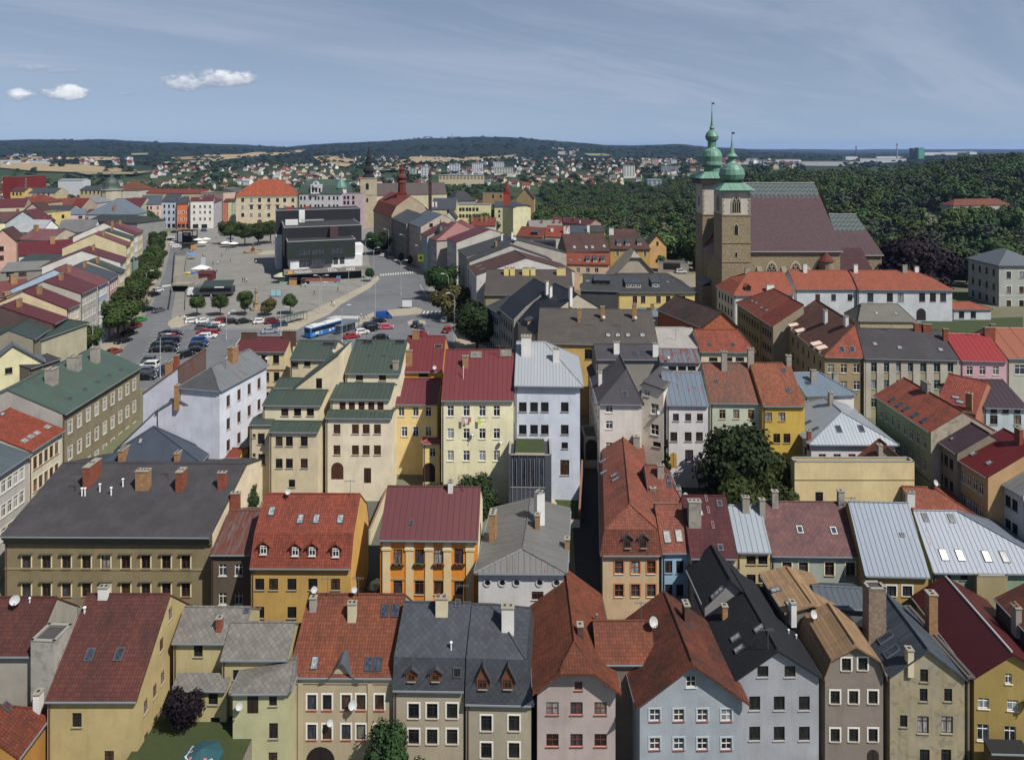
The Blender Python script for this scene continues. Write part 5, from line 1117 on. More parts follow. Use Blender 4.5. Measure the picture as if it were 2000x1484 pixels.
# far end of the square
b = B('n1', 'salmon pink house with a blue-grey roof at the far end of the square', (275,400), (315,399), 16.0, r=(295,381), sl=34, wall='cfb4a4', roof=seam('5c6a7a', 0.9)); b.win([281,288,295,308],[406,417,429],1.2,1.9,'b').door(308,442,3,3.5,'5a3024')
b = B('n2', 'pale sky-blue house with four storeys at the far end of the square', (315,394), (346,394), 17.5, r=(330,379), sl=30, wall='b4bfd0', roof=GRY); b.win([321,330,339],[403,415,428],1.2,2.0,'d').win([321,330,339],[441],2.0,2.6,'d',0)
b = B('n3', 'bright orange house with a grey roof at the far end of the square', (346,399), (372,398), 16.0, r=(360,384), sl=30, wall='c06434', roof=BLK); b.win([350,358,367],[415,428],1.2,1.9,'ws').win([350,358,367],[441],2.0,2.4,'d',0)
b = B('n4', 'white ornate house with a maroon roof at the far corner of the square', (372,393), (417,392), 18.0, r=(395,385), sl=20, wall='cfccc4', roof=MAR); b.win([379,391,400,410],[404,415,428],1.3,1.9,'ws').win([382,399],[442],3.4,2.6,'d',0)
b = B('n4b', 'lavender house side running back from the far corner of the square', (418,396), (434,390), 16.5, t=8, sl=24, wall='c0bcc6', roof=MAR)
for k, (x0, x1, c, w_) in enumerate([(436,444,'c07464','coral'),(445,452,'cfc692','butter-yellow'),(453,459,'a8b8a0','pale green')]): B('n5%d' % k, 'narrow %s house front between the lavender side and the big beige bank' % w_, (x0,394), (x1,394), 15.0, r=((x0+x1)/2,388), sl=22, wall=c, roof=BRN)
b = B('n6', 'large beige institutional building with a bright orange stepped hip roof', (459,383), (581,381), 21.0, r=(520,350), br=(4.5, 4.0), sl=36, hl=14, hr=12, o=0.6, wall='c2b496', roof=tile('b8582e', '9a4a2c', 0.05, 0.6, 0.9), cornice=('a89a80', 1.2)); b.win([474,491,507,525,542,556,572],[391,405,420],2.0,2.6,'ds').hood([491,507,525,542],[405],3.4,'b0a288',1.8,0.5).door(507,436,3,5,'4a4238',True)
b = B('n7', 'white art-nouveau building with a green copper mansard and a blue emblem in its gable', (582,377), (668,378), 20.5, r=(625,350), br=(5.5, 2.0), sl=26, hl=6, hr=6, o=0.6, wall='c9cacd', roof=seam('5c7266', 0.8, 0, 0.4)); b.win([588,595,606,616,622,630,643,652,659],[387,403],1.5,2.4,'d'); 
m = MB(); o0 = b.P(b.W*0.42, 0.2, 20.5)-b.c; wc = plaster('c9cacd', 0.2)
m.box(o0.x-4, o0.x+4, o0.y-0.5, o0.y+4, o0.z-0.5, o0.z+6, wc); m.lathe([(2.2, 0), (2.2, 1.2)], wc, 20, X=Matrix.Translation((o0.x, o0.y-0.5, o0.z+6.2)) @ Matrix.Rotation(R(90), 4, 'X')); m.lathe([(0, 1.25), (2.2, 1.2)], wc, 20, X=Matrix.Translation((o0.x, o0.y-0.5, o0.z+6.2)) @ Matrix.Rotation(R(90), 4, 'X')); m.lathe([(0, 1.3), (0.9, 1.3)], plain('3a7ab0'), 12, X=Matrix.Translation((o0.x, o0.y-0.5, o0.z+7)) @ Matrix.Rotation(R(90), 4, 'X'))
for dx in (-2.4, 0, 2.4): m.box(o0.x+dx-0.7, o0.x+dx+0.7, o0.y-0.56, o0.y-0.5, o0.z+0.6, o0.z+3.6, glass(0))
m.build('gable', b.root)
tw = MB(); tp = b.P(b.W-3, 5, 0)-b.c; tw.lathe([(4, 10), (4, 24)], wc, 8, X=Matrix.Translation((tp.x, tp.y, -b.base))); tw.lathe([(4.6, 24), (4.2, 25.5), (2.8, 28), (1.4, 30), (0.4, 31), (0.15, 36), (0, 36.5)], seam('6fa090', 0.8, 0, 0.4), 10, X=Matrix.Translation((tp.x, tp.y, -b.base))); tw.build('corner_tower', b.root)
b = B('n8', 'flesh-pink building with tall white chimneys right of the art-nouveau building', (668,380), (708,380), 22.5, 'F', d=10, par=0.3, wall='b8a4a8'); b.win([673,680,690],[386,396],1.5,2.2,'d')
b = B('n9', 'small orange and grey roofs squeezed before the dark-spired tower', (676,397), (706,400), 13.0, r=(690,385), sl=28, wall='c2b498', roof=RED2)
b = B('n10', 'pale pink house with a terrace between the white corner house and the beige building', (392,376), (436,378), 19.5, 'F', d=12, par=0.3, wall='c4ab98'); b.win([400,408,416],[383],1.6,2.0,'d')
b = B('n11', 'flesh-coloured blank firewall by the big orange hip roof', (437,367), (470,378), 20.0, 'F', d=10, par=0.2, wall='c4b0a0')
b = B('n12', 'long low orange-brown roof behind the far row of the square', (285,377), (400,378), 16.0, r=(340,369), sl=24, wall='b8a888', roof=RED2)
# roofs west of the square
W = [('long grey flat roof with a strip of dark windows under its edge', (0,531),(90,526),11.5,'G',dict(r=(45,511),sl=10,wall='8a8680',roof=felt('7a7a78','8e8e8a')),([8,20,32,44],[536],2.2,1.2,'d')),
('long deep red metal roof at the left', (37,500),(146,492),12.5,'G',dict(r=(90,470),sl=22,wall='c4beb4',roof=seam('7a3036',0.9,0,0.2)),None),
('faded pinkish-red patchy metal roof at the left', (33,468),(96,470),14.0,'G',dict(r=(60,446),sl=24,wall='b8aa98',roof=seam('8a4e50',0.9,0.2,0.7,'a8989a')),None),
('black hipped roof with a wide dark dormer', (86,468),(166,462),14.0,'G',dict(r=(125,446),sl=24,hl=6,hr=6,wall='b8aa90',roof=BLK),None),
('salmon pink gabled house cut by the left edge', (-22,472),(33,470),14.0,'P',dict(peak=447,d=12,wall='c8a090',roof=BRN),([3,11],[486,504],1.6,2.0,'d')),
('long teal-grey copper roof with three brick chimneys', (33,514),(236,514),12.5,'G',dict(r=(120,496),sl=20,hr=6,wall='8a9490',roof=TEAL),None),
('icy white gable house with a maroon roof', (8,437),(83,436),14.0,'P',dict(peak=411,d=14,wall='b4bfc4',roof=MAR),None),
('plain yellow box-like house with two windows', (83,418),(138,413),15.0,'F',dict(d=12,par=0.2,wall='cdb878'),([98,123],[423],1.8,2.0,'d')),
('big pale blue metal gable roof with a white dormer', (166,419),(263,419),15.0,'P',dict(peak=390,d=14,hf=5,wall='a8b0b8',roof=seam('8090a0',0.8,0,0.3)),None),
('lilac house beside the big pale blue gable roof', (138,419),(166,418),15.0,'G',dict(r=(152,408),sl=20,wall='bca8ae',roof=seam('8090a0',0.8)),([157],[425],2,2,'d')),
('long white wall with small dark windows', (124,431),(168,430),14.5,'F',dict(d=5,par=0.2,wall='cfcfcc'),([136,150],[440],1.4,1.4,'d')),
('black-green roof behind the maroon roofs of the western row', (168,432),(268,436),15.0,'G',dict(r=(215,419),sl=16,hr=5,wall='8a8a88',roof=felt('353b3a','464c4a')),None),
('maroon roof above a pale green wall near the first street tree', (246,406),(274,406),14.5,'G',dict(r=(262,386),sl=34,wall='a8ae94',roof=MAR),([252,262],[413],1.2,1.6,'d')),
('yellow gable with a maroon roof left of the salmon pink far house', (213,398),(246,404),15.0,'P',dict(peak=388,d=10,wall='cdb878',roof=MAR),None),
('orange hip roof among the roofs at the far left', (30,396),(92,396),16.0,'G',dict(r=(60,380),sl=30,hl=8,hr=8,wall='b8a090',roof=RED2),None),
('maroon gable roofs at the left edge below the wooded hill', (-30,406),(48,404),16.0,'G',dict(r=(10,388),sl=28,wall='c0b49a',roof=MAR),None),
('yellow school-like house with a maroon roof at the far left', (20,374),(48,374),18.0,'G',dict(r=(34,366),sl=26,wall='cdb060',roof=BRN),([26,33,40],[379],1.6,2.2,'d')),
('long navy-grey roofed building left of the old town dome', (48,377),(108,377),16.5,'G',dict(r=(80,367),sl=24,wall='c0b08c',roof=GRY),([55,65,75,85,95],[380],1.4,1.6,'d')),
('long cream building with a slate roof beside the brown pyramid roof', (155,371),(212,372),18.0,'G',dict(r=(180,363),sl=24,wall='c4b690',roof=GRY),([160,168,176,184,192,200],[376],1.6,2.4,'d')),
('big brown pyramid roof with a white window band', (222,372),(272,372),18.5,'G',dict(r=(247,353),sl=30,hl=9,hr=9,wall='c0bcb0',roof=tile('8a5236','6e4430',0.2)),None),
('square white block with a grey roof below the brown pyramid roof', (216,380),(266,381),14.5,'G',dict(r=(240,376),sl=16,wall='b8b8b4',roof=GRY),None),
('brick-red apartment block with white window strips at the far left', (36,346),(90,343),27.0,'F',dict(d=14,par=0.3,wall='7c2c2c'),([50],[349,354,359,364],2.6,1.5,'w')),
('long white shed hall with a pale roof beyond the old town', (113,353),(161,353),12.0,'G',dict(r=(137,349),sl=14,wall='c4c6c8',roof=seam('a8b0b8',1.5)),None),
('crimson roof beside the icy white gable house', (137,404),(160,404),15.0,'G',dict(r=(150,387),sl=30,wall='b0a090',roof=tile('8a2c26','702824',0.1)),None),
('white tent-like metal roof near the crimson roof', (160,396),(196,396),15.0,'G',dict(r=(178,384),sl=24,hl=4,hr=4,wall='b8b8b6',roof=seam('a0a4a8',1.0)),None),
('charcoal roof in front of the crimson roof at the far left', (86,412),(135,412),14.0,'G',dict(r=(110,401),sl=24,wall='a09a90',roof=BLK),None),
('brown roof with a pink gable at the far left', (45,412),(84,412),14.5,'P',dict(peak=396,d=10,wall='c0a8a0',roof=BRN),None),
('grey-green copper roof with a dormer between the western roofs', (68,663),(107,637),13.5,'G',dict(t=4.5,sl=26,wall='8a8474',roof=TEAL),None),
('large patinated copper roof at the left edge', (-70,664),(66,668),12.5,'G',dict(r=(0,612),sl=24,hr=6,wall='b0aa90',roof=seam('46584f',0.7,0.1,0.4)),None),
('pale yellow gable house with a grey-blue roof and a ladder at the left edge', (-40,725),(88,706),9.0,'P',dict(peak=672,d=12,wall='cfc9a0',roof=seam('7a8696',0.8)),([17],[724],1.2,1.2,'d')),
('low dark felt roof behind the green copper roof', (60,720),(120,700),8.5,'G',dict(r=(95,690),sl=12,wall='6a6058',roof=felt('3e3c3e')),None),
('maroon metal roof of a deep house behind the western row', (-30,620),(44,607),13.0,'G',dict(r=(10,585),sl=22,wall='cbb894',roof=MAR),None),
('brown-red roof with tall ochre chimneys behind the western row', (-40,585),(70,570),12.0,'G',dict(r=(20,548),sl=20,wall='b8b4ac',roof=MAR2),None),
]
for k, (lab, A, Bp, ze, kd, kw, wn) in enumerate(W):
    b = B('x%d' % k, lab, A, Bp, ze, kd, **kw)
    if wn: b.win(*wn)
    if kd != 'F' and k in (1,2,5,8,14,28,31,32): b.chim(A[0]*0.4+Bp[0]*0.6, (kw.get('r') or (0, A[1]-15))[1]+5, 1.6, 2.4, 'o', d=1.2)
# monastery, villa, barn
OR2 = tile('b25a3c', '9c5036', 0.1)
b = B('c1', 'long white monastery wing with a two-step orange roof, right section', (1677,566), (1865,567), 9.5, r=(1760,528), br=(3.0, 3.4), sl=30, hr=9, o=0.5, wall='c4c8ce', roof=OR2); b.win([1700,1738,1759,1801,1822,1842],[581],1.8,2.6,'b').chim(1671,532,1.2,2.4,'w').chim(1767,532,1.4,2.2,'g').chim(1792,529,1.2,1.6,'w').door(1799,614,2.8,3.6,'2c2420',True)
b = B('c2', 'long white monastery wing with a two-step orange roof, left section', (1555,565), (1673,565), 9.5, r=(1620,528), br=(3.0, 3.4), sl=30, o=0.5, wall='c4c8ce', roof=OR2); b.win([1597,1628,1660],[581],1.4,2.0,'b').chim(1515,538,1.3,2.8,'g').chim(1572,532,1.2,2.6,'w')
b = B('c3', 'white corner wing of the monastery with an orange hipped roof and round dormer', (1432,577), (1552,575), 9.0, 'G', r=(1500,531), br=(3.0, 3.2), sl=30, hl=8, o=0.5, wall='c4c4c6', roof=OR2); b.wrow('L',5,[2.2,5.8],1.1,1.9,'d').dorm([(1461,568)],1.8,1.2,'gable',wall='3a302c',st='d').chim(1504,572,2.2,2.4,'w').chim(1459,533,1.4,1.6,'g')
b = B('c4', 'small white garden house with an orange roof and dark doors', (1862,604), (1940,604), 3.4, r=(1900,589), sl=26, hr=5, o=0.4, wall='c0c4c8', roof=OR2); b.win([1878,1901,1930],[615],1.6,2.0,'d',0)
b = B('c5', 'old barn with a grey shingle roof and a brick-patched wall', (1676,627), (1791,628), 4.6, r=(1725,593), sl=40, hl=3, hr=3, wmat=stone('b0a080', 0.5), roof=felt('77756e', '5e5c58')); b.skyl([(1712,612),(1750,612)],0.9,1.0,4)
b = B('c6', 'grey-white villa with a hipped slate roof among the trees at the right edge', (1950,519), (2050,519), 13.5, 'P', peak=487, hf=8, hb=6, d=17, o=0.6, wall='a8aaa4', roof=seam('747c84', 1.0), cat='villa', name='villa'); b.win([1970,1995],[537,566,593],1.6,2.3,'ds').wrow('F',4,[2.8,7.5,12],1.2,2.2,'d').band([9.8],0.3,'c0c0ba','FR')
b = B('c7', 'manor with a long red roof half hidden in the wooded slope', (1862,402), (1975,400), 14.0, r=(1920,388), sl=36, hl=6, hr=6, wall='a8a4a0', roof=tile('8e4a36', '74402f', 0.1), base=-6)
b = B('c8', 'tan garage building and yard wall near the foot of the church towers', (1285,515), (1345,517), 3.5, 'F', d=8, par=0.3, wall='9a948a'); b.door(1312,520,7,3,'1c1a18')
# long church roof, town towers
b = B('t1', 'long grey-brown church roof behind the red-towered town hall', (733,382), (873,379), 17.0, r=(800,357), sl=44, wall='c0b496', roof=felt('5c5050', '6c605e'), cat='church', name='monastery_church')
def tower(label, px, yb, Y, w_, prof, wall, roofm, cat='tower', name='tower', n=8, win=True):
    x = (px-1000)*Y/F; z = lambda y: HC-(y-YH)*Y/F; g = ter(x, Y)
    t = thing(name, label, cat, (x, Y, g)); a = w_/2; m = MB(); m.box(-a, a, -a, a, -1, z(yb)-g, plaster(wall)); m.box(-a-0.3, a+0.3, -a-0.3, a+0.3, z(yb)-g-0.5, z(yb)-g, plaster(wall)); m.box(-a-0.2, a+0.2, -a-0.2, a+0.2, z(yb)-g-11.3, z(yb)-g-10.9, plaster(wall)); m.build('wall', t)
    s = MB(); s.lathe([(r_*(0.68 if w_ > 8 else 0.66), z(y)-g) for r_, y in prof], roofm, n, a0=math.pi/8, smooth=n > 8); s.build('spire', t)
    if win:
        for dz in (5.5, 14.5):
            q = MB(); pts = [(-1.0, -2.2), (1.0, -2.2), (1.0, 1)]+[(math.cos(math.pi*i/6), 1+math.sin(math.pi*i/6)) for i in range(1, 6)]+[(-1.0, 1)]
            k = 1 if dz < 8 else 0.65; q.face([(x_*k, 0, y_*k) for x_, y_ in pts], glass(0)); q.build('belfry_window', t, mat=Matrix.Translation((0, -a-0.04, z(yb)-g-dz)))
    return t
tower('cream belfry with a dark onion cap and a slim black spire', 720, 347, 470, 9.0, [(6.2,347),(5.6,343),(4.2,341),(4.4,338),(5.4,334),(5.0,329),(3.6,325.5),(2.8,324),(2.8,318),(3.4,317.5),(3.4,316),(2.2,315),(2.2,308),(2.6,307),(1.5,304),(0.9,296),(0.3,288),(0.05,284)], 'b8ac90', felt('26282c', '34363a'))
tower('red octagonal turret with stacked onion caps on the town hall roof', 785, 376, 372, 4.5, [(3.2,376),(3.0,358),(3.6,357),(3.4,355),(2.6,352),(3.9,348),(3.9,345),(2.5,341),(1.8,339),(1.8,333),(2.4,332),(2.4,330),(1.3,327),(0.8,325),(1.2,323.5),(0.5,321),(0.12,315),(0.02,311)], '8a4030', tile('8e3e2e', '70342a', 0.1), win=False)
tower('thin brown wooden spire with an openwork lantern above the grey-brown church roof', 840, 358, 520, 2.2, [(1.8,358),(1.8,346),(2.2,345),(2.2,340),(1.2,339),(1.2,334),(1.0,333),(0.3,324),(0.05,318)], '4a3a34', felt('4a3a34'), win=False)
tower('slender red conical turret on an old brown wall beside the park', 990, 375, 430, 4.2, [(2.8,375),(2.6,368),(0.1,352)], '9a4030', tile('9a3a30', '80362c', 0.1), win=False)
b = B('t2', 'old brown crenellated town wall with arched windows', (943,379), (993,379), 20.0, 'F', d=6, par=0.4, wmat=stone('9a805c', 0.8), cat='wall', name='town_wall', base=0); b.win([963,978],[384],1.4,2.2,'d')
b = B('t3', 'tan gable house half hidden by park trees', (1008,387), (1044,388), 14.0, 'P', peak=366, d=14, sk=-0.3, wall='b89a6c', roof=BRN, base=0)
t = thing('dome', 'grey-green copper dome on a small round lantern tower at the far left', 'dome', ((218-1000)*520/F, 520, 0))
m = MB(); m.lathe([(7, 0), (7, 21.5), (7.8, 21.8), (7.8, 22.4)], plaster('b8ae98'), 12); m.build('drum', t)
m = MB(); m.lathe([(6.6, 22.4), (5.6, 24), (5.0, 27), (3.4, 29.5), (1.2, 31), (0.8, 33.5), (0, 34)], seam('5c6a62', 1.0, 0, 0.4), 14, smooth=True); m.build('cap', t)
GAIN = 0.80
# ================================================================ parish church with two towers
CH = thing('church', 'gothic stone church with two green-capped towers and a maroon patterned roof', 'church', (85, 241, 0))
ST = stone('958668', 0.8); PW = plaster('c0b8ac', 0.5); COP = seam('7fb39c', 0.9, 0.0, 0.8, '4c7866'); COPD = seam('3e5a50', 0.9, 0, 0.5)
CB = -4.0
def chp(p): return (p[0]-85, p[1]-241, p[2])
def ctower(x0, x1, y0, y1, zs, zt, profile, onion_z, win_z, clock=False):
    m = MB(); m.box(x0-85, x1-85, y0-241, y1-241, CB, zs, ST)
    for z in (8, 16, 22, zs-0.3): m.box(x0-85-0.18, x1-85+0.18, y0-241-0.18, y1-241+0.18, z, z+0.35, ST)
    m.box(x0-85+0.1, x1-85-0.1, y0-241+0.1, y1-241-0.1, zs+0.052, zt, PW)
    for (cx, cy) in ((x0, y0), (x1, y0), (x0, y1), (x1, y1)):    # corner quoins
        z = zs+0.3; k = 0
        while z < zt-1:
            a = 0.75 if k % 2 else 0.45; m.box(cx-85-(a if cx == x1 else 0.05)+(0.0), cx-85+(a if cx == x0 else 0.05), cy-241-(a if cy == y1 else 0.05), cy-241+(a if cy == y0 else 0.05), z, z+0.55, plaster('a09684', 0.4)); z += 0.85; k += 1
    m.box(x0-85-0.5, x1-85+0.5, y0-241-0.5, y1-241+0.5, zt, zt+0.35, COPD)
    t = m.build('tower', CH)
    cx, cy = (x0+x1)/2-85, (y0+y1)/2-241
    s = MB(); h = (x1-x0)/2+1.3
    # square skirt roof
    c = [(-h, -h), (h, -h), (h, h), (-h, h)]; k = 0.55
    for (a, b) in zip(c, c[1:]+c[:1]): s.face([(cx+a[0], cy+a[1], zt+0.36), (cx+b[0], cy+b[1], zt+0.36), (cx+b[0]*k, cy+b[1]*k, zt+2.6), (cx+a[0]*k, cy+a[1]*k, zt+2.6)], COP, [(0, 0), (2*h, 0), (1.6*h, 3), (0.4*h, 3)])
    s.lathe(profile, COP, 16, X=Matrix.Translation((cx, cy, 0)), smooth=True); sp = s.build('spire', CH)
    v = MB(); zt2 = profile[-1][1]; v.tube([(cx, cy, zt2-0.5), (cx, cy, zt2+2.4)], 0.07, plain('2a2a2a')); v.box(cx, cx+0.9, cy-0.03, cy+0.03, zt2+1.6, zt2+2.2, plain('2a3432')); v.build('weather_vane', sp)
    return t
def pointed(x, y, z, w_, h_, nx, ny, tr=True, par=CH, nm='window'):
    """gothic window: pointed arch, stone surround, dark panes, tracery"""
    m = MB(); a = w_/2; n = 6; arc = []
    for i in range(n+1): 
        th = math.pi/3*i/n; arc.append((a-(w_-w_*math.cos(th)), w_*math.sin(th)*0.95))
    pts = [(-a, 0), (a, 0)]+[(q[0], h_+q[1]) for q in arc]+[(-q[0], h_+q[1]) for q in arc[::-1][1:]]
    m.face([(q[0], -0.03, q[1]) for q in pts], glass(0)); s = plaster('b5aa92', 0.3)
    out = [(q[0]*1.22, q[1] if i < 2 else h_+(q[1]-h_)*1.2+0.15) for i, q in enumerate(pts)]
    for i in range(1, len(pts)):
        j = (i+1) % len(pts); m.face([(pts[i][0], -0.12, pts[i][1]), (out[i][0], -0.12, out[i][1]), (out[j][0], -0.12, out[j][1]), (pts[j][0], -0.12, pts[j][1])][::-1], s)
        m.face([(out[i][0], -0.12, out[i][1]), (out[j][0], -0.12, out[j][1]), (out[j][0], 0.1, out[j][1]), (out[i][0], 0.1, out[i][1])], s)
        m.face([(pts[i][0], -0.12, pts[i][1]), (pts[j][0], -0.12, pts[j][1]), (pts[j][0], 0.0, pts[j][1]), (pts[i][0], 0.0, pts[i][1])], s)
    if tr:
        for k in (-1, 0, 1): m.box(k*w_/4-0.06, k*w_/4+0.06, -0.1, -0.035, 0, h_+0.2, s)
        for k in (-1, 1): m.lathe([(w_*0.16, -0.09), (w_*0.21, -0.09)], s, 10, X=Matrix.Translation((k*w_*0.22, 0, h_+w_*0.25)) @ Matrix.Rotation(R(90), 4, 'X') @ Matrix.Translation((0, 0, 0.14)))
        m.lathe([(w_*0.12, -0.09), (w_*0.17, -0.09)], s, 10, X=Matrix.Translation((0, 0, h_+w_*0.55)) @ Matrix.Rotation(R(90), 4, 'X') @ Matrix.Translation((0, 0, 0.14)))
    m.build(nm, par, mat=wall_matrix(chp((x, y, z)), (nx, ny)))
S0 = (66.4, 75.4, 225, 234); N0 = (66.4, 75.6, 248, 257.5)
ts = ctower(*S0, 31.0, 38.4, [(2.7,40.8),(2.8,41.2),(3.7,42.2),(4.1,43.6),(3.7,45.2),(2.6,46.6),(1.5,47.4),(1.2,47.9),(1.2,49.0),(1.9,49.4),(1.0,50.4),(0.7,51.6),(0.35,52.6),(0.1,55.0)], 0, 0)
tn_ = ctower(*N0, 29.0, 41.2, [(2.8,43.6),(2.8,45.6),(3.6,46.0),(3.6,46.5),(3.4,47.4),(3.6,49.2),(2.9,51.1),(1.7,52.0),(1.5,52.4),(1.5,54.6),(2.0,54.9),(2.4,56.2),(1.8,57.6),(0.7,58.6),(0.9,59.2),(0.5,60),(0.35,61.4),(0.1,66.0)], 0, 0)
m = MB(); m.box(N0[0]-85-1.0, N0[1]-85+1.0, N0[2]-241-1.0, N0[3]-241+1.0, 39.6, 41.0, plain('2e2622')); m.build('gallery', CH)
pointed((S0[0]+S0[1])/2, S0[2], 31.8, 2.6, 2.9, 0, -1, nm='belfry_window'); pointed((S0[0]+S0[1])/2, S0[2], 24.6, 1.2, 2.4, 0, -1, False); pointed((S0[0]+S0[1])/2, S0[2], 17.6, 0.6, 1.2, 0, -1, False); pointed((S0[0]+S0[1])/2, S0[2], 5.0, 2.2, 2.4, 0, -1)
pointed(S0[0], 229.5, 31.8, 2.4, 2.9, -1, 0, nm='belfry_window'); pointed(S0[0], 229.5, 10, 1.0, 5, -1, 0, False); pointed(N0[0], 252.7, 31.8, 1.2, 2.4, -1, 0, False); pointed(N0[0], 252.7, 22, 1.0, 3, -1, 0, False); pointed(71.5, N0[2], 36.6, 1.3, 1.0, 0, -1, False)
m = MB(); m.box(66.6-85, 76-85, -7, 7, CB, 17, ST); m.face([(66-85, -7, 17), (66-85, 7, 17), (70-85, 7, 22), (70-85, -7, 22)], MAR); m.face([(66-85, -7, 17), (70-85, -7, 22), (76-85, -7, 17)], ST); m.build('west_front', CH)
pointed(66.6, 241, 1.0, 1.6, 9, -1, 0, False)
m = MB(); m.box(63.6-85, 66.7-85, -3, 3, CB, 6, ST); m.face([(63.2-85, -3.4, 6), (63.2-85, 3.4, 6), (66.7-85, 3.4, 8), (66.7-85, -3.4, 8)], GRY); m.build('porch', CH)
# nave
@cached
def nave_roof_mat(k):
    t = NT('glazed_roof_tiles'); c = mul(lin('70525a'), 0.50); p = t.geo(); s = t.n('ShaderNodeSeparateXYZ'); t.L.new(p, s.inputs[0]); uv = t.tex().outputs['UV']
    br = t.n('ShaderNodeTexBrick', offset=0.5); t.L.new(uv, br.inputs['Vector']); br.inputs['Scale'].default_value = 1; br.inputs['Brick Width'].default_value = 0.35; br.inputs['Row Height'].default_value = 0.3
    br.inputs['Mortar Size'].default_value = 0.03; br.inputs['Color1'].default_value = (0.8, 0.8, 0.8, 1); br.inputs['Color2'].default_value = (1.2, 1.2, 1.2, 1); br.inputs['Mortar'].default_value = (0.5, 0.5, 0.5, 1); br.inputs['Bias'].default_value = 0
    hi = t.rng(s.outputs[2], k, k+0.1)       # pale and green glazed diamonds along the top of the slope
    zz = t.math('ABSOLUTE', t.math('SUBTRACT', t.math('FRACT', t.math('DIVIDE', s.outputs[0], 1.5)), 0.5))
    bd = t.math('FRACT', t.math('ADD', t.math('DIVIDE', s.outputs[2], 1.3), t.math('MULTIPLY', zz, 1.2)))
    pat = t.rng(bd, 0.42, 0.5)
    edge = t.rng(t.math('SUBTRACT', s.outputs[2], t.math('MULTIPLY', zz, -3.0)), k+1.2, k+1.4)
    a = t.mix(t.rng(t.noise(p, 0.9, 6, 0.7), 0.45, 0.75, 0, 0.6), c, mul(c, 0.62))
    a = t.mix(t.rng(t.noise(t.mp(p, (0.6, 1, 3)), 1.1, 7, 0.8), 0.62, 0.74, 0, 0.7), a, mul(lin('a8969c'), 0.62))
    a = t.mix(t.math('MULTIPLY', edge, pat), a, mul(lin('82989a'), 0.42)); a = t.mix(t.math('MULTIPLY', edge, t.math('SUBTRACT', 0.75, t.math('MULTIPLY', pat, 0.75))), a, mul(lin('4c6460'), 0.6))
    t.base(t.mix(1.0, a, br.outputs['Color'], 'MULTIPLY')); t.b.inputs['Roughness'].default_value = 0.8; return t.m
m = MB(); m.box(75.4-85, 104.4-85, -14.6, 14.6, CB, 19.6, ST); m.face([(104.3-85, -14.6, 19.5), (104.3-85, 14.6, 19.5), (104.3-85, 0, 39.4)], ST); m.face([(76-85, -14.6, 19.5), (76-85, 0, 39.4), (76-85, 14.6, 19.5)], ST)
m.box(75.6-85, 104.6-85, -14.85, -14.603, 18.6, 19.5, plaster('9a9080')); nv = m.build('nave_wall', CH)
def croof(x0, x1, hw, ze, zr, k, inset=0, nm='nave_roof'):
    m = MB(); mt = nave_roof_mat(k); L_ = x1-x0; sl_ = math.hypot(hw, zr-ze); a, b = x0-85, x1-85
    m.face([(a, -hw, ze), (b, -hw, ze), (b-inset, 0, zr), (a, 0, zr)], mt, [(0, 0), (L_, 0), (L_-inset, sl_), (0, sl_)]); m.face([(b, hw, ze), (a, hw, ze), (a, 0, zr), (b-inset, 0, zr)], mt, [(0, 0), (L_, 0), (L_, sl_), (inset, sl_)])
    if inset: m.face([(b, -hw, ze), (b, hw, ze), (b-inset, 0, zr)], mt, [(0, 0), (2*hw, 0), (hw, sl_)])
    m.tube([(a, 0, zr+0.1), (b-inset, 0, zr+0.1)], 0.22, plain('8a8886')); m.box(a, b, -hw-0.15, -hw+0.15, ze-0.3, ze-0.02, plain('9a9a96')); m.build(nm, CH)
croof(75.6, 105.0, 15.3, 19.4, 40.2, 35.4, 2.6)
for x, z in ((82.6, 8.0), (90.2, 8.0), (97.8, 8.0)): pointed(x, 226.4, z, 3.0, 5.2, 0, -1)
pointed(104.0-2.6, 226.4, 6.5, 1.6, 4.2, 0, -1, False)
for x in (78.6, 86.4, 94.0):
    m = MB(); X = x-85; m.box(X-0.7, X+0.7, -17.2, -14.6, CB, 9.5, ST); m.face([(X-0.8, -17.4, 9.5), (X+0.8, -17.4, 9.5), (X+0.8, -14.6, 14.5), (X-0.8, -14.6, 14.5)], plaster('8a8270', 0.5)); m.face([(X-0.7, -17.2, 9.5), (X-0.7, -14.6, 14.3), (X-0.7, -14.6, 9.5)], ST); m.face([(X+0.7, -17.2, 9.5), (X+0.7, -14.6, 9.5), (X+0.7, -14.6, 14.3)], ST); m.build('buttress', CH)
m = MB(); m.lathe([(2.2, CB), (2.2, 16.5)], ST, 12, X=Matrix.Translation((99.6-85, -15.4, 0)), smooth=True); m.lathe([(2.6, 16.4), (0, 19.2)], tile('8a3a30', '74342a', 0.1), 12, X=Matrix.Translation((99.6-85, -15.4, 0))); m.build('stair_turret', CH)
# choir and side chapel
m = MB(); m.box(104.5-85, 121-85, -8, 8, CB, 17.5, ST); m.box(104.5-85, 116-85, -14, -8.1, CB, 9.8, ST); m.build('choir_wall', CH); croof(104.6, 121.4, 8.6, 17.2, 29.6, 24.0, 5.0, 'choir_roof')
m = MB(); mt = tile('5e343a', '4a2c32', 0.1); m.face([(104.7-85, -14.6, 9.6), (116.6-85, -14.6, 9.6), (114-85, -8.7, 19.5), (104.7-85, -8.7, 19.5)], mt, [(0, 0), (12, 0), (10, 10), (0, 10)]); m.face([(116.6-85, -14.6, 9.6), (116.6-85, -8.1, 9.6), (114-85, -8.7, 19.5)], mt); m.face([(104.6-85, -14.6, 9.6), (104.6-85, -8.7, 19.5), (104.6-85, -8.7, 9.6)], ST); m.build('chapel_roof', CH)
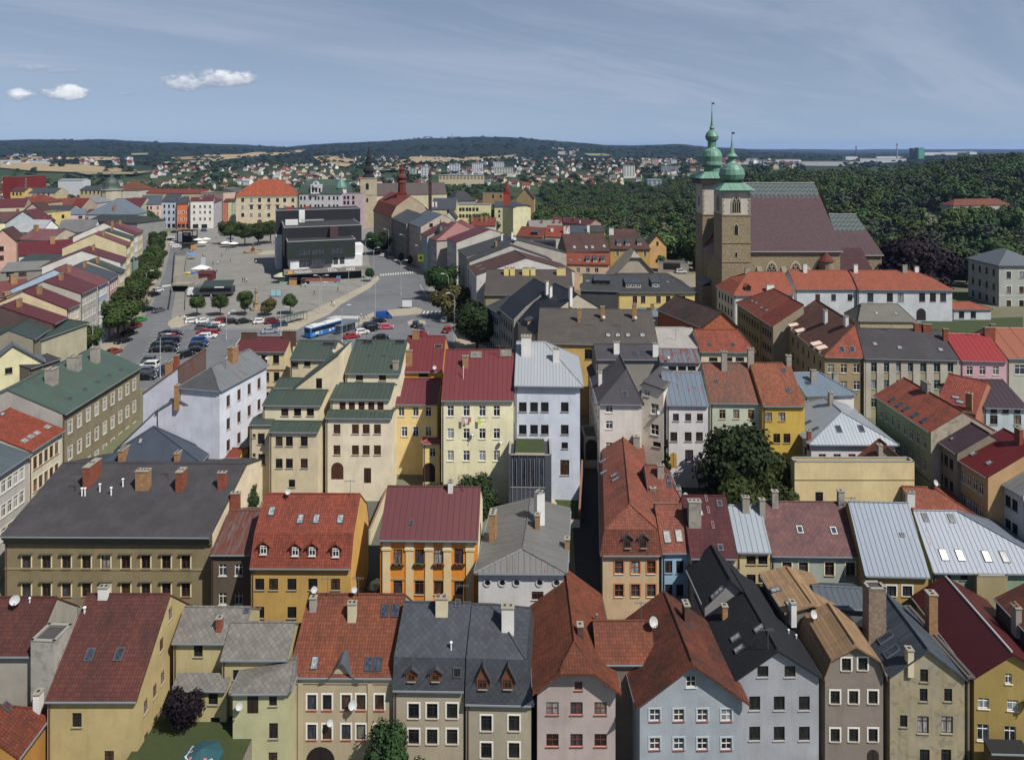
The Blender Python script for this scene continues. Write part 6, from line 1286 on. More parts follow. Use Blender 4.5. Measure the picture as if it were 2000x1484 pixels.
# ================================================================ department store
SX = thing('department_store', 'dark metal-clad department store with a white ground storey on the square', 'department store', (-87, 276, 0), R(20))
DK = seam('3a3b40', 0.6, 0, 0.4); DKG = seam('3c4843', 0.6, 0, 0.5); WH = plaster('d2d4d4', 0.15)
def sbox(nm, x0, x1, y0, y1, z0, z1, mat, roof=True):
    m = MB(); X = lambda a: a+87; Y = lambda a: a-276
    m.box(X(x0), X(x1), Y(y0), Y(y1), z0, z1, mat)
    if roof:
        m.box(X(x0)-0.15, X(x1)+0.15, Y(y0)-0.15, Y(y0)+0.2, z1+0.002, z1+0.3, plain('8a8c8e')); m.box(X(x0)-0.15, X(x0)+0.2, Y(y0)+0.2, Y(y1)+0.15, z1+0.002, z1+0.3, plain('8a8c8e')); m.box(X(x1)-0.2, X(x1)+0.15, Y(y0)+0.2, Y(y1)+0.15, z1+0.002, z1+0.3, plain('8a8c8e')); m.box(X(x0)+0.2, X(x1)-0.2, Y(y0)+0.2, Y(y1)-0.2, z1+0.001, z1+0.06, felt('3a3a3e', '4a484a'))
    return m.build(nm, SX)
sbox('ground_storey', -85.4, -58.5, 277.5, 312, 0, 3.4, plain('20262c', 0.3), False)
sbox('white_storey', -86, -58.2, 276.6, 300, 3.7, 9.4, WH, False); sbox('white_side', -90.4, -87.85, 309, 326, 0, 14.5, WH, False); sbox('white_corner', -60.9, -57.6, 279, 287, 9.41, 13.0, WH, False)
sbox('canopy', -88.5, -56.2, 273.8, 277.4, 3.3, 4.9, plain('7a7470'), False)
sbox('front_block', -87, -61.2, 275.9, 287, 8.7, 15.6, DKG); sbox('front_bay', -78.4, -70.0, 275.4, 275.88, 6.4, 9.5, DKG, False)
sbox('middle_block', -87.8, -57.1, 287.05, 313, 8.0, 20.0, DK); sbox('tall_block', -90, -54, 313.05, 328, 8.5, 24.8, DK); sbox('rear_wall', -88, -56, 300.1, 327, 0, 8.4, plain('33363a'), False)
sbox('roof_box', -87, -82, 296, 299, 20.1, 22.2, plain('c8c8c8'), False); sbox('lift_housing', -81, -78.6, 306, 309, 20.1, 25.2, WH, False); sbox('roof_box', -70.2, -67, 284, 287, 15.7, 19.8, plain('4a3034'), False); sbox('roof_box', -86, -83, 318, 320, 24.9, 26.0, plain('8a3a30'), False); sbox('roof_box', -78, -75.5, 318, 320, 24.9, 26.0, plain('8a3a30'), False); sbox('roof_duct', -80, -71, 303, 303.5, 21.0, 21.5, plain('b8bcc0', 0.4, 0.5), False)
for i, (x0, x1, z0, z1, y) in enumerate([(-82.6,-78.7,4.9+0.6,8.2,276.6),(-77.8,-73.4,5.2,8.4,275.4),(-69.6,-67.9,6.0,8.6,276.6),(-67.1,-65.4,6.0,8.6,276.6),(-82.4,-78.9,10.2,12.2,275.9),(-77.6,-73.6,10.2,12.2,275.9),(-70.0,-66.4,10.3,12.4,275.9),(-71.5,-69.2,16.2,17.4,286.99)]):
    m = MB(); m.box(x0+87, x1+87, y-276-0.07, y-276-0.004, z0, z1, glass(1)); n = max(2, int((x1-x0)/1.2))
    for k in range(n+1): q = x0+87+(x1-x0)*k/n; m.box(q-0.07, q+0.07, y-276-0.1, y-276-0.071, z0, z1, plain('5a5450'))
    m.build('window', SX)
def text(body, size, loc, mat, parent, name='sign', rx=90, rz=0, ext=0.04, label=None):
    cu = bpy.data.curves.new(name, 'FONT'); cu.body = body; cu.size = size; cu.extrude = ext; cu.align_x = 'LEFT'
    o = bpy.data.objects.new(name, cu); COL.objects.link(o); dg = bpy.context.evaluated_depsgraph_get(); me = bpy.data.meshes.new_from_object(o.evaluated_get(dg)); bpy.data.objects.remove(o)
    me.materials.clear(); me.materials.append(mat); o = link(name, me, parent, loc); o.rotation_euler = (R(rx), 0, R(rz)); return o
WT = plain('f0f0ee'); fy = 273.75-276
text("McDonald's", 1.35, (-84.6+87, fy, 3.75), WT, SX); text("TETA", 1.5, (-72.2+87, fy, 3.65), WT, SX); text("NKD", 1.6, (-65.0+87, fy, 3.6), WT, SX)
m = MB(); m.box(-87.0+87, -85.2+87, fy-0.05, fy-0.003, 3.5, 4.8, plain('c08a30')); m.build('sign_panel', SX); text("M", 1.4, (-86.8+87, fy-0.06, 3.62), plain('f0c030'), SX)
m = MB(); [m.box(-72.4+87+i*0.55, -72.4+87+i*0.55+0.6, fy-0.04, fy+0.02, 4.9+0.12*min(i, 9-i), 5.02+0.12*min(i, 9-i), WT) for i in range(10)]; m.build('sign_arc', SX)
GAIN = 0.92
# ================================================================ ground, hills, roads
import numpy as np
gm_ = NT('ground'); p = gm_.geo(); sp = gm_.n('ShaderNodeSeparateXYZ'); gm_.L.new(p, sp.inputs[0])
town = gm_.mix(gm_.noise(p, 0.09, 6, 0.7), lin('5c5850'), lin('6a6a50')); town = gm_.mix(gm_.rng(gm_.noise(p, 0.05, 3), 0.5, 0.6), town, lin('55603a'))
green = gm_.mix(gm_.rng(gm_.noise(p, 0.012, 5, 0.7), 0.4, 0.6), lin('2c3a24'), lin('3e4a30'))
v = gm_.n('ShaderNodeTexVoronoi', feature='F1'); gm_.L.new(gm_.mp(p, (0.0016, 0.0008, 0)), v.inputs['Vector']); v.inputs['Scale'].default_value = 1.0
hillc = gm_.mix(gm_.rng(gm_.noise(p, 0.004, 6, 0.75), 0.42, 0.6), lin('141d18'), lin('1c2820')); hillc = gm_.mix(gm_.rng(gm_.noise(p, 0.03, 6, 0.8), 0.4, 0.7, 0, 0.5), hillc, lin('2a3628'))
a = gm_.mix(gm_.rng(sp.outputs[1], 560, 760), town, green); a = gm_.mix(gm_.rng(sp.outputs[1], 1500, 2300), a, hillc)
gm_.base(a); gm_.b.inputs['Roughness'].default_value = 0.97; gm_.b.inputs['Specular IOR Level'].default_value = 0.05; GM = gm_.m
rs = [0.01]; 
while rs[-1] < 15500: rs.append(rs[-1]+max(3.0, rs[-1]*0.022))
azs = [-180+6*i for i in range(22)]+[-48+0.4*i for i in range(241)]+[54+6*i for i in range(21)]
V_, F_ = [], []
for r_ in rs:
    for a_ in azs:
        x, y = r_*math.sin(R(a_)), r_*math.cos(R(a_)); z = ter(x, y) if y > 0 and abs(a_) < 60 else -13.0+(ter(x, abs(y)*0+y) if y > 400 else 0)*0
        if r_ > 1800 and abs(a_) < 50: z += (vn(x/60, y/90)-0.5)*9*sm(1800, 3500, r_)
        V_.append((x, y, z))
n_ = len(azs)
for i in range(len(rs)-1):
    for j in range(n_-1): F_.append((i*n_+j, i*n_+j+1, (i+1)*n_+j+1, (i+1)*n_+j))
    F_.append((i*n_+n_-1, i*n_, (i+1)*n_, (i+1)*n_+n_-1))
me = bpy.data.meshes.new('ground'); me.from_pydata(V_, [], F_); me.materials.append(GM)
for pl in me.polygons: pl.use_smooth = True
link('ground', me, kind='structure')
def paved(c, s=0.5, patch=0.3, slab=0.0):
    t = NT('paving'); c = mul(lin(c), 0.78); p = t.geo(); a = t.mix(t.noise(p, 0.16, 6, 0.65), mul(c, 0.82), mul(c, 1.18))
    a = t.mix(t.rng(t.noise(p, 0.045, 4, 0.6), 0.45, 0.6, 0, patch), a, mul(c, 0.7)); a = t.mix(t.rng(t.noise(t.mp(p, (0.5, 0.06, 1), (0, 0, R(20))), 1, 5, 0.7), 0.58, 0.7, 0, 0.3), a, mul(c, 1.25)); a = t.mix(t.rng(t.noise(p, 3, 3, 0.7), 0.55, 0.75, 0, 0.3), a, mul(c, 0.7))
    if slab:
        br = t.n('ShaderNodeTexBrick', offset=0.0); t.L.new(t.mp(p, (1, 1, 1), (0, 0, R(20))), br.inputs['Vector']); br.inputs['Scale'].default_value = 1; br.inputs['Brick Width'].default_value = slab; br.inputs['Row Height'].default_value = slab; br.inputs['Mortar Size'].default_value = 0.12; br.inputs['Color1'].default_value = (0.93,)*3+(1,); br.inputs['Color2'].default_value = (1.05,)*3+(1,); br.inputs['Mortar'].default_value = (0.85,)*3+(1,)
        a = t.mix(1.0, a, br.outputs['Color'], 'MULTIPLY')
    t.base(a); t.b.inputs['Roughness'].default_value = 0.92; t.b.inputs['Specular IOR Level'].default_value = 0.15; return t.m
def sheet(name, pix, z, mat, drape=False, zz=None, kind='structure', thick=0):
    """a flat sheet given by ground-level corner pixels of the photo, laid at height z"""
    m = MB(); pts = [unp(x, y, z) for x, y in pix]
    if geometry.normal(pts).z < 0: pts = pts[::-1]
    v3 = [Vector((q.x, q.y, 0)) for q in pts]
    for t in geometry.tessellate_polygon([v3]):
        q = [pts[i] for i in t]
        if (q[1]-q[0]).cross(q[2]-q[0]).z < 0: q = q[::-1]
        m.face(q, mat)
    if thick:
        for a, b in zip(pts, pts[1:]+pts[:1]): m.face([b, a, a-Vector((0, 0, thick)), b-Vector((0, 0, thick))], plain('a8a49a'))
    return m.build(name, kind=kind)
ASP = paved('6e7074', patch=0.5); PLZ = paved('86847f', slab=3.2); PAVE = paved('9c917e'); LITE = paved('a39a88'); COB = paved('8e8a80', slab=0.6); RAMPM = paved('8a867c')
sheet('square_paving', [(205,760),(215,600),(330,452),(470,440),(560,432),(720,430),(800,470),(960,620),(1010,700),(1000,770)], 0.02, PLZ)
sheet('road', [(205,758),(236,690),(262,650),(300,590),(325,520),(336,470),(345,456),(372,458),(366,480),(345,560),(334,622),(360,628),(440,641),(560,640),(605,618),(668,590),(722,556),(736,545),(722,515),(716,478),(722,452),(742,452),(775,488),(790,505),(832,530),(832,560),(862,598),(884,640),(888,690),(880,760)], 0.05, ASP)
sheet('pavement', [(205,700),(228,688),(255,645),(293,585),(318,520),(332,462),(325,462),(300,520),(268,575),(235,620),(200,660),(180,700)], 0.17, PAVE, thick=0.15)
sheet('pavement', [(540,640),(590,615),(650,588),(716,555),(738,538),(741,545),(722,562),(666,594),(645,612),(600,632),(560,655)], 0.17, LITE, thick=0.13)
sheet('pavement', [(676,640),(700,622),(734,608),(770,604),(812,600),(826,604),(822,612),(780,616),(745,618),(700,634),(684,646)], 0.17, LITE, thick=0.13)
sheet('pavement', [(752,500),(765,500),(800,520),(834,528),(834,534),(812,534),(786,520)], 0.17, LITE, thick=0.13)
sheet('pavement', [(330,627),(345,618),(362,616),(374,622),(370,632),(352,638),(334,640),(327,634)], 0.17, LITE, thick=0.13)
sheet('pavement', [(795,628),(806,624),(830,626),(832,632),(812,634),(797,634)], 0.17, LITE, thick=0.13)
sheet('pavement', [(340,651),(352,651),(355,655),(345,658)], 0.17, LITE, thick=0.13)
sheet('pavement', [(884,600),(905,600),(960,660),(980,700),(960,760),(900,760),(892,690),(888,640)], 0.17, PAVE, thick=0.13)
sheet('slab', [(500,496),(516,490),(560,488),(620,489),(616,494),(560,496),(512,498)], 0.06, LITE)
PW_ = plain('b4b4b0', 0.8)
def bars(name, a, b, n, w_, l_, ang, z=0.07):
    pa, pb = unp(*a, z), unp(*b, z); m = MB()
    for i in range(n):
        c = pa.lerp(pb, i/(n-1)); X = Matrix.Translation(c) @ Matrix.Rotation(R(ang), 4, 'Z'); q = [X @ Vector(v) for v in ((-w_/2, -l_/2, 0), (w_/2, -l_/2, 0), (w_/2, l_/2, 0), (-w_/2, l_/2, 0))]; m.face(q, PW_)
    m.build(name, kind='structure')
bars('zebra_crossing', (648,619), (706,620), 13, 0.5, 4.0, -30); bars('zebra_crossing', (744,537), (806,532), 14, 0.5, 4.2, 10); bars('zebra_crossing', (828,610), (888,612), 9, 0.5, 4.0, 0); bars('zebra_crossing', (318,559), (334,557), 7, 0.5, 3.5, 20)
bars('parking_markings', (296,698), (322,632), 11, 5.0, 0.14, 8); bars('parking_markings', (372,690), (418,634), 11, 5.2, 0.14, 8); bars('parking_markings', (372,640), (556,642), 15, 0.14, 4.8, -38); bars('parking_markings', (690,668), (745,632), 8, 4.6, 0.14, 25)
for a_, b_ in (((470,660),(420,730)),((300,770),(345,706)),((352,662),(338,730)),((350,640),(395,612)),((590,648),(610,640)),((820,556),(840,590))):
    pa, pb = unp(*a_, 0.075), unp(*b_, 0.075); d = (pb-pa).normalized(); nn = Vector((-d.y, d.x, 0))*0.08; m = MB(); m.face([pa-nn, pb-nn, pb+nn, pa+nn], PW_); m.build('road_marking', kind='structure')
# back yards, lanes and lawns
GRS = NT('grass'); p = GRS.geo(); GRS.base(GRS.mix(GRS.noise(p, 1.2, 6, 0.7), mul(lin('44542a'), 0.36), mul(lin('5c6a38'), 0.42))); GRS.b.inputs['Roughness'].default_value = 0.95; GRS.bump(GRS.noise(p, 9, 4), 0.1); GRS = GRS.m  # grass colours scaled down; the lawn's shade is put into them
GRD = paved('585a52')
def drape(name, pix, mat, off=0.05, kind='structure'):
    m = MB(); pts = [ground_hit(x, y) for x, y in pix]; v3 = [Vector((q.x, q.y, 0)) for q in pts]
    # subdivide by strips so that the sheet follows the ground
    for t in geometry.tessellate_polygon([v3]):
        st = [[v3[i] for i in t]]
        for _ in range(3): st = [tri for (a, b, c) in st for tri in ((a, (a+b)/2, (a+c)/2), ((a+b)/2, b, (b+c)/2), ((a+c)/2, (b+c)/2, c), ((a+b)/2, (b+c)/2, (a+c)/2))]
        for tri in st:
            q = [Vector((v.x, v.y, ter(v.x, v.y)+off)) for v in tri]
            if (q[1]-q[0]).cross(q[2]-q[0]).z < 0: q = q[::-1]
            m.face(q, mat)
    return m.build(name, kind=kind)
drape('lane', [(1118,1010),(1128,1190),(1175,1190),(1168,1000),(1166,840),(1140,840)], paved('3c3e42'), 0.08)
drape('yard', [(560,1010),(590,935),(760,935),(735,1180),(560,1180)], GRD, 0.06)
drape('lawn', [(1066,975),(1134,985),(1134,1020),(1064,1018)], GRS, 0.12); drape('lawn', [(1328,905),(1400,900),(1405,1000),(1325,1000)], GRS, 0.12); drape('lawn', [(1800,628),(1998,622),(1998,655),(1790,650)], GRS, 0.12)
drape('lawn', [(300,1500),(340,1400),(430,1400),(470,1500)], GRS, 0.15); drape('lawn', [(850,930),(1000,930),(1000,1000),(840,1010)], GRS, 0.1); drape('lawn', [(1395,960),(1560,960),(1560,1010),(1395,1010)], GRS, 0.12)
drape('path', [(1066,978),(1082,982),(1088,994),(1082,1008),(1066,1010)], paved('b8a684'), 0.16)
drape('yard', [(1285,520),(1360,520),(1360,590),(1290,560)], paved('8e8474'), 0.05)
# harvested fields and meadows on the far slopes
FLD = [NT('stubble_field') for _ in range(3)]
for t, c in zip(FLD, ('b09a72', '9a8a62', '8a9060')):
    p = t.geo(); cc = mul(lin(c), 0.62); t.base(t.mix(t.noise(p, 0.02, 5, 0.7), mul(cc, 0.75), mul(cc, 1.2))); t.b.inputs['Roughness'].default_value = 0.97
for k, (pix, c) in enumerate([([(0,319),(60,320),(140,323),(200,328),(270,335),(240,338),(140,339),(60,336),(0,330)],0),([(130,309),(190,308),(235,311),(228,315),(150,316),(128,313)],0),([(330,309),(400,307),(400,313),(340,314)],1),([(400,304),(470,304),(560,297),(598,293),(596,297),(560,303),(500,308),(440,314),(400,320),(398,312)],0),([(612,309),(650,306),(690,314),(694,320),(680,330),(664,328),(640,322)],0),
    ([(748,327),(770,318),(800,311),(820,312),(800,322),(770,330)],0),([(800,309),(880,311),(950,309),(1010,304),(1000,308),(930,316),(850,320),(800,322)],0),([(1140,302),(1180,303),(1200,307),(1150,307)],2),([(38,309),(82,309),(84,314),(40,315)],1),([(735,333),(780,331),(780,337),(735,338)],2),([(310,320),(400,316),(400,319),(320,323)],0),([(140,340),(230,342),(300,339),(260,346),(170,347)],1),([(256,303),(290,302),(288,306),(258,307)],2),([(1840,298),(1900,297),(1900,300),(1850,301)],1)]):
    drape('field', pix, FLD[c].m, 3.0+0.3*k)

GY = []
m = MB(); zt = -7.4; pts = [(-37.5, 65.2), (-26.2, 65.2), (-26.2, 76.0), (-37.5, 76.0)]; m.face([(x, y, zt) for x, y in pts], GRS)
for a, b_ in zip(pts, pts[1:]+pts[:1]): m.face([(a[0], a[1], -14), (b_[0], b_[1], -14), (b_[0], b_[1], zt), (a[0], a[1], zt)], stone('8a8478', 0.6))
m.build('terrace_lawn', kind='structure')
GAIN = 0.85
# ================================================================ trees
def quads(rng, n, rad, sz, squash=0.8, clumps=14, hollow=0.45, cone=False, jit=0.5):
    """n leaf-clump faces spread over lumps inside a crown of radius rad centred at the origin"""
    cs = []
    for _ in range(clumps):
        d = rng.normal(size=3); d /= np.linalg.norm(d); r_ = rad*(0.35+0.4*rng.random())
        c = d*r_; c[2] *= squash
        if cone: h = rng.random(); a = rng.random()*6.28; c = np.array([math.cos(a)*rad*0.75*(1-h), math.sin(a)*rad*0.75*(1-h), (h*2-0.8)*rad*squash*1.5])
        cs.append((c, rad*(0.34+0.2*rng.random())*(1 if not cone else 0.55*(1.25-h))))
    k = rng.integers(0, len(cs), n); cen = np.array([c for c, _ in cs])[k]; rr = np.array([r_ for _, r_ in cs])[k]
    d = rng.normal(size=(n, 3)); d /= np.linalg.norm(d, axis=1)[:, None]; rad_ = rr*(0.6+0.45*rng.random(n))
    pos = cen+d*rad_[:, None]*np.array([1, 1, squash])
    nrm = d*1.0+(pos/np.linalg.norm(pos, axis=1)[:, None])*0.5+rng.normal(size=(n, 3))*jit; nrm /= np.linalg.norm(nrm, axis=1)[:, None]
    t = np.cross(nrm, rng.normal(size=(n, 3))); t /= np.linalg.norm(t, axis=1)[:, None]; b = np.cross(nrm, t); s = sz*(0.6+0.8*rng.random(n))[:, None]/2
    q = np.stack([pos-t*s-b*s*0.7, pos+t*s-b*s*0.7, pos+t*s*0.7+b*s*0.8, pos-t*s*0.8+b*s], axis=1)
    return q
def qmesh(name, q, mat, extra=None):
    n = len(q); me = bpy.data.meshes.new(name); me.vertices.add(4*n); me.vertices.foreach_set('co', q.reshape(-1).astype('f')); me.loops.add(4*n); me.loops.foreach_set('vertex_index', np.arange(4*n, dtype='i'))
    me.polygons.add(n); me.polygons.foreach_set('loop_start', np.arange(0, 4*n, 4, dtype='i')); me.polygons.foreach_set('loop_total', np.full(n, 4, dtype='i')); me.update(calc_edges=True); me.materials.append(mat); return me
rng = np.random.default_rng(5)
GAIN = 0.76
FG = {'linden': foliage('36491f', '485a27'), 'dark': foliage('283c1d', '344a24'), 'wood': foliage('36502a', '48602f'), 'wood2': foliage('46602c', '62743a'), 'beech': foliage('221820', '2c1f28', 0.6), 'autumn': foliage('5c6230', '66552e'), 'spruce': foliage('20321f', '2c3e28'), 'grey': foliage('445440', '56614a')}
for k_ in list(FG): pass
GAIN = 0.85
BARK = plain('4a4036', 0.9)
TT = {}
def tree_kind(kind, var, rad, h, n, sz, squash=0.85, clumps=16, trunk=0.28, cone=False):
    k = (kind, var)
    if k not in TT:
        q = quads(rng, n, rad, sz, squash, clumps, cone=cone); zc = h-rad*squash*(1.0 if not cone else 1.15); q[:, :, 2] += zc
        cm = qmesh('crown', q, FG[kind]); t = MB(); tr = trunk
        t.tube([(0, 0, -0.6), (0.08, 0.05, h*0.25), (-0.05, 0.1, zc-rad*0.1), (0.1, 0, zc+rad*0.45)], [tr, tr*0.8, tr*0.55, tr*0.2], BARK, 6)
        for i in range(6):
            a = i*1.05+var; z0 = zc-rad*0.55+i*rad*0.1; t.tube([(0, 0.05, z0), (math.cos(a)*rad*0.35, math.sin(a)*rad*0.35, z0+rad*0.35), (math.cos(a)*rad*0.62, math.sin(a)*rad*0.62, z0+rad*0.65)], [tr*0.45, tr*0.3, tr*0.1], BARK, 5)
        TT[k] = (cm, t.data('trunk'), h)
    return TT[k]
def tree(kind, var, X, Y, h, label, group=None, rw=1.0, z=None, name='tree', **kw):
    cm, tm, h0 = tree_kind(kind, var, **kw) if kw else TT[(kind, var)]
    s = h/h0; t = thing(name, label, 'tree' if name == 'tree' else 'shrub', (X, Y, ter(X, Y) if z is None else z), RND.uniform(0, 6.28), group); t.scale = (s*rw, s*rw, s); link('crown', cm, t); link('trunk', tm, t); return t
for v in range(3):
    tree_kind('linden', v, 4.6, 12.5, 9000, 0.40, 0.95, 22, 0.3); tree_kind('wood', v, 5.2, 16, 4200, 0.78, 1.1, 16, 0.35); tree_kind('wood2', v, 5.2, 16, 4200, 0.78, 1.1, 17, 0.35); tree_kind('dark', v, 4.6, 12, 9000, 0.40, 1.1, 20, 0.3)
    tree_kind('spruce', v, 3.4, 17, 2600, 0.65, 1.6, 18, 0.25, True); tree_kind('grey', v, 5.0, 16, 4000, 0.75, 1.15, 15, 0.3)
tree_kind('beech', 0, 8.5, 18, 12000, 0.6, 0.95, 30, 0.6); tree_kind('autumn', 0, 4.0, 9, 6500, 0.38, 0.95, 16, 0.28); tree_kind('beech', 1, 1.8, 4.6, 5200, 0.15, 1.15, 14, 0.08)
ORD = ['nearest', 'second', 'third', 'fourth', 'fifth', 'sixth', 'seventh', 'eighth', 'ninth', 'tenth', 'eleventh', 'twelfth', 'thirteenth', 'fourteenth', 'fifteenth', 'sixteenth']
def gp(px, py, z=0.0): p_ = unp(px, py, z); return p_.x, p_.y
for i, (px, py, h, w_) in enumerate([(231,668,12.5,1.15),(243,648,13,1.2),(256,622,12.5,1.1),(266,600,11,1.0),(282,580,12,1.1),(292,562,12.5,1.1),(300,540,11.5,1.0),(306,524,11,1.05),(307,508,11.5,1.0),(308,494,12,1.0),(304,481,12,1.0),(299,469,12.5,1.0),(295,459,13,1.0),(289,450,13,0.9)]):
    tree('linden', i % 3, *gp(px, py), h, 'leafy linden in the row along the left side of the square, %s from the viewer' % ORD[i] if i else 'leafy linden nearest the viewer in the row along the left of the square', 'lindens along the left side of the square', w_, z=0.0)
for i, (px, py, h, nm) in enumerate([(118,702,8,'small street tree left of the green copper roof, left of a pair'),(142,698,10,'taller street tree left of the green copper roof, in front of the grey stucco house'),(178,708,9,'bushy street tree beside the street lamp above the green copper roof')]): tree('linden', i, *gp(px, py), h, nm, z=0.0)
for i, (px, py, h) in enumerate([(385,618,7.2),(430,617,7.0),(478,617,7.8),(523,617,6.2),(567,614,6.6)]):
    tree('linden' if i != 3 else 'autumn', i % 3 if i != 3 else 0, *gp(px, py), h, 'small round tree behind the parked cars, %s from the left of five' % ['first', 'second', 'third', 'fourth', 'fifth'][i], 'small trees behind the parked cars', 0.95, z=0.0)
for i, (px, py, h, w_, lab) in enumerate([(450,478,14,1.2,'large spreading tree by the white parasols, left of the cafe trees'),(478,481,12.5,1.15,'cafe tree behind the fountain, second from the left'),(505,480,12,1.2,'cafe tree behind the fountain, closer to the store'),(528,476,14,1.1,'tree against the dark left side of the department store'),(866,588,13,1.15,'large dark street tree at the shaded corner below the white gable'),(850,576,10,1.0,'smaller street tree left of the large dark corner tree'),(882,624,11.5,1.25,'yellowing street tree by the street lamp left of the navy roofs'),(932,692,14,1.2,'round dense tree standing in front of the shaded street wall'),(722,550,5.5,0.9,'small dark tree at the right corner of the department store'),(733,498,12,1.1,'shaded street tree beside the town hall, left one'),(748,497,11.5,1.1,'shaded street tree beside the town hall, right one'),(783,514,5,0.7,'thin young tree on the pavement left of the yellow sign'),(800,520,5,0.7,'thin young tree next to the yellow sign')]):
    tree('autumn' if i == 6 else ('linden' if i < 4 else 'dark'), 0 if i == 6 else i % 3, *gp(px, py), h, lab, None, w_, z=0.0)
for (kd, v, X, Y, h, w_, lab) in [('dark',0,-5.6,105,9.0,0.9,'loose green tree behind the plum-roofed orange house'),('dark',1,-11.2,107,6.5,1.0,'bushy tree at the foot of the ivy porch'),('linden',0,-2.2,103,3.6,0.9,'low leafy bush behind the wide ochre chimney'),('dark',2,34.2,106,15.5,1.0,'tall dark tree in the garden left of the buff wall, middle'),('linden',1,38.6,104,12.5,0.9,'dense garden tree touching the blank buff wall'),('linden',2,32.5,101,11.5,1.0,'rounded garden tree with yellow-green tips in front of the tall dark one'),('spruce',0,24.3,112,7.5,0.9,'small dark spruce before the white back house'),
    ('dark',0,-12.6,70.5,8.2,0.75,'dark conifer-like shrub climbing the corner of the beige house'),('linden',1,-9.6,68.2,5.6,1.1,'leafy tree top under the slate mansard house'),('linden',2,-2.0,68.4,5.0,1.0,'leafy tree top at the bottom edge before the grey slate house'),('dark',1,-39.5,107,6,0.8,'small tree between the felt roof and the beige stair wing'),('linden',0,29.5,107,4.5,0.9,'low bushes on the sunny back lawn')]:
    tree(kd, v, X, Y, h, lab, None, w_)
tree('linden', 1, (945-1000)*400/F, 400, 17, 'broad green tree in front of the pale yellow three-storey building', None, 1.4)
tree('beech', 1, -33.2, 72.6, 5.2, 'dark purple-leaved shrub in the small garden behind the teal parasol', None, 1.0, name='shrub', z=-7.4)
x_, y_ = (1780-1000)*236/F, 236
tree('beech', 0, x_, y_, 24, 'huge dark purple copper beech to the right of the church choir', None, 1.25)
tree('linden', 0, *gp(1290, 524), 6, 'dark purple small tree next to the apricot gable house', None, 1.1, z=0)
# individual trees of the park and the wooded slope, nearest first; the rest is one wood
cand = []; R2_ = random.Random(11)
def sample(px0, px1, y0, y1, sp, kinds, region):
    n = int((px1-px0)/F*(y0+y1)/2*(y1-y0)/(sp*sp))
    for _ in range(n):
        Y = math.sqrt(R2_.uniform(y0*y0, y1*y1)); px = R2_.uniform(px0, px1); cand.append(((px-1000)*Y/F, Y, R2_.choice(kinds), region))
sample(1700, 2250, 262, 420, 8.0, ['wood', 'wood2', 'wood', 'grey', 'spruce'], 's'); sample(1480, 2300, 300, 900, 10.0, ['wood', 'wood', 'wood2', 'wood', 'grey', 'wood2', 'spruce'], 's'); sample(1460, 1700, 330, 900, 9.5, ['wood', 'wood', 'grey', 'spruce'], 's')
sample(1040, 1400, 350, 640, 11.5, ['wood2', 'wood', 'wood'], 'p'); sample(1240, 1420, 296, 400, 11, ['wood2', 'wood'], 'p'); sample(1060, 1460, 640, 1100, 11, ['wood', 'grey', 'wood'], 'p'); sample(955, 1030, 470, 640, 12, ['wood', 'wood2'], 'p')
sample(0, 560, 640, 1150, 19, ['wood', 'grey', 'wood2'], 'f'); sample(560, 1000, 640, 1150, 16, ['wood', 'grey'], 'f'); sample(-100, 60, 470, 600, 12, ['wood'], 'f')
occ = [(b.c.x, b.c.y, max(b.W, b.T)*0.62) for b in BLD.values()]+[(90, 241, 24), (106, 241, 22), (x_, y_, 9)]
kept = []; grid = {}
cand.sort(key=lambda c: c[1])
for c in cand:
    X, Y = c[0], c[1]; px = 1000+F*X/Y
    if any((X-ox)**2+(Y-oy)**2 < (orad+3)**2 for ox, oy, orad in occ): continue
    if 1860 < px < 1978 and 466 < Y < 486: continue
    if 1300 < px < 1420 and Y < 300: continue
    if 1895 < px and 225 < Y < 262: continue
    g = (int(X//6), int(Y//6))
    if any((X-q[0])**2+(Y-q[1])**2 < 30 for i in (-1, 0, 1) for j in (-1, 0, 1) for q in grid.get((g[0]+i, g[1]+j), [])): continue
    grid.setdefault(g, []).append(c); kept.append(c)
cnt = 0; rest = []
for i, px in enumerate(range(1856, 1990, 11)):
    Y = 455+(px % 7); X = (px-1000)*Y/F; tree('wood' if i % 2 else 'wood2', i % 3, X, Y, HC-(404+3*math.sin(px)-YH)*Y/F-ter(X, Y), 'one of the tall leafy trees hiding the walls of the red-roofed manor', 'trees before the manor', 0.75)
kept.sort(key=lambda c: c[1])
for c in kept:
    X, Y, kd, rg = c; h = R2_.uniform(12, 18) if rg == 's' else (R2_.uniform(12, 17) if rg == 'p' else R2_.uniform(8, 13))
    if rg == 's' and Y > 420: h *= 1.25
    if cnt < 250 and rg in 'sp':
        lab, grp = {'s': ('one of the leafy trees packed on the wooded slope behind the church', 'trees on the wooded slope'), 'p': ('one of the green park trees between the old town roofs and the church towers', 'trees of the park')}[rg]
        if kd == 'spruce': lab = 'one of the dark pointed spruces standing among the leafy wood right of the town'; grp = 'spruces in the wood'
        tree(kd, cnt % 3, X, Y, h, lab, grp, R2_.uniform(1.05, 1.4) if kd != 'spruce' else 1.0); cnt += 1
    else: rest.append((X, Y, h, kd, R2_.uniform(1.05, 1.45) if kd != 'spruce' else 1.0))
tmpl = [quads(rng, 620, 5.0, 1.05, 1.1, 12, jit=0.75)+np.array([0, 0, 10.5]) for _ in range(5)]+[quads(rng, 300, 3.4, 1.2, 1.6, 12, cone=True)+np.array([0, 0, 8.5])]
tfar = [quads(rng, 70, 5.0, 2.2, 1.0, 6)+np.array([0, 0, 8.5]) for _ in range(3)]
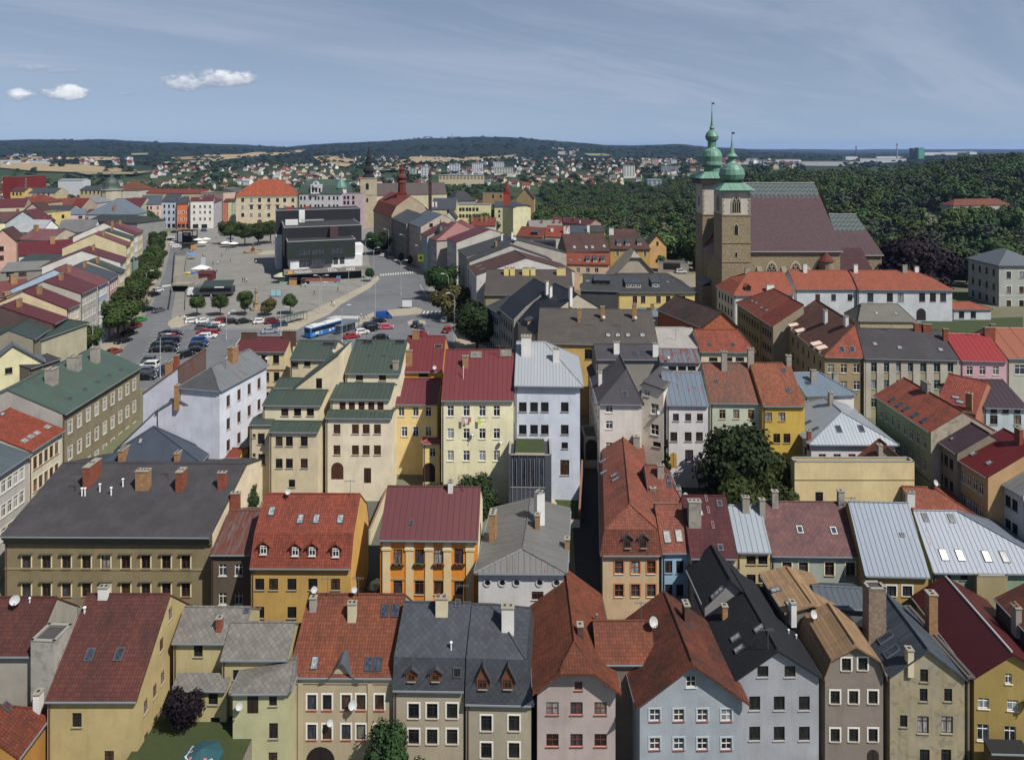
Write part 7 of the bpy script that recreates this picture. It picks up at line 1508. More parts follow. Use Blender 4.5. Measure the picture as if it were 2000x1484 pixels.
def mass(name, lst, mats, label):
    for mi_, mt in enumerate(mats):
        out = []
        for i, (X, Y, h, kd, rw) in enumerate(lst):
            if (i*7) % len(mats) != mi_: continue
            q = tmpl[5 if kd == 'spruce' else i % 5].copy(); a = R2_.uniform(0, 6.28); s = h/16
            if Y > 1150: q = tfar[i % 3].copy()
            ca, sa = math.cos(a), math.sin(a); x = q[:, :, 0]*ca-q[:, :, 1]*sa; y = q[:, :, 0]*sa+q[:, :, 1]*ca
            q[:, :, 0] = x*s*rw+X; q[:, :, 1] = y*s*rw+Y; q[:, :, 2] = q[:, :, 2]*s+ter(X, Y); out.append(q)
        if out:
            o = link(name, qmesh(name, np.concatenate(out), mt), kind='stuff'); o['label'] = label[mi_]; o['category'] = 'wood'
mass('distant_wood', rest, [FG['wood'], FG['wood2'], FG['grey']], ['mid-green part of the distant wood beyond the nearer trees', 'fresher green part of the distant wood beyond the nearer trees', 'dull grey-green part of the distant wood beyond the nearer trees'])
far = []
for _ in range(5200):
    Y = R2_.uniform(1150, 5600); px = R2_.uniform(-60, 2060); n0 = vn(px/37, Y/420)+0.5*vn(px/11, Y/130)
    if n0 < 0.66: continue
    X = (px-1000)*Y/F; far.append((X, Y, R2_.uniform(11, 17), 'wood', 1.5+Y/2600))
mass('far_treeline', far, [FG['dark'], FG['wood']], ['dark tree belts on the far plain below the hills', 'green tree belts on the far plain below the hills'])
print('trees', cnt, len(rest), len(far))
GAIN = 0.85
# ================================================================ vehicles
CAR = {}
def car_mesh(kind):
    if kind in CAR: return CAR[kind]
    P = objcol(0.3, 0.1, 0.6); G = glass(0)
    L_, W_, H_ = {'hatch': (4.1, 1.76, 1.48), 'sedan': (4.6, 1.8, 1.45), 'wagon': (4.7, 1.82, 1.5), 'suv': (4.5, 1.88, 1.68), 'van': (5.4, 2.0, 2.35)}[kind]
    a = L_/2; zb = 0.28; belt = 0.92 if kind != 'van' else 1.25
    low = [(-a, zb+0.1), (-a+0.05, 0.75), (-a+0.12, belt), (a-1.15, belt-0.03), (a-0.25, 0.78), (a, 0.6), (a-0.03, zb+0.05), (a-0.3, zb), (-a+0.3, zb)]
    top = {'hatch': [(-a+0.15, belt), (-a+0.55, H_-0.04), (-a+1.1, H_), (0.2, H_), (0.75, H_-0.1), (a-1.1, belt-0.02)], 'sedan': [(-a+0.75, belt), (-a+1.35, H_-0.06), (-a+1.9, H_), (0.2, H_), (0.6, H_-0.06), (a-1.2, belt-0.02)],
        'wagon': [(-a+0.12, belt), (-a+0.5, H_-0.08), (-a+0.9, H_), (0.2, H_), (0.6, H_-0.06), (a-1.2, belt-0.02)], 'suv': [(-a+0.1, belt), (-a+0.4, H_-0.08), (-a+0.8, H_), (0.4, H_), (0.8, H_-0.1), (a-1.1, belt-0.02)], 'van': [(-a+0.02, belt), (-a+0.1, H_-0.06), (-a+0.4, H_), (0.9, H_), (1.2, H_-0.15), (a-0.75, belt-0.02)]}[kind]
    m = MB(); w_ = W_/2
    def loft(prof, w0, w1, zlo, zhi, mat, close=True):
        f = lambda z: w0+(w1-w0)*(z-zlo)/(zhi-zlo)
        Lp = [(x, -f(z), z) for x, z in prof]; Rp = [(x, f(z), z) for x, z in prof]
        m.face(Lp[::-1], mat); m.face(Rp, mat)
        for i in range(len(prof)-(0 if close else 1)):
            j = (i+1) % len(prof); m.face([Lp[i], Lp[j], Rp[j], Rp[i]], mat)
    loft(low, w_, w_*0.97, zb, belt, P); loft(top, w_*0.96, w_*0.80, belt, H_, P)
    lt = plain('e0e0dc', 0.2); rd = plain('8a1410', 0.3)
    for s in (-1, 1): m.box(a-0.28, a-0.005, s*w_*0.62-0.2, s*w_*0.62+0.2, 0.6, 0.73, lt); m.box(-a-0.015, -a+0.1, s*w_*0.7-0.17, s*w_*0.7+0.17, 0.72, 0.88, rd); m.box(0.55, 0.75, s*w_-0.03*s-0.09, s*w_+0.11, 0.95, 1.08, P) if s > 0 else m.box(0.55, 0.75, -w_-0.11, -w_+0.08, 0.95, 1.08, P)
    m.box(-a-0.01, -a+0.02, -0.26, 0.26, 0.5, 0.62, lt); m.box(a-0.02, a+0.01, -0.5, 0.5, 0.36, 0.52, plain('1a1a1c', 0.4))
    body = m.data('body')
    g = MB(); H2 = H_-0.13; f = lambda z: w_*0.96+(w_*0.8-w_*0.96)*(z-belt)/(H_-belt)+0.008
    xs0, xs1 = top[0][0], top[-1][0]
    for s in (-1, 1):
        if kind == 'van': q = [(0.7, belt+0.04), (a-1.05, belt+0.04), (1.15, H2-0.15), (0.7, H2-0.15)]
        else: q = [(xs0+0.28, belt+0.05), (xs1-0.22, belt+0.05), (top[-2][0]-0.06, H2), (top[1][0]+0.22, H2)]
        pts = [(x, s*f(z), z) for x, z in q]; g.face(pts if s < 0 else pts[::-1], G)
    for (xa, za), (xb, zb_) in (((top[-1][0], top[-1][1]), top[-2]), (top[0], top[1])):
        d = (xb-xa, zb_-za); p0 = (xa+d[0]*0.1, za+d[1]*0.1); p1 = (xa+d[0]*0.92, za+d[1]*0.92); o = 0.02 if xa > 0 else -0.02
        if kind == 'van' and xa < 0: continue
        q = [(p0[0]+o, -f(p0[1])*0.9, p0[1]+0.015), (p0[0]+o, f(p0[1])*0.9, p0[1]+0.015), (p1[0]+o, f(p1[1])*0.88, p1[1]+0.015), (p1[0]+o, -f(p1[1])*0.88, p1[1]+0.015)]
        g.face(q if xa > 0 else q[::-1], G)
    wm = MB(); wm.lathe([(0.0, -0.1), (0.31, -0.1), (0.32, -0.05), (0.32, 0.08), (0.2, 0.1)], plain('161616', 0.8), 12); wm.lathe([(0.2, 0.09), (0.0, 0.11)], plain('8a8c90', 0.3, 0.6), 12); wh = wm.data('wheel')
    CAR[kind] = (body, g.data('glazing'), wh, L_, W_); return CAR[kind]
def car(kind, px, py, rz, col, label, group=None, z=0.06, name=None, XY=None):
    x, y = gp(px, py, z) if XY is None else XY; bd, gl, wh, L_, W_ = car_mesh(kind); t = thing(name or ('parked_van' if kind == 'van' else 'parked_car'), label, 'van' if kind == 'van' else 'car', (x, y, z), R(rz), group)
    c = tuple(v*0.85 for v in lin(col)); link('body', bd, t, color=c); link('glazing', gl, t)
    for sx in (-1, 1):
        for sy in (-1, 1): link('wheel', wh, t, mat=Matrix.Translation((sx*(L_/2-0.85), sy*(W_/2-0.09), 0.32)) @ Matrix.Rotation(R(-90*sy), 4, 'X'))
    return t
NTH = ['first', 'second', 'third', 'fourth', 'fifth', 'sixth', 'seventh', 'eighth', 'ninth', 'tenth', 'eleventh', 'twelfth']
CN = {'e4e4e4': 'white', 'd8dadc': 'white', '9aa0a8': 'silver', '5a6068': 'grey', '15171a': 'black', '1a2030': 'navy', '1c4a90': 'blue', 'a01c20': 'red', '701c22': 'dark red', '1c3020': 'dark green', '2c8a3c': 'green', '8a3a28': 'rusty red', 'd0506a': 'pink', '203a58': 'dark blue'}
def row(lst, where, grp, rz, kinds=('hatch', 'sedan', 'wagon', 'suv')):
    for i, (px, py, c) in enumerate(lst):
        car(kinds[(i*3+len(lst)) % len(kinds)], px, py, rz+RND.uniform(-3, 3)+(180 if i % 4 == 2 else 0), c, '%s car, %s %s' % (CN[c], NTH[i], where), grp)
row([(377,630,'e4e4e4'),(397,630,'e4e4e4'),(416,631,'9aa0a8'),(435,630,'a01c20'),(453,631,'15171a'),(476,631,'15171a')], 'from the left in the parking row below the small trees', 'cars below the small trees', 35)
row([(508,631,'e4e4e4'),(532,631,'701c22'),(545,638,'203a58'),(527,650,'9aa0a8')], 'counted rightward in the cluster behind the maroon-roofed house', 'cars behind the maroon-roofed house', 28)
row([(328,654,'1a2030'),(324,662,'5a6068'),(318,670,'15171a'),(314,678,'1c3020'),(311,687,'15171a'),(295,707,'5a6068'),(291,718,'e4e4e4'),(290,728,'5a6068'),(284,741,'15171a')], 'from the far end of the left parking column', 'cars of the left parking column', 6)
row([(341,655,'15171a'),(337,662,'a01c20'),(336,669,'1a2030'),(332,677,'15171a'),(329,686,'15171a')], 'from the far end of the second parking column', 'cars of the second parking column', 6)
row([(425,639,'e4e4e4'),(417,646,'5a6068'),(410,654,'a01c20'),(407,660,'e4e4e4')], 'from the far end of the right-hand outer parking column', 'cars of the outer right column', 10)
row([(398,643,'5a6068'),(401,652,'a01c20'),(395,661,'e4e4e4'),(391,669,'1c4a90'),(388,678,'1a2030'),(384,687,'15171a')], 'from the far end of the middle parking column', 'cars of the middle column', 8)
row([(363,697,'15171a'),(333,722,'15171a'),(325,730,'1a2030')], 'from the far end beside the white corner house', 'cars near the white corner house', 60)
row([(288,607,'15171a'),(272,628,'2c8a3c'),(263,641,'8a3a28'),(252,655,'15171a'),(241,669,'15171a'),(221,691,'8a3a28')], 'from the far end of the cars parked along the left kerb', 'cars along the left kerb', 68)
car('sedan',310,609,78,'5a6068','grey sedan driving down the left road towards the viewer'); car('sedan',302,578,78,'15171a','black car in the shade of the lindens on the left road'); car('hatch',308,570,70,'e4e4e4','white car half under the lindens behind a black one')
row([(333,466,'e4e4e4'),(334,470,'15171a'),(338,475,'e4e4e4'),(341,480,'e4e4e4'),(345,484,'e4e4e4')], 'from the far end of the slanted row by the stage', 'cars in the slanted row far away', 20)
car('sedan',341,455,0,'15171a','black car parked before the sky-blue far house'); car('hatch',399,452,0,'1c4a90','blue car parked before the white ornate far house'); car('hatch',365,491,0,'9aa0a8','silver car at the top of the ramp')
row([(687,660,'a01c20'),(707,652,'e4e4e4'),(722,647,'15171a'),(724,638,'1a2030'),(739,630,'15171a')], 'from the left in the row below the blue van', 'cars right of the bus shelter', 28)
car('van',749,622,18,'1c4a90','blue delivery van at the top of the car row right of the bus shelter'); car('hatch',755,642,14,'d0506a','pinkish red hatchback alone in the aisle right of the bus shelter'); car('sedan',745,662,0,'15171a','black sedan just above the green metal roof')
row([(812,637,'1a2030'),(820,642,'15171a'),(823,650,'15171a')], 'from the far end of the cars by the round traffic island', 'cars by the traffic island', 95); car('hatch',822,655,0,'a01c20','red car peeping over the crimson roof by the traffic island'); car('hatch',869,628,80,'9aa0a8','silver car in the shade of the street trees'); car('hatch',873,648,80,'a01c20','red car at the kerb under the round dense tree')
car('hatch',737,496,80,'a01c20','red car in the shaded street beside the town hall'); car('hatch',748,501,78,'e4e4e4','white car in the shaded street beside the town hall'); car('suv',1330,533,5,'d8dadc','white estate car in the yard left of the church towers', z=ter(55,232)+0.06)
Yv = 107.5; car('van',0,0,78,'e4e4e4','white delivery van parked in the yard by the arched gate', XY=((655-1000)*Yv/F, Yv), z=ter(-26, Yv)+0.12)
car('wagon',0,0,80,'2c3038','dark estate car parked between the ochre and the orange house', XY=((733-1000)*95/F, 95), z=ter(-18, 95)+0.12)
# city bus
t = thing('city_bus', 'blue and white city bus waiting at the glass shelter', 'bus', (*gp(633,652), 0.06), R(57)); m = MB(); BL = plain('2a6ab0', 0.35); WB = plain('c8cac4', 0.4)
m.box(-6, 6, -1.25, 1.25, 0.35, 2.9, BL); m.box(-5.9, 5.9, -1.2, 1.2, 2.902, 3.05, WB); m.box(-4.8, -2.4, -0.9, 0.9, 3.052, 3.35, WB); m.box(0.2, 3.6, -0.9, 0.9, 3.052, 3.3, WB)
for i in range(9): q = RND.uniform(-5.5, 5); m.box(q, q+RND.uniform(0.4, 1.4), -1.262, -1.252, RND.uniform(0.5, 1.0), RND.uniform(1.2, 1.6), WB if i % 2 else plain('5a9ad0'))
m.build('body', t); m = MB()
for s in (-1, 1): m.box(-5.6, 5.2, s*1.255-0.008, s*1.255+0.008, 1.6, 2.6, glass(0))
m.box(6.002, 6.02, -1.1, 1.1, 1.3, 2.7, glass(0)); m.box(-6.02, -6.002, -1.0, 1.0, 1.6, 2.6, glass(0)); m.build('glazing', t)
wh = MB(); wh.lathe([(0, -0.14), (0.47, -0.14), (0.47, 0.12), (0.28, 0.14), (0, 0.14)], plain('161616', 0.8), 14); wh = wh.data('wheel')
for x in (-3.6, 3.4):
    for s in (-1, 1): link('wheel', wh, t, mat=Matrix.Translation((x, s*1.13, 0.47)) @ Matrix.Rotation(R(-90*s), 4, 'X'))
t = thing('bus_shelter', 'long glass bus shelter right of the blue bus', 'shelter', (*gp(679,650), 0.17), R(57)); m = MB(); fr = plain('6a7074', 0.4)
for i in range(4):
    x = -3.6+i*2.4
    for y in (-0.8, 0.8): m.box(x-0.06, x+0.06, y-0.06, y+0.06, 0, 2.5, fr)
m.build('frame', t); m = MB(); m.box(-3.9, 3.9, -1.1, 1.1, 2.5, 2.6, plain('5a6a70', 0.25)); [m.box(-3.9+i*0.97, -3.82+i*0.97, -1.12, 1.12, 2.602, 2.66, fr) for i in range(9)]; m.build('roof', t); m = MB(); m.box(-3.6, 3.6, 0.84, 0.87, 0.3, 2.2, plain('8a9aa0', 0.15)); m.build('panel', t)
t = thing('bus_shelter', 'dark glass bus shelter at the edge of the square left of the street lamp', 'shelter', (*gp(572,632), 0.17), R(57)); m = MB()
for i in range(5):
    for y in (-0.8, 0.8): m.box(-5+i*2.4, -4.9+i*2.4, y-0.05, y+0.05, 0, 2.5, fr)
m.build('frame', t); m = MB(); m.box(-5.2, 5, -1.1, 1.1, 2.5, 2.6, plain('4a5254', 0.25)); m.build('roof', t)
# ================================================================ street furniture
LP = {}
def lamp(px, py, h, label, rz=180, arms=1):
    k = (h, arms)
    if k not in LP:
        p = MB(); pm = plain('9aa0a4', 0.4); p.tube([(0, 0, 0), (0, 0, h)], [0.11, 0.07], pm, 8); p.lathe([(0.2, 0), (0.2, 0.5), (0.1, 0.6)], pm, 8)
        a = MB(); hd = MB()
        for i in range(arms):
            s = 1 if i == 0 else -1
            a.tube([(0, 0, h-0.1), (s*0.5, 0, h+0.7), (s*1.5, 0, h+1.0)], 0.05, pm, 6)
            hd.box(s*1.9-0.55, s*1.9+0.55, -0.18, 0.18, h+0.9, h+1.08, plain('c8cccc', 0.4)); hd.box(s*1.9-0.45, s*1.9+0.45, -0.13, 0.13, h+0.82, h+0.898, plain('e8e8e0', 0.2))
        LP[k] = (p.data('pole'), a.data('arm'), hd.data('lamp_head'))
    t = thing('street_lamp', label, 'street lamp', (*gp(px, py), 0.0), R(rz), 'street lamps of the square')
    p, a, hd = LP[k]; link('pole', p, t); x = link('arm', a, t); link('lamp_head', hd, t)
for a in [(681,577,9.5,'street lamp with two arms in front of the NKD sign',0,2),(707,561,11,'tall street lamp at the right corner of the department store',180,1),(627,600,9.5,'double street lamp standing before the shop canopy',0,2),(624,613,9.0,'street lamp on the pavement left of the zebra crossing',0,1),(733,626,12,'tall lamp post just behind the blue van',180,1),(783,577,11.5,'lamp post on the small oval island in the road',180,2),(730,535,10,'street lamp at the bend by the small dark tree',0,1),(714,520,11,'street lamp behind the right edge of the store',0,1),(876,600,10,'grey street lamp rising above the yellowing tree',180,1),(888,648,10,'street lamp beside the round dense tree',180,1),(822,530,10,'lamp post carrying the yellow sign board',180,1),(791,514,12,'white lamp mast on the far pavement, nearer one',180,1),(759,500,12,'white lamp mast on the far pavement, farther one',180,1),(181,712,10.5,'street lamp among the trees above the green copper roof',0,1),(313,738,9,'thin pole in the car park beside the white corner house',0,1),(668,668,9,'lamp post between the bus shelter and the green metal roof',0,1),(442,664,7,'slim lamp post in the car park right of the middle column',0,1),(286,585,9,'street lamp poking out of the lindens',0,1),(548,655,7,'lamp post by the dark blue car behind the maroon-roofed house',0,1)]: lamp(*a)
t = thing('sign_board', 'bright yellow sign board on the pavement by the shaded houses', 'sign', (*gp(822,531), 0.17)); m = MB(); m.box(-1.2, 1.2, -0.1, -0.02, 4.2, 7.2, plain('f4ff20')); m.box(-0.5, 0.5, -0.12, -0.102, 5.0, 6.4, plain('6a6a20')); m.build('panel', t)  # panel yellow raised to stand in for sun it does not catch
t = thing('info_kiosk', 'white information panel on the sandy pavement above the car park', 'kiosk', (*gp(795,603), 0.17)); m = MB(); m.box(-1.5, 1.5, -0.25, 0.25, 0.5, 2.9, plain('c4ccd0')); m.box(-1.6, 1.6, -0.35, 0.35, 2.9, 3.1, plain('4a5054')); m.box(-1.3, -1.1, -0.1, 0.1, 0, 0.5, fr); m.box(1.1, 1.3, -0.1, 0.1, 0, 0.5, fr); m.build('panel', t)
t = thing('info_board', 'pale blue notice board on the square left of the double lamp', 'board', (*gp(539,580), 0.03)); m = MB(); m.box(-1.8, -0.1, -0.06, 0.06, 0.5, 2.3, plain('8ab8c8')); m.box(0.1, 1.8, -0.06, 0.06, 0.5, 2.3, plain('8ab8c8')); [m.box(x, x+0.08, -0.08, 0.08, 0, 2.4, plain('3a3a3a')) for x in (-1.9, -0.04, 1.82)]; m.build('panel', t)
def parasol(px, py, r_, h, label, c='d8d8d4', z=0.0, grp=None, XY=None):
    x, y = gp(px, py) if XY is None else XY; t = thing('parasol', label, 'parasol', (x, y, z), 0.3, grp); m = MB(); m.lathe([(r_, h-0.75), (0.05, h)], plain(c, 0.8), 8); m.lathe([(0.05, h-0.05), (r_*0.99, h-0.79), (r_, h-0.76)], plain(c, 0.8), 8); m.lathe([(r_, h-0.75), (r_*1.01, h-1.0)], plain(c, 0.8), 8); m.build('canopy', t); m = MB(); m.tube([(0, 0, 0), (0, 0, h-0.1)], 0.04, plain('5a4a3a')); m.lathe([(0.4, 0), (0.4, 0.12), (0.05, 0.15)], plain('4a4a4a'), 8); m.build('pole', t); return t
for i, (px, py, lab) in enumerate([(387,476,'white parasol beside the street food stage, left one'),(402,475,'white parasol beside the street food stage, right one'),(395,482,'white parasol in front of two others near the stage'),(440,483,'white parasol under the cafe trees, left one'),(456,484,'white parasol under the cafe trees, right one'),(451,474,'white parasol behind the two under the cafe trees')]): parasol(px, py, 2.6, 3.1, lab, grp='white cafe parasols')
parasol(375,506,2.0,2.8,'blue parasol by the ramp wall','4a7ab8')
pt = parasol(0,0,1.95,2.7,'teal parasol with pink discs and white lettering in the small garden','1f4a50', z=-7.3, XY=(-29.3, 67.2))
cvx = pt.children[0]
for k in (4.5, 5.5, 6.5, 3.5):
    a = math.pi*2*k/8+0.0; M = Matrix.Rotation(a, 4, 'Z') @ Matrix.Translation((1.35, 0, 2.7-0.75*1.35/1.95+0.03)) @ Matrix.Rotation(R(18), 4, 'Y') @ Matrix.Rotation(R(90), 4, 'Z')
    m = MB(); m.lathe([(0.0, 0.01), (0.16, 0.0)], plain('b06070'), 12, X=Matrix.Translation((0, 0.34, 0))); m.build('emblem', pt, mat=M)
    o = text('Starobrno', 0.32, (0, 0, 0), plain('e0e4e4'), pt, 'lettering', 0, 0, 0.004); o.matrix_local = M @ Matrix.Translation((-0.72, 0.0, 0.0))
# street-food truck, stage, market stalls, ramp
GC = plain('2e3a38', 0.6)
t = thing('food_truck', 'dark food truck with a green-black roof and a small cab on the square', 'truck', (*gp(416,578), 0.03), R(6)); m = MB(); m.box(-5.5, 7, -2.2, 2.2, 0.9, 3.2, plain('3a3c40')); m.build('body', t)
m = MB(); m.face([(-3.2, -3, 3.9), (7.4, -3, 3.9), (6.6, 3, 5.0), (-3.6, 3, 5.0)], GC); m.box(-3.2, 7.4, -3.05, -2.95, 3.2, 3.9, GC); m.box(-5.8, -3.3, -2.2, 2.0, 3.21, 3.7, plain('5a6062')); m.box(1.4, 4.6, -3.08, -3.051, 3.4, 3.75, plain('d8d8d4')); m.build('roof', t)
m = MB(); m.box(-8.3, -5.6, -1.2, 1.2, 0.6, 2.9, plain('c8ccd0', 0.4)); m.box(-8.32, -8.301, -1.0, 1.0, 1.7, 2.7, glass(0)); m.build('cab', t)
for x in (-7, 3, 5):
    for s in (-1, 1): link('wheel', wh, t, mat=Matrix.Translation((x, s*1.3, 0.47)) @ Matrix.Rotation(R(-90*s), 4, 'X'))
t = thing('stage', 'black framed street stage with red equipment near the far houses', 'stage', (*gp(366,476), 0.03)); m = MB()
for x in (-4, 4):
    for y in (-3, 3): m.box(x-0.2, x+0.2, y-0.2, y+0.2, 0, 7, plain('1a1a1c'))
m.box(-4.2, 4.2, -3.2, 3.2, 7, 7.3, plain('1a1a1c')); m.box(-4, 4, 2.8, 3, 0, 4, plain('242226')); m.build('frame', t); m = MB(); m.box(-2, 1.5, -1, 1, 4.2, 6, plain('7a2428')); m.box(-1.4, 0.9, -1.02, -1.001, 4.6, 5.6, plain('c8c8c8')); m.build('box', t)
t = thing('stall', 'dark wooden stall with a beige side panel by the stage', 'stall', (*gp(369,488), 0.03)); m = MB(); m.box(-3, 1.6, -1.5, 1.5, 0, 3.2, plain('2c2826')); m.box(1.62, 3.2, -1.5, 1.5, 0.2, 3.0, plain('b08a60')); m.box(-3.3, 3.4, -1.8, 1.8, 3.2, 3.4, plain('3a3634')); m.build('body', t)
t = thing('market_tent', 'white market tent with a tall pale tower behind the ramp', 'tent', (*gp(392,536), 0.03)); m = MB(); [m.box(x-0.06, x+0.06, y-0.06, y+0.06, 0, 2.5, fr) for x in (-2.8, 2.8) for y in (-2, 2)]; m.build('frame', t)
m = MB(); WTN = plain('ccd0d2'); c = [(-3.2, -2.4, 2.5), (3.2, -2.4, 2.5), (3.2, 2.4, 2.5), (-3.2, 2.4, 2.5)]; [m.face([a, b, (0.5, 0.4, 3.8), (-0.5, 0.4, 3.8)] if i % 2 == 0 else [a, b, (0.5 if i == 1 else -0.5, 0.4, 3.8)], WTN) for i, (a, b) in enumerate(zip(c, c[1:]+c[:1]))]; m.build('canopy', t); m = MB(); m.box(-1.2, 0.2, 3, 4.2, 0, 6.4, plain('a8b4c0')); m.build('tower', t)
t = thing('bouncy_slide', 'yellow and blue inflatable lying beside the ramp wall', 'inflatable', (*gp(372,538), 0.03), R(-12)); m = MB(); m.tube([(-3, 0, 0.6), (-1, 0.3, 0.8), (0, 0.3, 0.7)], [0.5, 0.6, 0.5], plain('c8a830')); m.tube([(0, 0.3, 0.7), (2, 0, 0.8), (4, -0.4, 0.5)], [0.5, 0.65, 0.4], plain('3a5aa0')); m.build('body', t)
t = thing('stall', 'dark red market booth beside the food truck', 'stall', (*gp(404,546), 0.03)); m = MB(); m.box(-2.8, 2.8, -2, 2, 0, 2.4, plain('5a2428')); m.face([(-3, -2.2, 2.4), (3, -2.2, 2.4), (3, 0, 3.6), (-3, 0, 3.6)], plain('4a2024')); m.face([(3, 2.2, 2.4), (-3, 2.2, 2.4), (-3, 0, 3.6), (3, 0, 3.6)], plain('4a2024')); m.face([(-2.8, -2, 2.4), (-2.8, 2, 2.4), (-2.8, 0, 3.5)][::-1], plain('5a2428')); m.face([(2.8, -2, 2.4), (2.8, 2, 2.4), (2.8, 0, 3.5)], plain('5a2428')); m.build('body', t)
# ramp to the underground car park: low walls round a sunken-looking strip and a covered mouth
RC = plaster('8a867c', 0.6)
t = thing('parking_ramp', 'concrete walls of the underground car park ramp in the middle of the square', 'ramp', (*gp(352,548), 0)); o = Vector((*gp(352,548), 0)); m = MB()
def wallseg(m, a, b, z0, z1, th, mat, off):
    pa, pb = unp(*a, 0)-off, unp(*b, 0)-off; d = (pb-pa).normalized(); n = Vector((-d.y, d.x, 0))*th/2
    q = [pa-n, pb-n, pb+n, pa+n]; lo = [(v.x, v.y, z0) for v in q]; hi = [(v.x, v.y, z1) for v in q]; m.face(hi, mat)
    for i in range(4): m.face([lo[i], lo[(i+1) % 4], hi[(i+1) % 4], hi[i]], mat)
wallseg(m, (341,497), (337,552), 0.03, 1.1, 0.25, plain('2c2e30'), o); wallseg(m, (366,500), (360,547), 0.03, 1.3, 0.3, RC, o); wallseg(m, (341,497), (366,498), 0.03, 1.0, 0.3, RC, o); wallseg(m, (337,553), (329,606), 0.03, 1.1, 0.2, plain('2c2e30'), o); wallseg(m, (338,552), (404,546), 0.03, 2.6, 0.8, RC, o); wallseg(m, (338,566), (404,553), 0.03, 2.2, 0.4, RC, o); wallseg(m, (364,566), (362,606), 0.03, 1.0, 0.25, RC, o); m.build('wall', t)
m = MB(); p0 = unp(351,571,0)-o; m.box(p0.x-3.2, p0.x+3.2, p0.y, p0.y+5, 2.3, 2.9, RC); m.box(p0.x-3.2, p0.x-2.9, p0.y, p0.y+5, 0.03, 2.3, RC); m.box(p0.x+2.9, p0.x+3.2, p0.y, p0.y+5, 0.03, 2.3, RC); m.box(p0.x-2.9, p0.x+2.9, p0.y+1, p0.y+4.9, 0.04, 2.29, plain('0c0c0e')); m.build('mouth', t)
sheet('ramp_surface', [(343,500),(363,501),(357,546),(339,549)], 0.08, RAMPM)
# plague column and fountain
t = thing('plague_column', 'slender stone column with a statue beside the small trees', 'monument', (*gp(500,606), 0.03)); SM = stone('a08a70', 0.4); m = MB(); m.lathe([(1.6, 0), (1.6, 0.6), (1.0, 0.7), (0.9, 2.2), (1.2, 2.4), (1.2, 2.6)], SM, 8); m.build('pedestal', t); m = MB(); m.lathe([(0.4, 2.6), (0.36, 5.6), (0.7, 5.9), (0.7, 6.1)], SM, 10, smooth=True); m.build('shaft', t); m = MB(); m.lathe([(0.35, 6.1), (0.3, 6.6), (0.38, 7.0), (0.2, 7.3), (0.18, 7.5), (0.0, 7.7)], SM, 8, smooth=True); m.tube([(-0.45, 0, 6.9), (0, 0, 7.1), (0.4, 0.1, 7.4)], 0.08, SM); m.build('statue', t)
t = thing('fountain', 'round stone fountain with a central sculpture on a pale slab', 'fountain', (*gp(494,493), 0.08)); m = MB(); m.lathe([(4.4, 0), (4.4, 0.7), (4.1, 0.75), (4.1, 0.35), (0, 0.35)], SM, 20); m.build('basin', t); m = MB(); m.lathe([(0.9, 0.36), (0.8, 1.6), (1.3, 1.9), (0.4, 2.0), (0.35, 3.4), (0.6, 3.8), (0.2, 4.4), (0, 4.8)], plaster('7a5a40', 0.5), 10, smooth=True); m.build('sculpture', t)
t = thing('cafe_canopy', 'cafe garden with a pale green canopy at the left corner of the store', 'cafe garden', (*gp(549,552), 0.03)); m = MB(); m.lathe([(3.0, 2.6), (0.6, 3.8), (0, 3.9)], plain('a0a888'), 8); m.build('canopy', t); m = MB(); [m.tube([(x, y, 0), (x, y, 2.7)], 0.06, fr) for x in (-1.8, 1.8) for y in (-1.8, 1.8)]; m.build('pole', t); m = MB(); m.box(0.5, 6, -3.3, -3.1, 0, 0.9, plain('7aa090')); m.box(6.2, 10, -3.4, -3.2, 0, 0.8, plain('b0502c')); m.build('planter', t)
for i, (x0, px) in enumerate([(577, 0), (592, 0)]):
    t = thing('sales_counter', ['orange outdoor counter under the fast food sign', 'dark outdoor counter with black frames beside the orange one'][i], 'counter', (*gp(x0, 556), 0.03)); m = MB(); m.box(-2.2, 2.2, -0.7, 0.7, 0, 2.3 if i else 1.9, plain('b08038' if i == 0 else '2a2a2e')); m.box(-2.3, 2.3, -0.8, 0.8, 2.32, 2.42, plain('5a5a58')); m.build('body', t)
t = thing('cafe_terrace', 'long fenced terrace with a brown awning below the arched shop sign', 'terrace', (*gp(632,557), 0.03)); m = MB(); m.face([(-7, -1, 1.6), (6.5, -1, 1.6), (6, 1.2, 2.5), (-6.5, 1.2, 2.5)], plain('6a3a34')); [m.tube([(x, -1, 0), (x, -1, 1.6)], 0.05, fr) for x in range(-7, 7, 2)]; [m.box(x, x+1.9, -2.6, -2.5, 0.05, 0.95, plain('9aa0a4')) for x in range(-8, 6, 2)]; m.build('awning', t)
t = thing('blue_bin', 'light blue cabinet at the end of the fenced terrace', 'cabinet', (*gp(661,552), 0.03)); m = MB(); m.box(-0.7, 0.7, -0.5, 0.5, 0, 2.4, plain('4a90c8')); m.box(-0.75, 0.75, -0.55, 0.55, 2.4, 2.5, plain('3a6a98')); m.build('body', t)
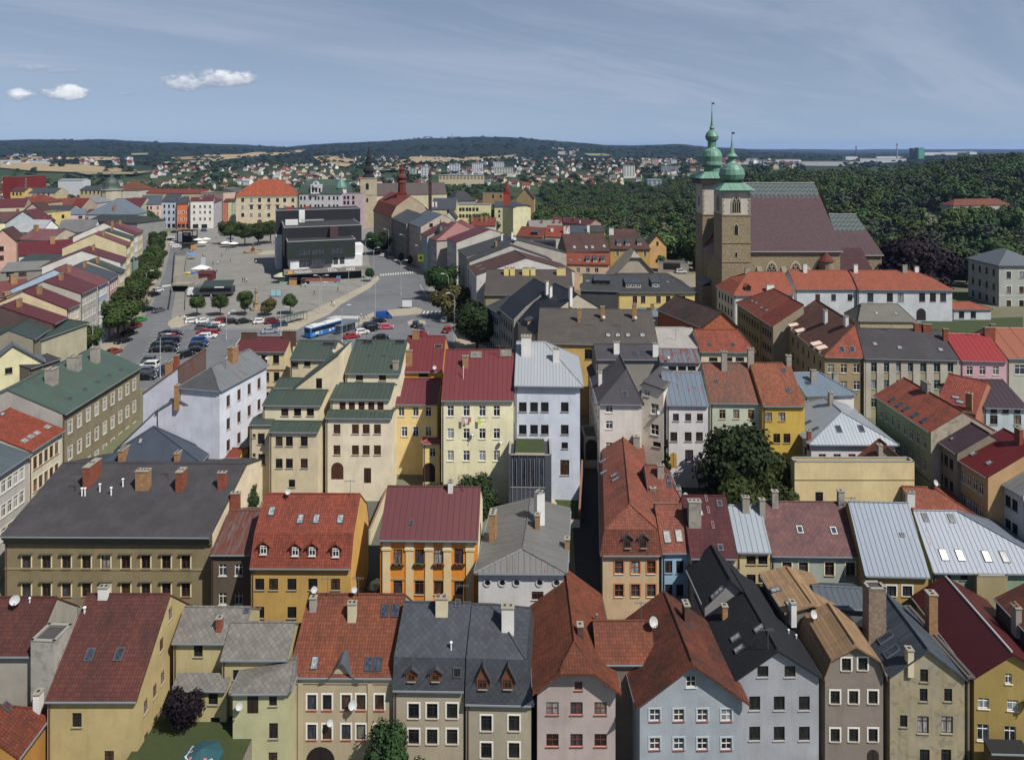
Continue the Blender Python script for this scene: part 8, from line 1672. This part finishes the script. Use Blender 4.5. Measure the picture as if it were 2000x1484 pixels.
# glass annex with the planted roof
b = B('m5annex', 'dark glass annex with a planted grass roof at the foot of the tall blue-white house', (994,893), (1077,894), 6.2, 'F', d=7.5, par=0.35, wmat=plain('4a5058', 0.3), roof=felt('3c4046'), base=-3)
b.win([1005,1022,1039,1056,1070],[915],1.15,4.6,'o',1)
m = MB(); q = [b.P(u, v, 6.55) for u, v in ((0.9, 0.9), (b.W-1.0, 0.9), (b.W-1.0, b.T-0.6), (0.9, b.T-0.6))]; m.face([v-b.c for v in q], GRS); rr2 = [v-b.c for v in q]
for a, c in zip(rr2, rr2[1:]+rr2[:1]): m.face([a, c, c-Vector((0, 0, 0.4)), a-Vector((0, 0, 0.4))][::-1], plain('b0a890'))
m.build('planted_roof', b.root)
m = MB(); [m.box(b.P(0.5+i*(b.W-1)/8, 0, 0).x-b.c.x-0.03, b.P(0.5+i*(b.W-1)/8, 0, 0).x-b.c.x+0.03, b.P(0, 0, 0).y-b.c.y-0.12, b.P(0, 0, 0).y-b.c.y-0.02, 2.5, 9.0, plain('8a9094')) for i in range(9)]; m.build('glazing_bars', b.root)
# garden walls
def gwall(label, pts, h, mat, th=0.3):
    P_ = [ground_hit(*p_) for p_ in pts]; o = P_[0]; t = thing('garden_wall', label, 'wall', o); m = MB()
    for a, b_ in zip(P_, P_[1:]):
        d = Vector((b_.x-a.x, b_.y-a.y, 0)).normalized(); n = Vector((-d.y, d.x, 0))*th/2; A0, B0 = a-o, b_-o
        q = [A0-n, B0-n, B0+n, A0+n]; lo = [v-Vector((0, 0, 0.5)) for v in q]; hi = [v+Vector((0, 0, h)) for v in q]; m.face(hi, plain('7a5a4a'))
        for i in range(4): m.face([lo[i], lo[(i+1) % 4], hi[(i+1) % 4], hi[i]], mat)
    m.build('masonry', t)
gwall('long cream wall running down the yard with the white van', [(722,1065),(765,960)], 2.4, plaster('cfc4a4', 0.5)); gwall('brick and plaster alley wall beside the small round lawn', [(1132,1030),(1137,930)], 2.8, brick('8a5a4a')); gwall('old brick-capped wall between the lawn and the big dark trees', [(1408,975),(1380,900)], 2.6, brick('9a5a40')); gwall('white garden wall at the front of the round lawn', [(1085,1035),(1132,1035)], 1.6, plaster('c8c8c4', 0.3))
# satellite dishes
for a in [('r1long',30,1183,'white satellite dish on the brown-red roof at the left edge',0.75),('r1beige',612,1162,'white satellite dish on the left chimney of the beige house',0.55),('r1beige',683,1190,'large grey satellite dish beside the central chimney of the beige house',0.7),('r1beige',690,1162,'satellite dish at the ridge top of the beige house',0.5),('r1link',1271,1225,'big round white dish on the orange cross roof',0.85),('r2wine',1363,1010,'white satellite dish on the wine-red roof',0.6),('r2wingb',1337,975,'pale satellite dish on the corner chimney beside the wine-red roof',0.65),('r3hip',1822,945,'white satellite dish on the ridge of the orange hip roof',0.65),('m2h',648,690,'satellite dish near the diagonal green roof',0.4),('m3top',847,738,'white satellite dish above the plum-red porch roof',0.55),('m6dark',1232,697,'satellite dish on the charcoal hipped roof',0.6),('e1mid',1552,610,'white satellite dish on the red roof of the taupe house',0.8),('r2ochre',561,970,'small white satellite dish at the ridge of the red mansard',0.55),('r1slate',873,1168,'grey satellite dish at the ridge of the slate mansard',0.6),('m11brown',1177,626,'white satellite dish by a brick chimney on the grey-brown roof',0.55),('m11brown',1239,627,'white satellite dish by the right brick chimney on the grey-brown roof',0.5),('r1tan',1583,1210,'white satellite dish on a pole beside the tan roof',0.7),('eg',1004,480,'pale satellite dish on the charcoal roof behind the street tree',1.0),('m7top',1303,712,'white satellite dish on the attic strip with the rusting roof',0.4)]: dish(*a)
for a in [('r1beige',687,1379,'large round dish hanging on the beige facade between the upper windows',0.7),('r1beige',643,1413,'grey dish on the beige facade above the lower windows',0.5),('r1lime',467,1381,'white dish at the left edge of the lime-yellow house',0.55),('m4cream',976,866,'white dish beside the lower window of the cream back house',0.5),('m4cream',921,851,'grey dish on the cream back house next to the laundry',0.45),('m6tower',1283,809,'white dish on the cream back tower',0.5),('r1dkred',1998,1374,'white dish on the mustard wall at the right edge',0.65),('m1maroon',521,703,'small dish under the maroon roof',0.5)]: dish(*a, what='w')
for (px, py, cs, lab) in ((911, 816, ('c89aa0', 'd8d0c8', 'b06068'), 'pinkish laundry hanging under a window of the cream back house'), (943, 816, ('b8d040',), 'lime-green cloth hanging under a window of the cream back house')):
    h = BLD['m4cream'].hit(px, py, 'w'); t = thing('laundry', lab, 'laundry', h[0]); m = MB()
    for i, c in enumerate(cs): m.box(-0.75+i*0.52, -0.3+i*0.52, -0.45+0.08*i, -0.42+0.08*i, -0.85+0.15*i, 0.15, plain(c, 0.9))
    m.build('cloth', t); m = MB(); m.tube([(-0.8, -0.44, 0.17), (0.8, -0.44, 0.17)], 0.02, plain('8a8a8a')); m.box(-0.8, -0.77, -0.45, 0, 0.15, 0.18, plain('8a8a8a')); m.box(0.77, 0.8, -0.45, 0, 0.15, 0.18, plain('8a8a8a')); m.build('rack', t)
# ================================================================ people
def person_mesh(pose, cols):
    v = {'pel': (0,0,0.95), 'sp': (0,0.01,1.2), 'ch': (0,0,1.4), 'nk': (0,0,1.53), 'hd': (0,-0.01,1.66), 'top': (0,0,1.76)}
    s = 0.18 if pose == 'walk' else 0.0
    v.update({'hl': (-0.1,0,0.92), 'kl': (-0.11,-s,0.5), 'al': (-0.11,-s*0.6,0.08), 'tl': (-0.11,-s*0.6-0.16,0.04), 'hr': (0.1,0,0.92), 'kr': (0.11,s*0.6,0.5), 'ar': (0.11,s*1.8,0.1), 'tr': (0.11,s*1.8-0.15,0.04), 'sl': (-0.2,0,1.42), 'el': (-0.26,s*0.5,1.14), 'wl': (-0.27,-0.05+s*0.3,0.9), 'sr': (0.2,0,1.42), 'er': (0.26,-s*0.5,1.14), 'wr': (0.27,-0.1-s*0.6,0.92)})
    rad = {'pel': 0.14, 'sp': 0.13, 'ch': 0.15, 'nk': 0.06, 'hd': 0.1, 'top': 0.07, 'hl': 0.1, 'kl': 0.065, 'al': 0.045, 'tl': 0.04, 'hr': 0.1, 'kr': 0.065, 'ar': 0.045, 'tr': 0.04, 'sl': 0.07, 'el': 0.045, 'wl': 0.035, 'sr': 0.07, 'er': 0.045, 'wr': 0.035}
    names = list(v); me = bpy.data.meshes.new('person'); E_ = [('pel','sp'),('sp','ch'),('ch','nk'),('nk','hd'),('hd','top'),('pel','hl'),('hl','kl'),('kl','al'),('al','tl'),('pel','hr'),('hr','kr'),('kr','ar'),('ar','tr'),('ch','sl'),('sl','el'),('el','wl'),('ch','sr'),('sr','er'),('er','wr')]
    me.from_pydata([v[n] for n in names], [(names.index(a), names.index(b)) for a, b in E_], []); o = bpy.data.objects.new('tmp', me); COL.objects.link(o); sk = o.modifiers.new('s', 'SKIN')
    for i, n in enumerate(names): me.skin_vertices[0].data[i].radius = (rad[n], rad[n]*0.85)
    me.skin_vertices[0].data[0].use_root = True; o.modifiers.new('d', 'SUBSURF').levels = 1
    dg = bpy.context.evaluated_depsgraph_get(); r = bpy.data.meshes.new_from_object(o.evaluated_get(dg)); bpy.data.objects.remove(o)
    r.materials.clear(); [r.materials.append(plain(c, 0.8)) for c in cols]      # trousers, top, skin, hair
    for p in r.polygons:
        c = p.center; p.material_index = 3 if c.z > 1.68 or (c.z > 1.6 and c.y > 0.03) else (2 if c.z > 1.5 or (abs(c.x) > 0.22 and c.z < 1.05) else (1 if c.z > 0.95 else 0)); p.use_smooth = True
    return r
PM = [person_mesh('walk', ('1c1e24','e0e0e0','c09070','2a2018')), person_mesh('stand', ('2a3040','22242a','c09070','1a1410')), person_mesh('walk', ('4a4a50','8a2830','c09070','3a2818')), person_mesh('stand', ('c8c4b8','3a5a88','c09070','4a3420'))]
PD = ['white', 'dark clothes', 'a red top', 'blue and beige']
for i, (px, py, k, w_) in enumerate([(416,519,1,'left of two on the paved middle of the square'),(433,502,1,'in the centre of the square, upper one'),(450,511,1,'standing near the pale slab in the centre'),(425,518,0,'walking in the centre near the pale slab'),(396,503,1,'beside another near the blue parasol'),(399,503,0,'beside a darker one near the blue parasol'),(474,551,1,'left one of three walking in the lower middle of the square'),(478,551,1,'middle one of three walking in the lower middle'),(482,552,0,'right one of three walking in the lower middle'),(500,516,0,'bending path near the shadow of the store'),(412,585,0,'in front of the food truck'),(407,530,2,'by the white market tent, nearest to it'),(412,531,0,'second by the white market tent'),(417,534,1,'third by the white market tent'),(423,534,1,'rightmost of the group by the market tent'),(442,490,1,'beside the left end of the fountain slab, left one'),(447,490,2,'beside the left end of the fountain slab, right one'),(360,626,0,'by the sandy kerb left of the first white car'),(352,626,3,'on the sandy island at the left'),(367,626,1,'next to the bike rack by the sandy island'),(447,620,0,'behind the parked cars under the small trees'),(614,577,2,'near the double lamp on the square'),(648,597,2,'near the kerb left of the zebra crossing, red one'),(652,600,0,'near the kerb left of the zebra crossing, white one'),(705,622,0,'at the right end of the zebra crossing, left one'),(710,625,2,'at the right end of the zebra crossing, middle one'),(716,624,3,'at the right end of the zebra crossing, right one'),(701,632,3,'beside the bus shelter end'),(422,468,1,'between the stage and the cafe trees'),(376,494,2,'walking near the blue parasol stall'),(372,493,1,'standing by the dark stall'),(532,479,0,'near the left wall of the store'),(588,562,1,'in front of the orange counter'),(597,561,0,'waiting before the dark counter'),(660,570,1,'beside the double lamp near the NKD sign')]):
    o = link('person', PM[k], None, (*gp(px, py), 0.1)); o.rotation_euler = (0, 0, RND.uniform(0, 6.28)); o['label'] = 'person in %s %s' % (PD[k], w_); o['category'] = 'person'; o['group'] = 'people on the square'
# ================================================================ far houses, blocks, works
HV = []
for i, (wc, rc) in enumerate([('d0cdc6','8a4a38'),('cfc4a8','7a4438'),('d4d4d4','6a6a6c'),('c8b8a0','9a5038'),('d8d6d0','5a5e66'),('c8c0b8','8a3c34'),('d6cfa8','70504a'),('e0e0de','a0a4a8')]):
    m = MB(); wl = plaster(wc, 0.1); rf = tile(rc, None, 0.2) if i not in (2, 4, 7) else felt(rc); w_, d_, h_, rr_ = 5.5, 4.2, 5.5, 3.2
    m.box(-w_, w_, -d_, d_, -8, h_, wl)
    for s in (-1, 1): q = [(-w_-0.3, s*(d_+0.4), h_-0.2), (w_+0.3, s*(d_+0.4), h_-0.2), (w_+0.3, 0, h_+rr_), (-w_-0.3, 0, h_+rr_)]; m.face(q if s < 0 else q[::-1], rf, [(0, 0), (11, 0), (11, 5), (0, 5)]); m.face([(s*w_, -d_, h_), (s*w_, d_, h_), (s*w_, 0, h_+rr_-0.2)], wl)
    for x in (-3.6, 0, 3.6):
        for z in (1.6, 4.3): m.box(x-0.6, x+0.6, -d_-0.05, -d_-0.01, z-0.6, z+0.7, glass(0)); m.box(x-0.6, x+0.6, d_+0.01, d_+0.05, z-0.6, z+0.7, glass(0))
    m.box(1.5, 2.3, 0.6, 1.3, h_, h_+rr_+0.8, brick('8c4a34')); HV.append(m.data('house'))
HN = ['pale walls and red tiles', 'cream walls and brown tiles', 'white walls and a grey roof', 'sandy walls and orange tiles', 'white walls and a slate roof', 'pale walls and a crimson roof', 'yellowish walls and a brown roof', 'white walls and a light metal roof']
R3 = random.Random(3); spots = []
def fh(px0, px1, y0, y1, n, s0=0.9, s1=1.3, where=''):
    for _ in range(n):
        px = R3.uniform(px0, px1); Y = math.sqrt(R3.uniform(y0*y0, y1*y1)); X = (px-1000)*Y/F
        if any((X-a)**2+(Y-b_)**2 < (14*s1)**2 for a, b_, *_r in spots[-260:]): continue
        if any((X-ox)**2+(Y-oy)**2 < (orad+4)**2 for ox, oy, orad in occ) and Y < 620: continue
        spots.append((X, Y, R3.uniform(s0, s1), R3.randrange(8), where))
fh(-20, 285, 330, 600, 150, 0.9, 1.5, 'among the old roofs far left'); fh(280, 460, 500, 700, 40, 0.9, 1.3, 'behind the far row of the square'); fh(-20, 760, 850, 1300, 60, 0.8, 1.2, 'in the suburb beyond the square'); fh(860, 1000, 470, 800, 26, 1.0, 1.5, 'beyond the cream gable'); fh(1000, 1420, 1150, 2300, 170, 0.8, 1.2, 'on the far slope'); fh(300, 1000, 1150, 1900, 120, 0.9, 1.3, 'in the distant suburb'); fh(0, 260, 2000, 2800, 40, 1.0, 1.5, 'in the far left suburb'); fh(1400, 1560, 1700, 2600, 30, 1.2, 1.8, 'near the distant works')
near_ = len(spots); fh(640, 1420, 1250, 3000, 330, 0.6, 1.0, 'far'); fh(300, 640, 1250, 2200, 110, 0.6, 1.0, 'far'); fh(1080, 1130, 3000, 4200, 20, 0.8, 1.2, 'far'); spots = [s_ for s_ in spots if not (s_[4] == 'far' and s_[1] < 1250)]
spots.sort(key=lambda s: (s[4] == 'far', s[1])); mm = {}
for i, (X, Y, s, k, wh_) in enumerate(spots):
    rz = R3.uniform(-0.5, 0.5)+(1.57 if R3.random() < 0.4 else 0); z = ter(X, Y)
    if z == 0 and X < -160: z = 4+2*math.sin(X/37)
    if i < 290 and wh_ != 'far':
        o = link('house', HV[k], None, (X, Y, z)); o.rotation_euler = (0, 0, rz); o.scale = (s, s, s*1.1); o['label'] = 'small house with %s %s' % (HN[k], wh_); o['category'] = 'house'; o['group'] = 'small houses, %s, %s' % (HN[k], wh_)
    else: mm.setdefault(0, []).append((X, Y, z, s, k, rz))
if mm:
    m = MB()
    for (X, Y, z, s, k, rz) in mm[0]:
        Mx = Matrix.Translation((X, Y, z)) @ Matrix.Rotation(rz, 4, 'Z') @ Matrix.Diagonal((s, s, s*1.1, 1)); src = HV[k]
        for p in src.polygons:
            if len(p.vertices) >= 3: m.face([Mx @ src.vertices[v].co for v in p.vertices], src.materials[p.material_index])
    o = m.build('distant_houses', kind='stuff'); o['label'] = 'mass of tiny houses scattered over the far suburbs'; o['category'] = 'houses'
print('houses', len(spots))
def block(label, x0, x1, y0, y1, Y, c, rows_=8, dep=14, c2='4a5058', cat='apartment block', name='apartment_block', cols_=None):
    g_ = ground_hit((x0+x1)/2, y1); Y = min(Y, g_.y)
    X0, X1 = (x0-1000)*Y/F, (x1-1000)*Y/F; z1 = HC-(y0-YH)*Y/F; zb = HC-(y1-YH)*Y/F; t = thing(name, label, cat, ((X0+X1)/2, Y, zb-6)); H_ = z1-zb+6; w_ = (X1-X0)/2
    m = MB(); m.box(-w_, w_, 0, dep, 0, H_, plaster(c, 0.15)); m.box(-w_-0.4, w_+0.4, -0.4, dep+0.4, H_+0.01, H_+0.8, plain('8a8a88')); m.build('wall', t)
    m = MB(); n = cols_ or max(2, int(w_*2/5))
    for r_ in range(rows_):
        z = 7+(H_-7)*(r_+0.5)/rows_
        for i in range(n): x = -w_+2*w_*(i+0.5)/n; m.box(x-w_/n*0.6, x+w_/n*0.6, -0.15, -0.02, z-(H_-7)/rows_*0.28, z+(H_-7)/rows_*0.22, plain(c2, 0.4))
    if rows_: m.build('window_band', t)
for a in [('white tower block behind the brown spire, leftmost of the row',822,840,326,352,1500,'c8ccd0'),('white tower block second in the row above the yellow slab',877,898,321,341,1700,'c4c8d0'),('white tower block third in the row above the yellow slab',922,943,319,339,1700,'ccd0d4'),('white tower block fourth in the row near the trees',964,984,317,330,1800,'c8ccd0'),('pale green tower block left of the white one',800,812,330,350,1500,'a8b4a8'),('long yellow apartment slab with balconies',857,945,343,352,1100,'bcae8c',3),('long pale slab of flats right of the white towers',965,1002,328,340,1500,'c0bcb4',4),('white high-rise with green balconies left of the church',1218,1240,324,346,1500,'d0d4cc',10),('dark red high-rise behind the white one',1223,1238,316,324,2100,'7a3038',4),('cream high-rise pair on the far right slope',1254,1270,314,326,2100,'c8c0a0',6),('pink high-rise on the far slope',1273,1286,311,327,2100,'c0a0a0',8),('slim white high-rise nearest the church towers',1311,1322,312,326,2100,'c8ccd4',8),('long blue-grey slab of flats left of the church',1292,1330,326,339,1700,'8a94a4',6),('salmon high-rise beside the church tower',1348,1360,313,326,2100,'c8a898',7),('salmon block just right of the north tower',1348,1359,314,325,2300,'c8a898',3),
    ('pair of small white tower blocks high on the hill',1090,1104,296,304,3600,'d0d0c8',4),('small white tower block on the hill beside a pair',1112,1118,295,303,3600,'c8c8c0',4),('blue-white slab in the trees left of the church',1265,1292,352,362,950,'98a4b4',3)]: block(*a)
for k, (x0, x1, y0, y1, Y, c, lab) in enumerate([(1515,1560,312,322,3200,'b8bcc0','long white factory hall left of the chimney'),(1530,1555,312,320,2900,'c8c6b0','cream factory box with a pale roof'),(1560,1680,316,324,2900,'a8acb0','very long grey factory hall roof'),(1652,1675,306,314,3300,'c0c4c8','small white works hall before the dark chimney'),(1680,1770,310,318,3000,'b4b8bc','white factory hall below the tall chimney'),(1712,1765,306,311,3400,'c8ccce','thin bright factory roof behind'),(1806,1830,298,302,4200,'c8ccce','distant white shed right of the green tower'),(1830,1870,298,301,4300,'c0c4c8','distant long white shed near the right skyline'),(1894,1908,297,300,4500,'c8ccce','small white shed on the right skyline'),(1970,1992,301,306,3600,'b8bcc0','white hall above the wood at the right edge'),(1430,1462,316,321,2600,'b0b4b8','white hall just right of the church tower'),(1470,1500,313,317,3100,'b8bcc0','grey-white hall behind the spire'),(0,40,313,320,2600,'b8bcc0','white sheds at the far left field'),(48,88,314,319,2600,'c0c4c6','row of pale sheds beside the far left field')]): block(lab, x0, x1, y0, y1, Y, c, 0, 30, cat='factory hall', name='factory_hall')
block('teal-green industrial tower with an olive side on the right skyline', 1794, 1805, 289, 313, 2900, '5a9484', 0, 30, cat='tower', name='industrial_tower'); block('olive flank block of the teal-green tower', 1783, 1793, 290, 310, 2920, '5a5a44', 0, 26, cat='tower', name='industrial_tower')
def mast(label, px, y0, y1, Y, r_, c, cat='chimney', name='factory_chimney'):
    X = (px-1000)*Y/F; zt = HC-(y0-YH)*Y/F; zb = HC-(y1-YH)*Y/F-6; t = thing(name, label, cat, (X, Y, zb)); m = MB(); m.tube([(0, 0, 0), (0, 0, zt-zb)], [r_, r_*0.6], plain(c, 0.8), 8); m.build('shaft', t); m = MB(); m.tube([(0, 0, (zt-zb)*0.93), (0, 0, (zt-zb)*0.99)], [r_*1.2, r_*1.1], plain('a04038', 0.8), 8); m.build('band', t)
mast('tall striped factory chimney above the white halls', 1752, 281, 312, 3000, 3.2, '8a8e94'); mast('dark factory chimney left of the tall striped one', 1672, 286, 306, 3300, 3.2, '4a4e56'); mast('red and white television mast on the wooded hill', 883, 262, 277, 5800, 3.0, 'b0a8a8', 'mast', 'television_mast')
# ================================================================ air
hz_ = NT('haze'); hz_.N.remove(hz_.b); pv = hz_.n('ShaderNodeVolumePrincipled'); pv.inputs['Color'].default_value = (0.36, 0.56, 1.0, 1); pv.inputs['Density'].default_value = 4.2e-5; pv.inputs['Anisotropy'].default_value = 0.2
hz_.L.new(pv.outputs[0], hz_.N['Material Output'].inputs['Volume'])
zmin = min(v[2] for v in V_)-1; zmax = max(max(v[2] for v in V_), 80)+12
m = MB(); m.box(-16500, 16500, -16500, 16500, zmin, zmax, hz_.m); m.build('haze', kind='stuff')
for _b in BLD.values(): _b.finish()
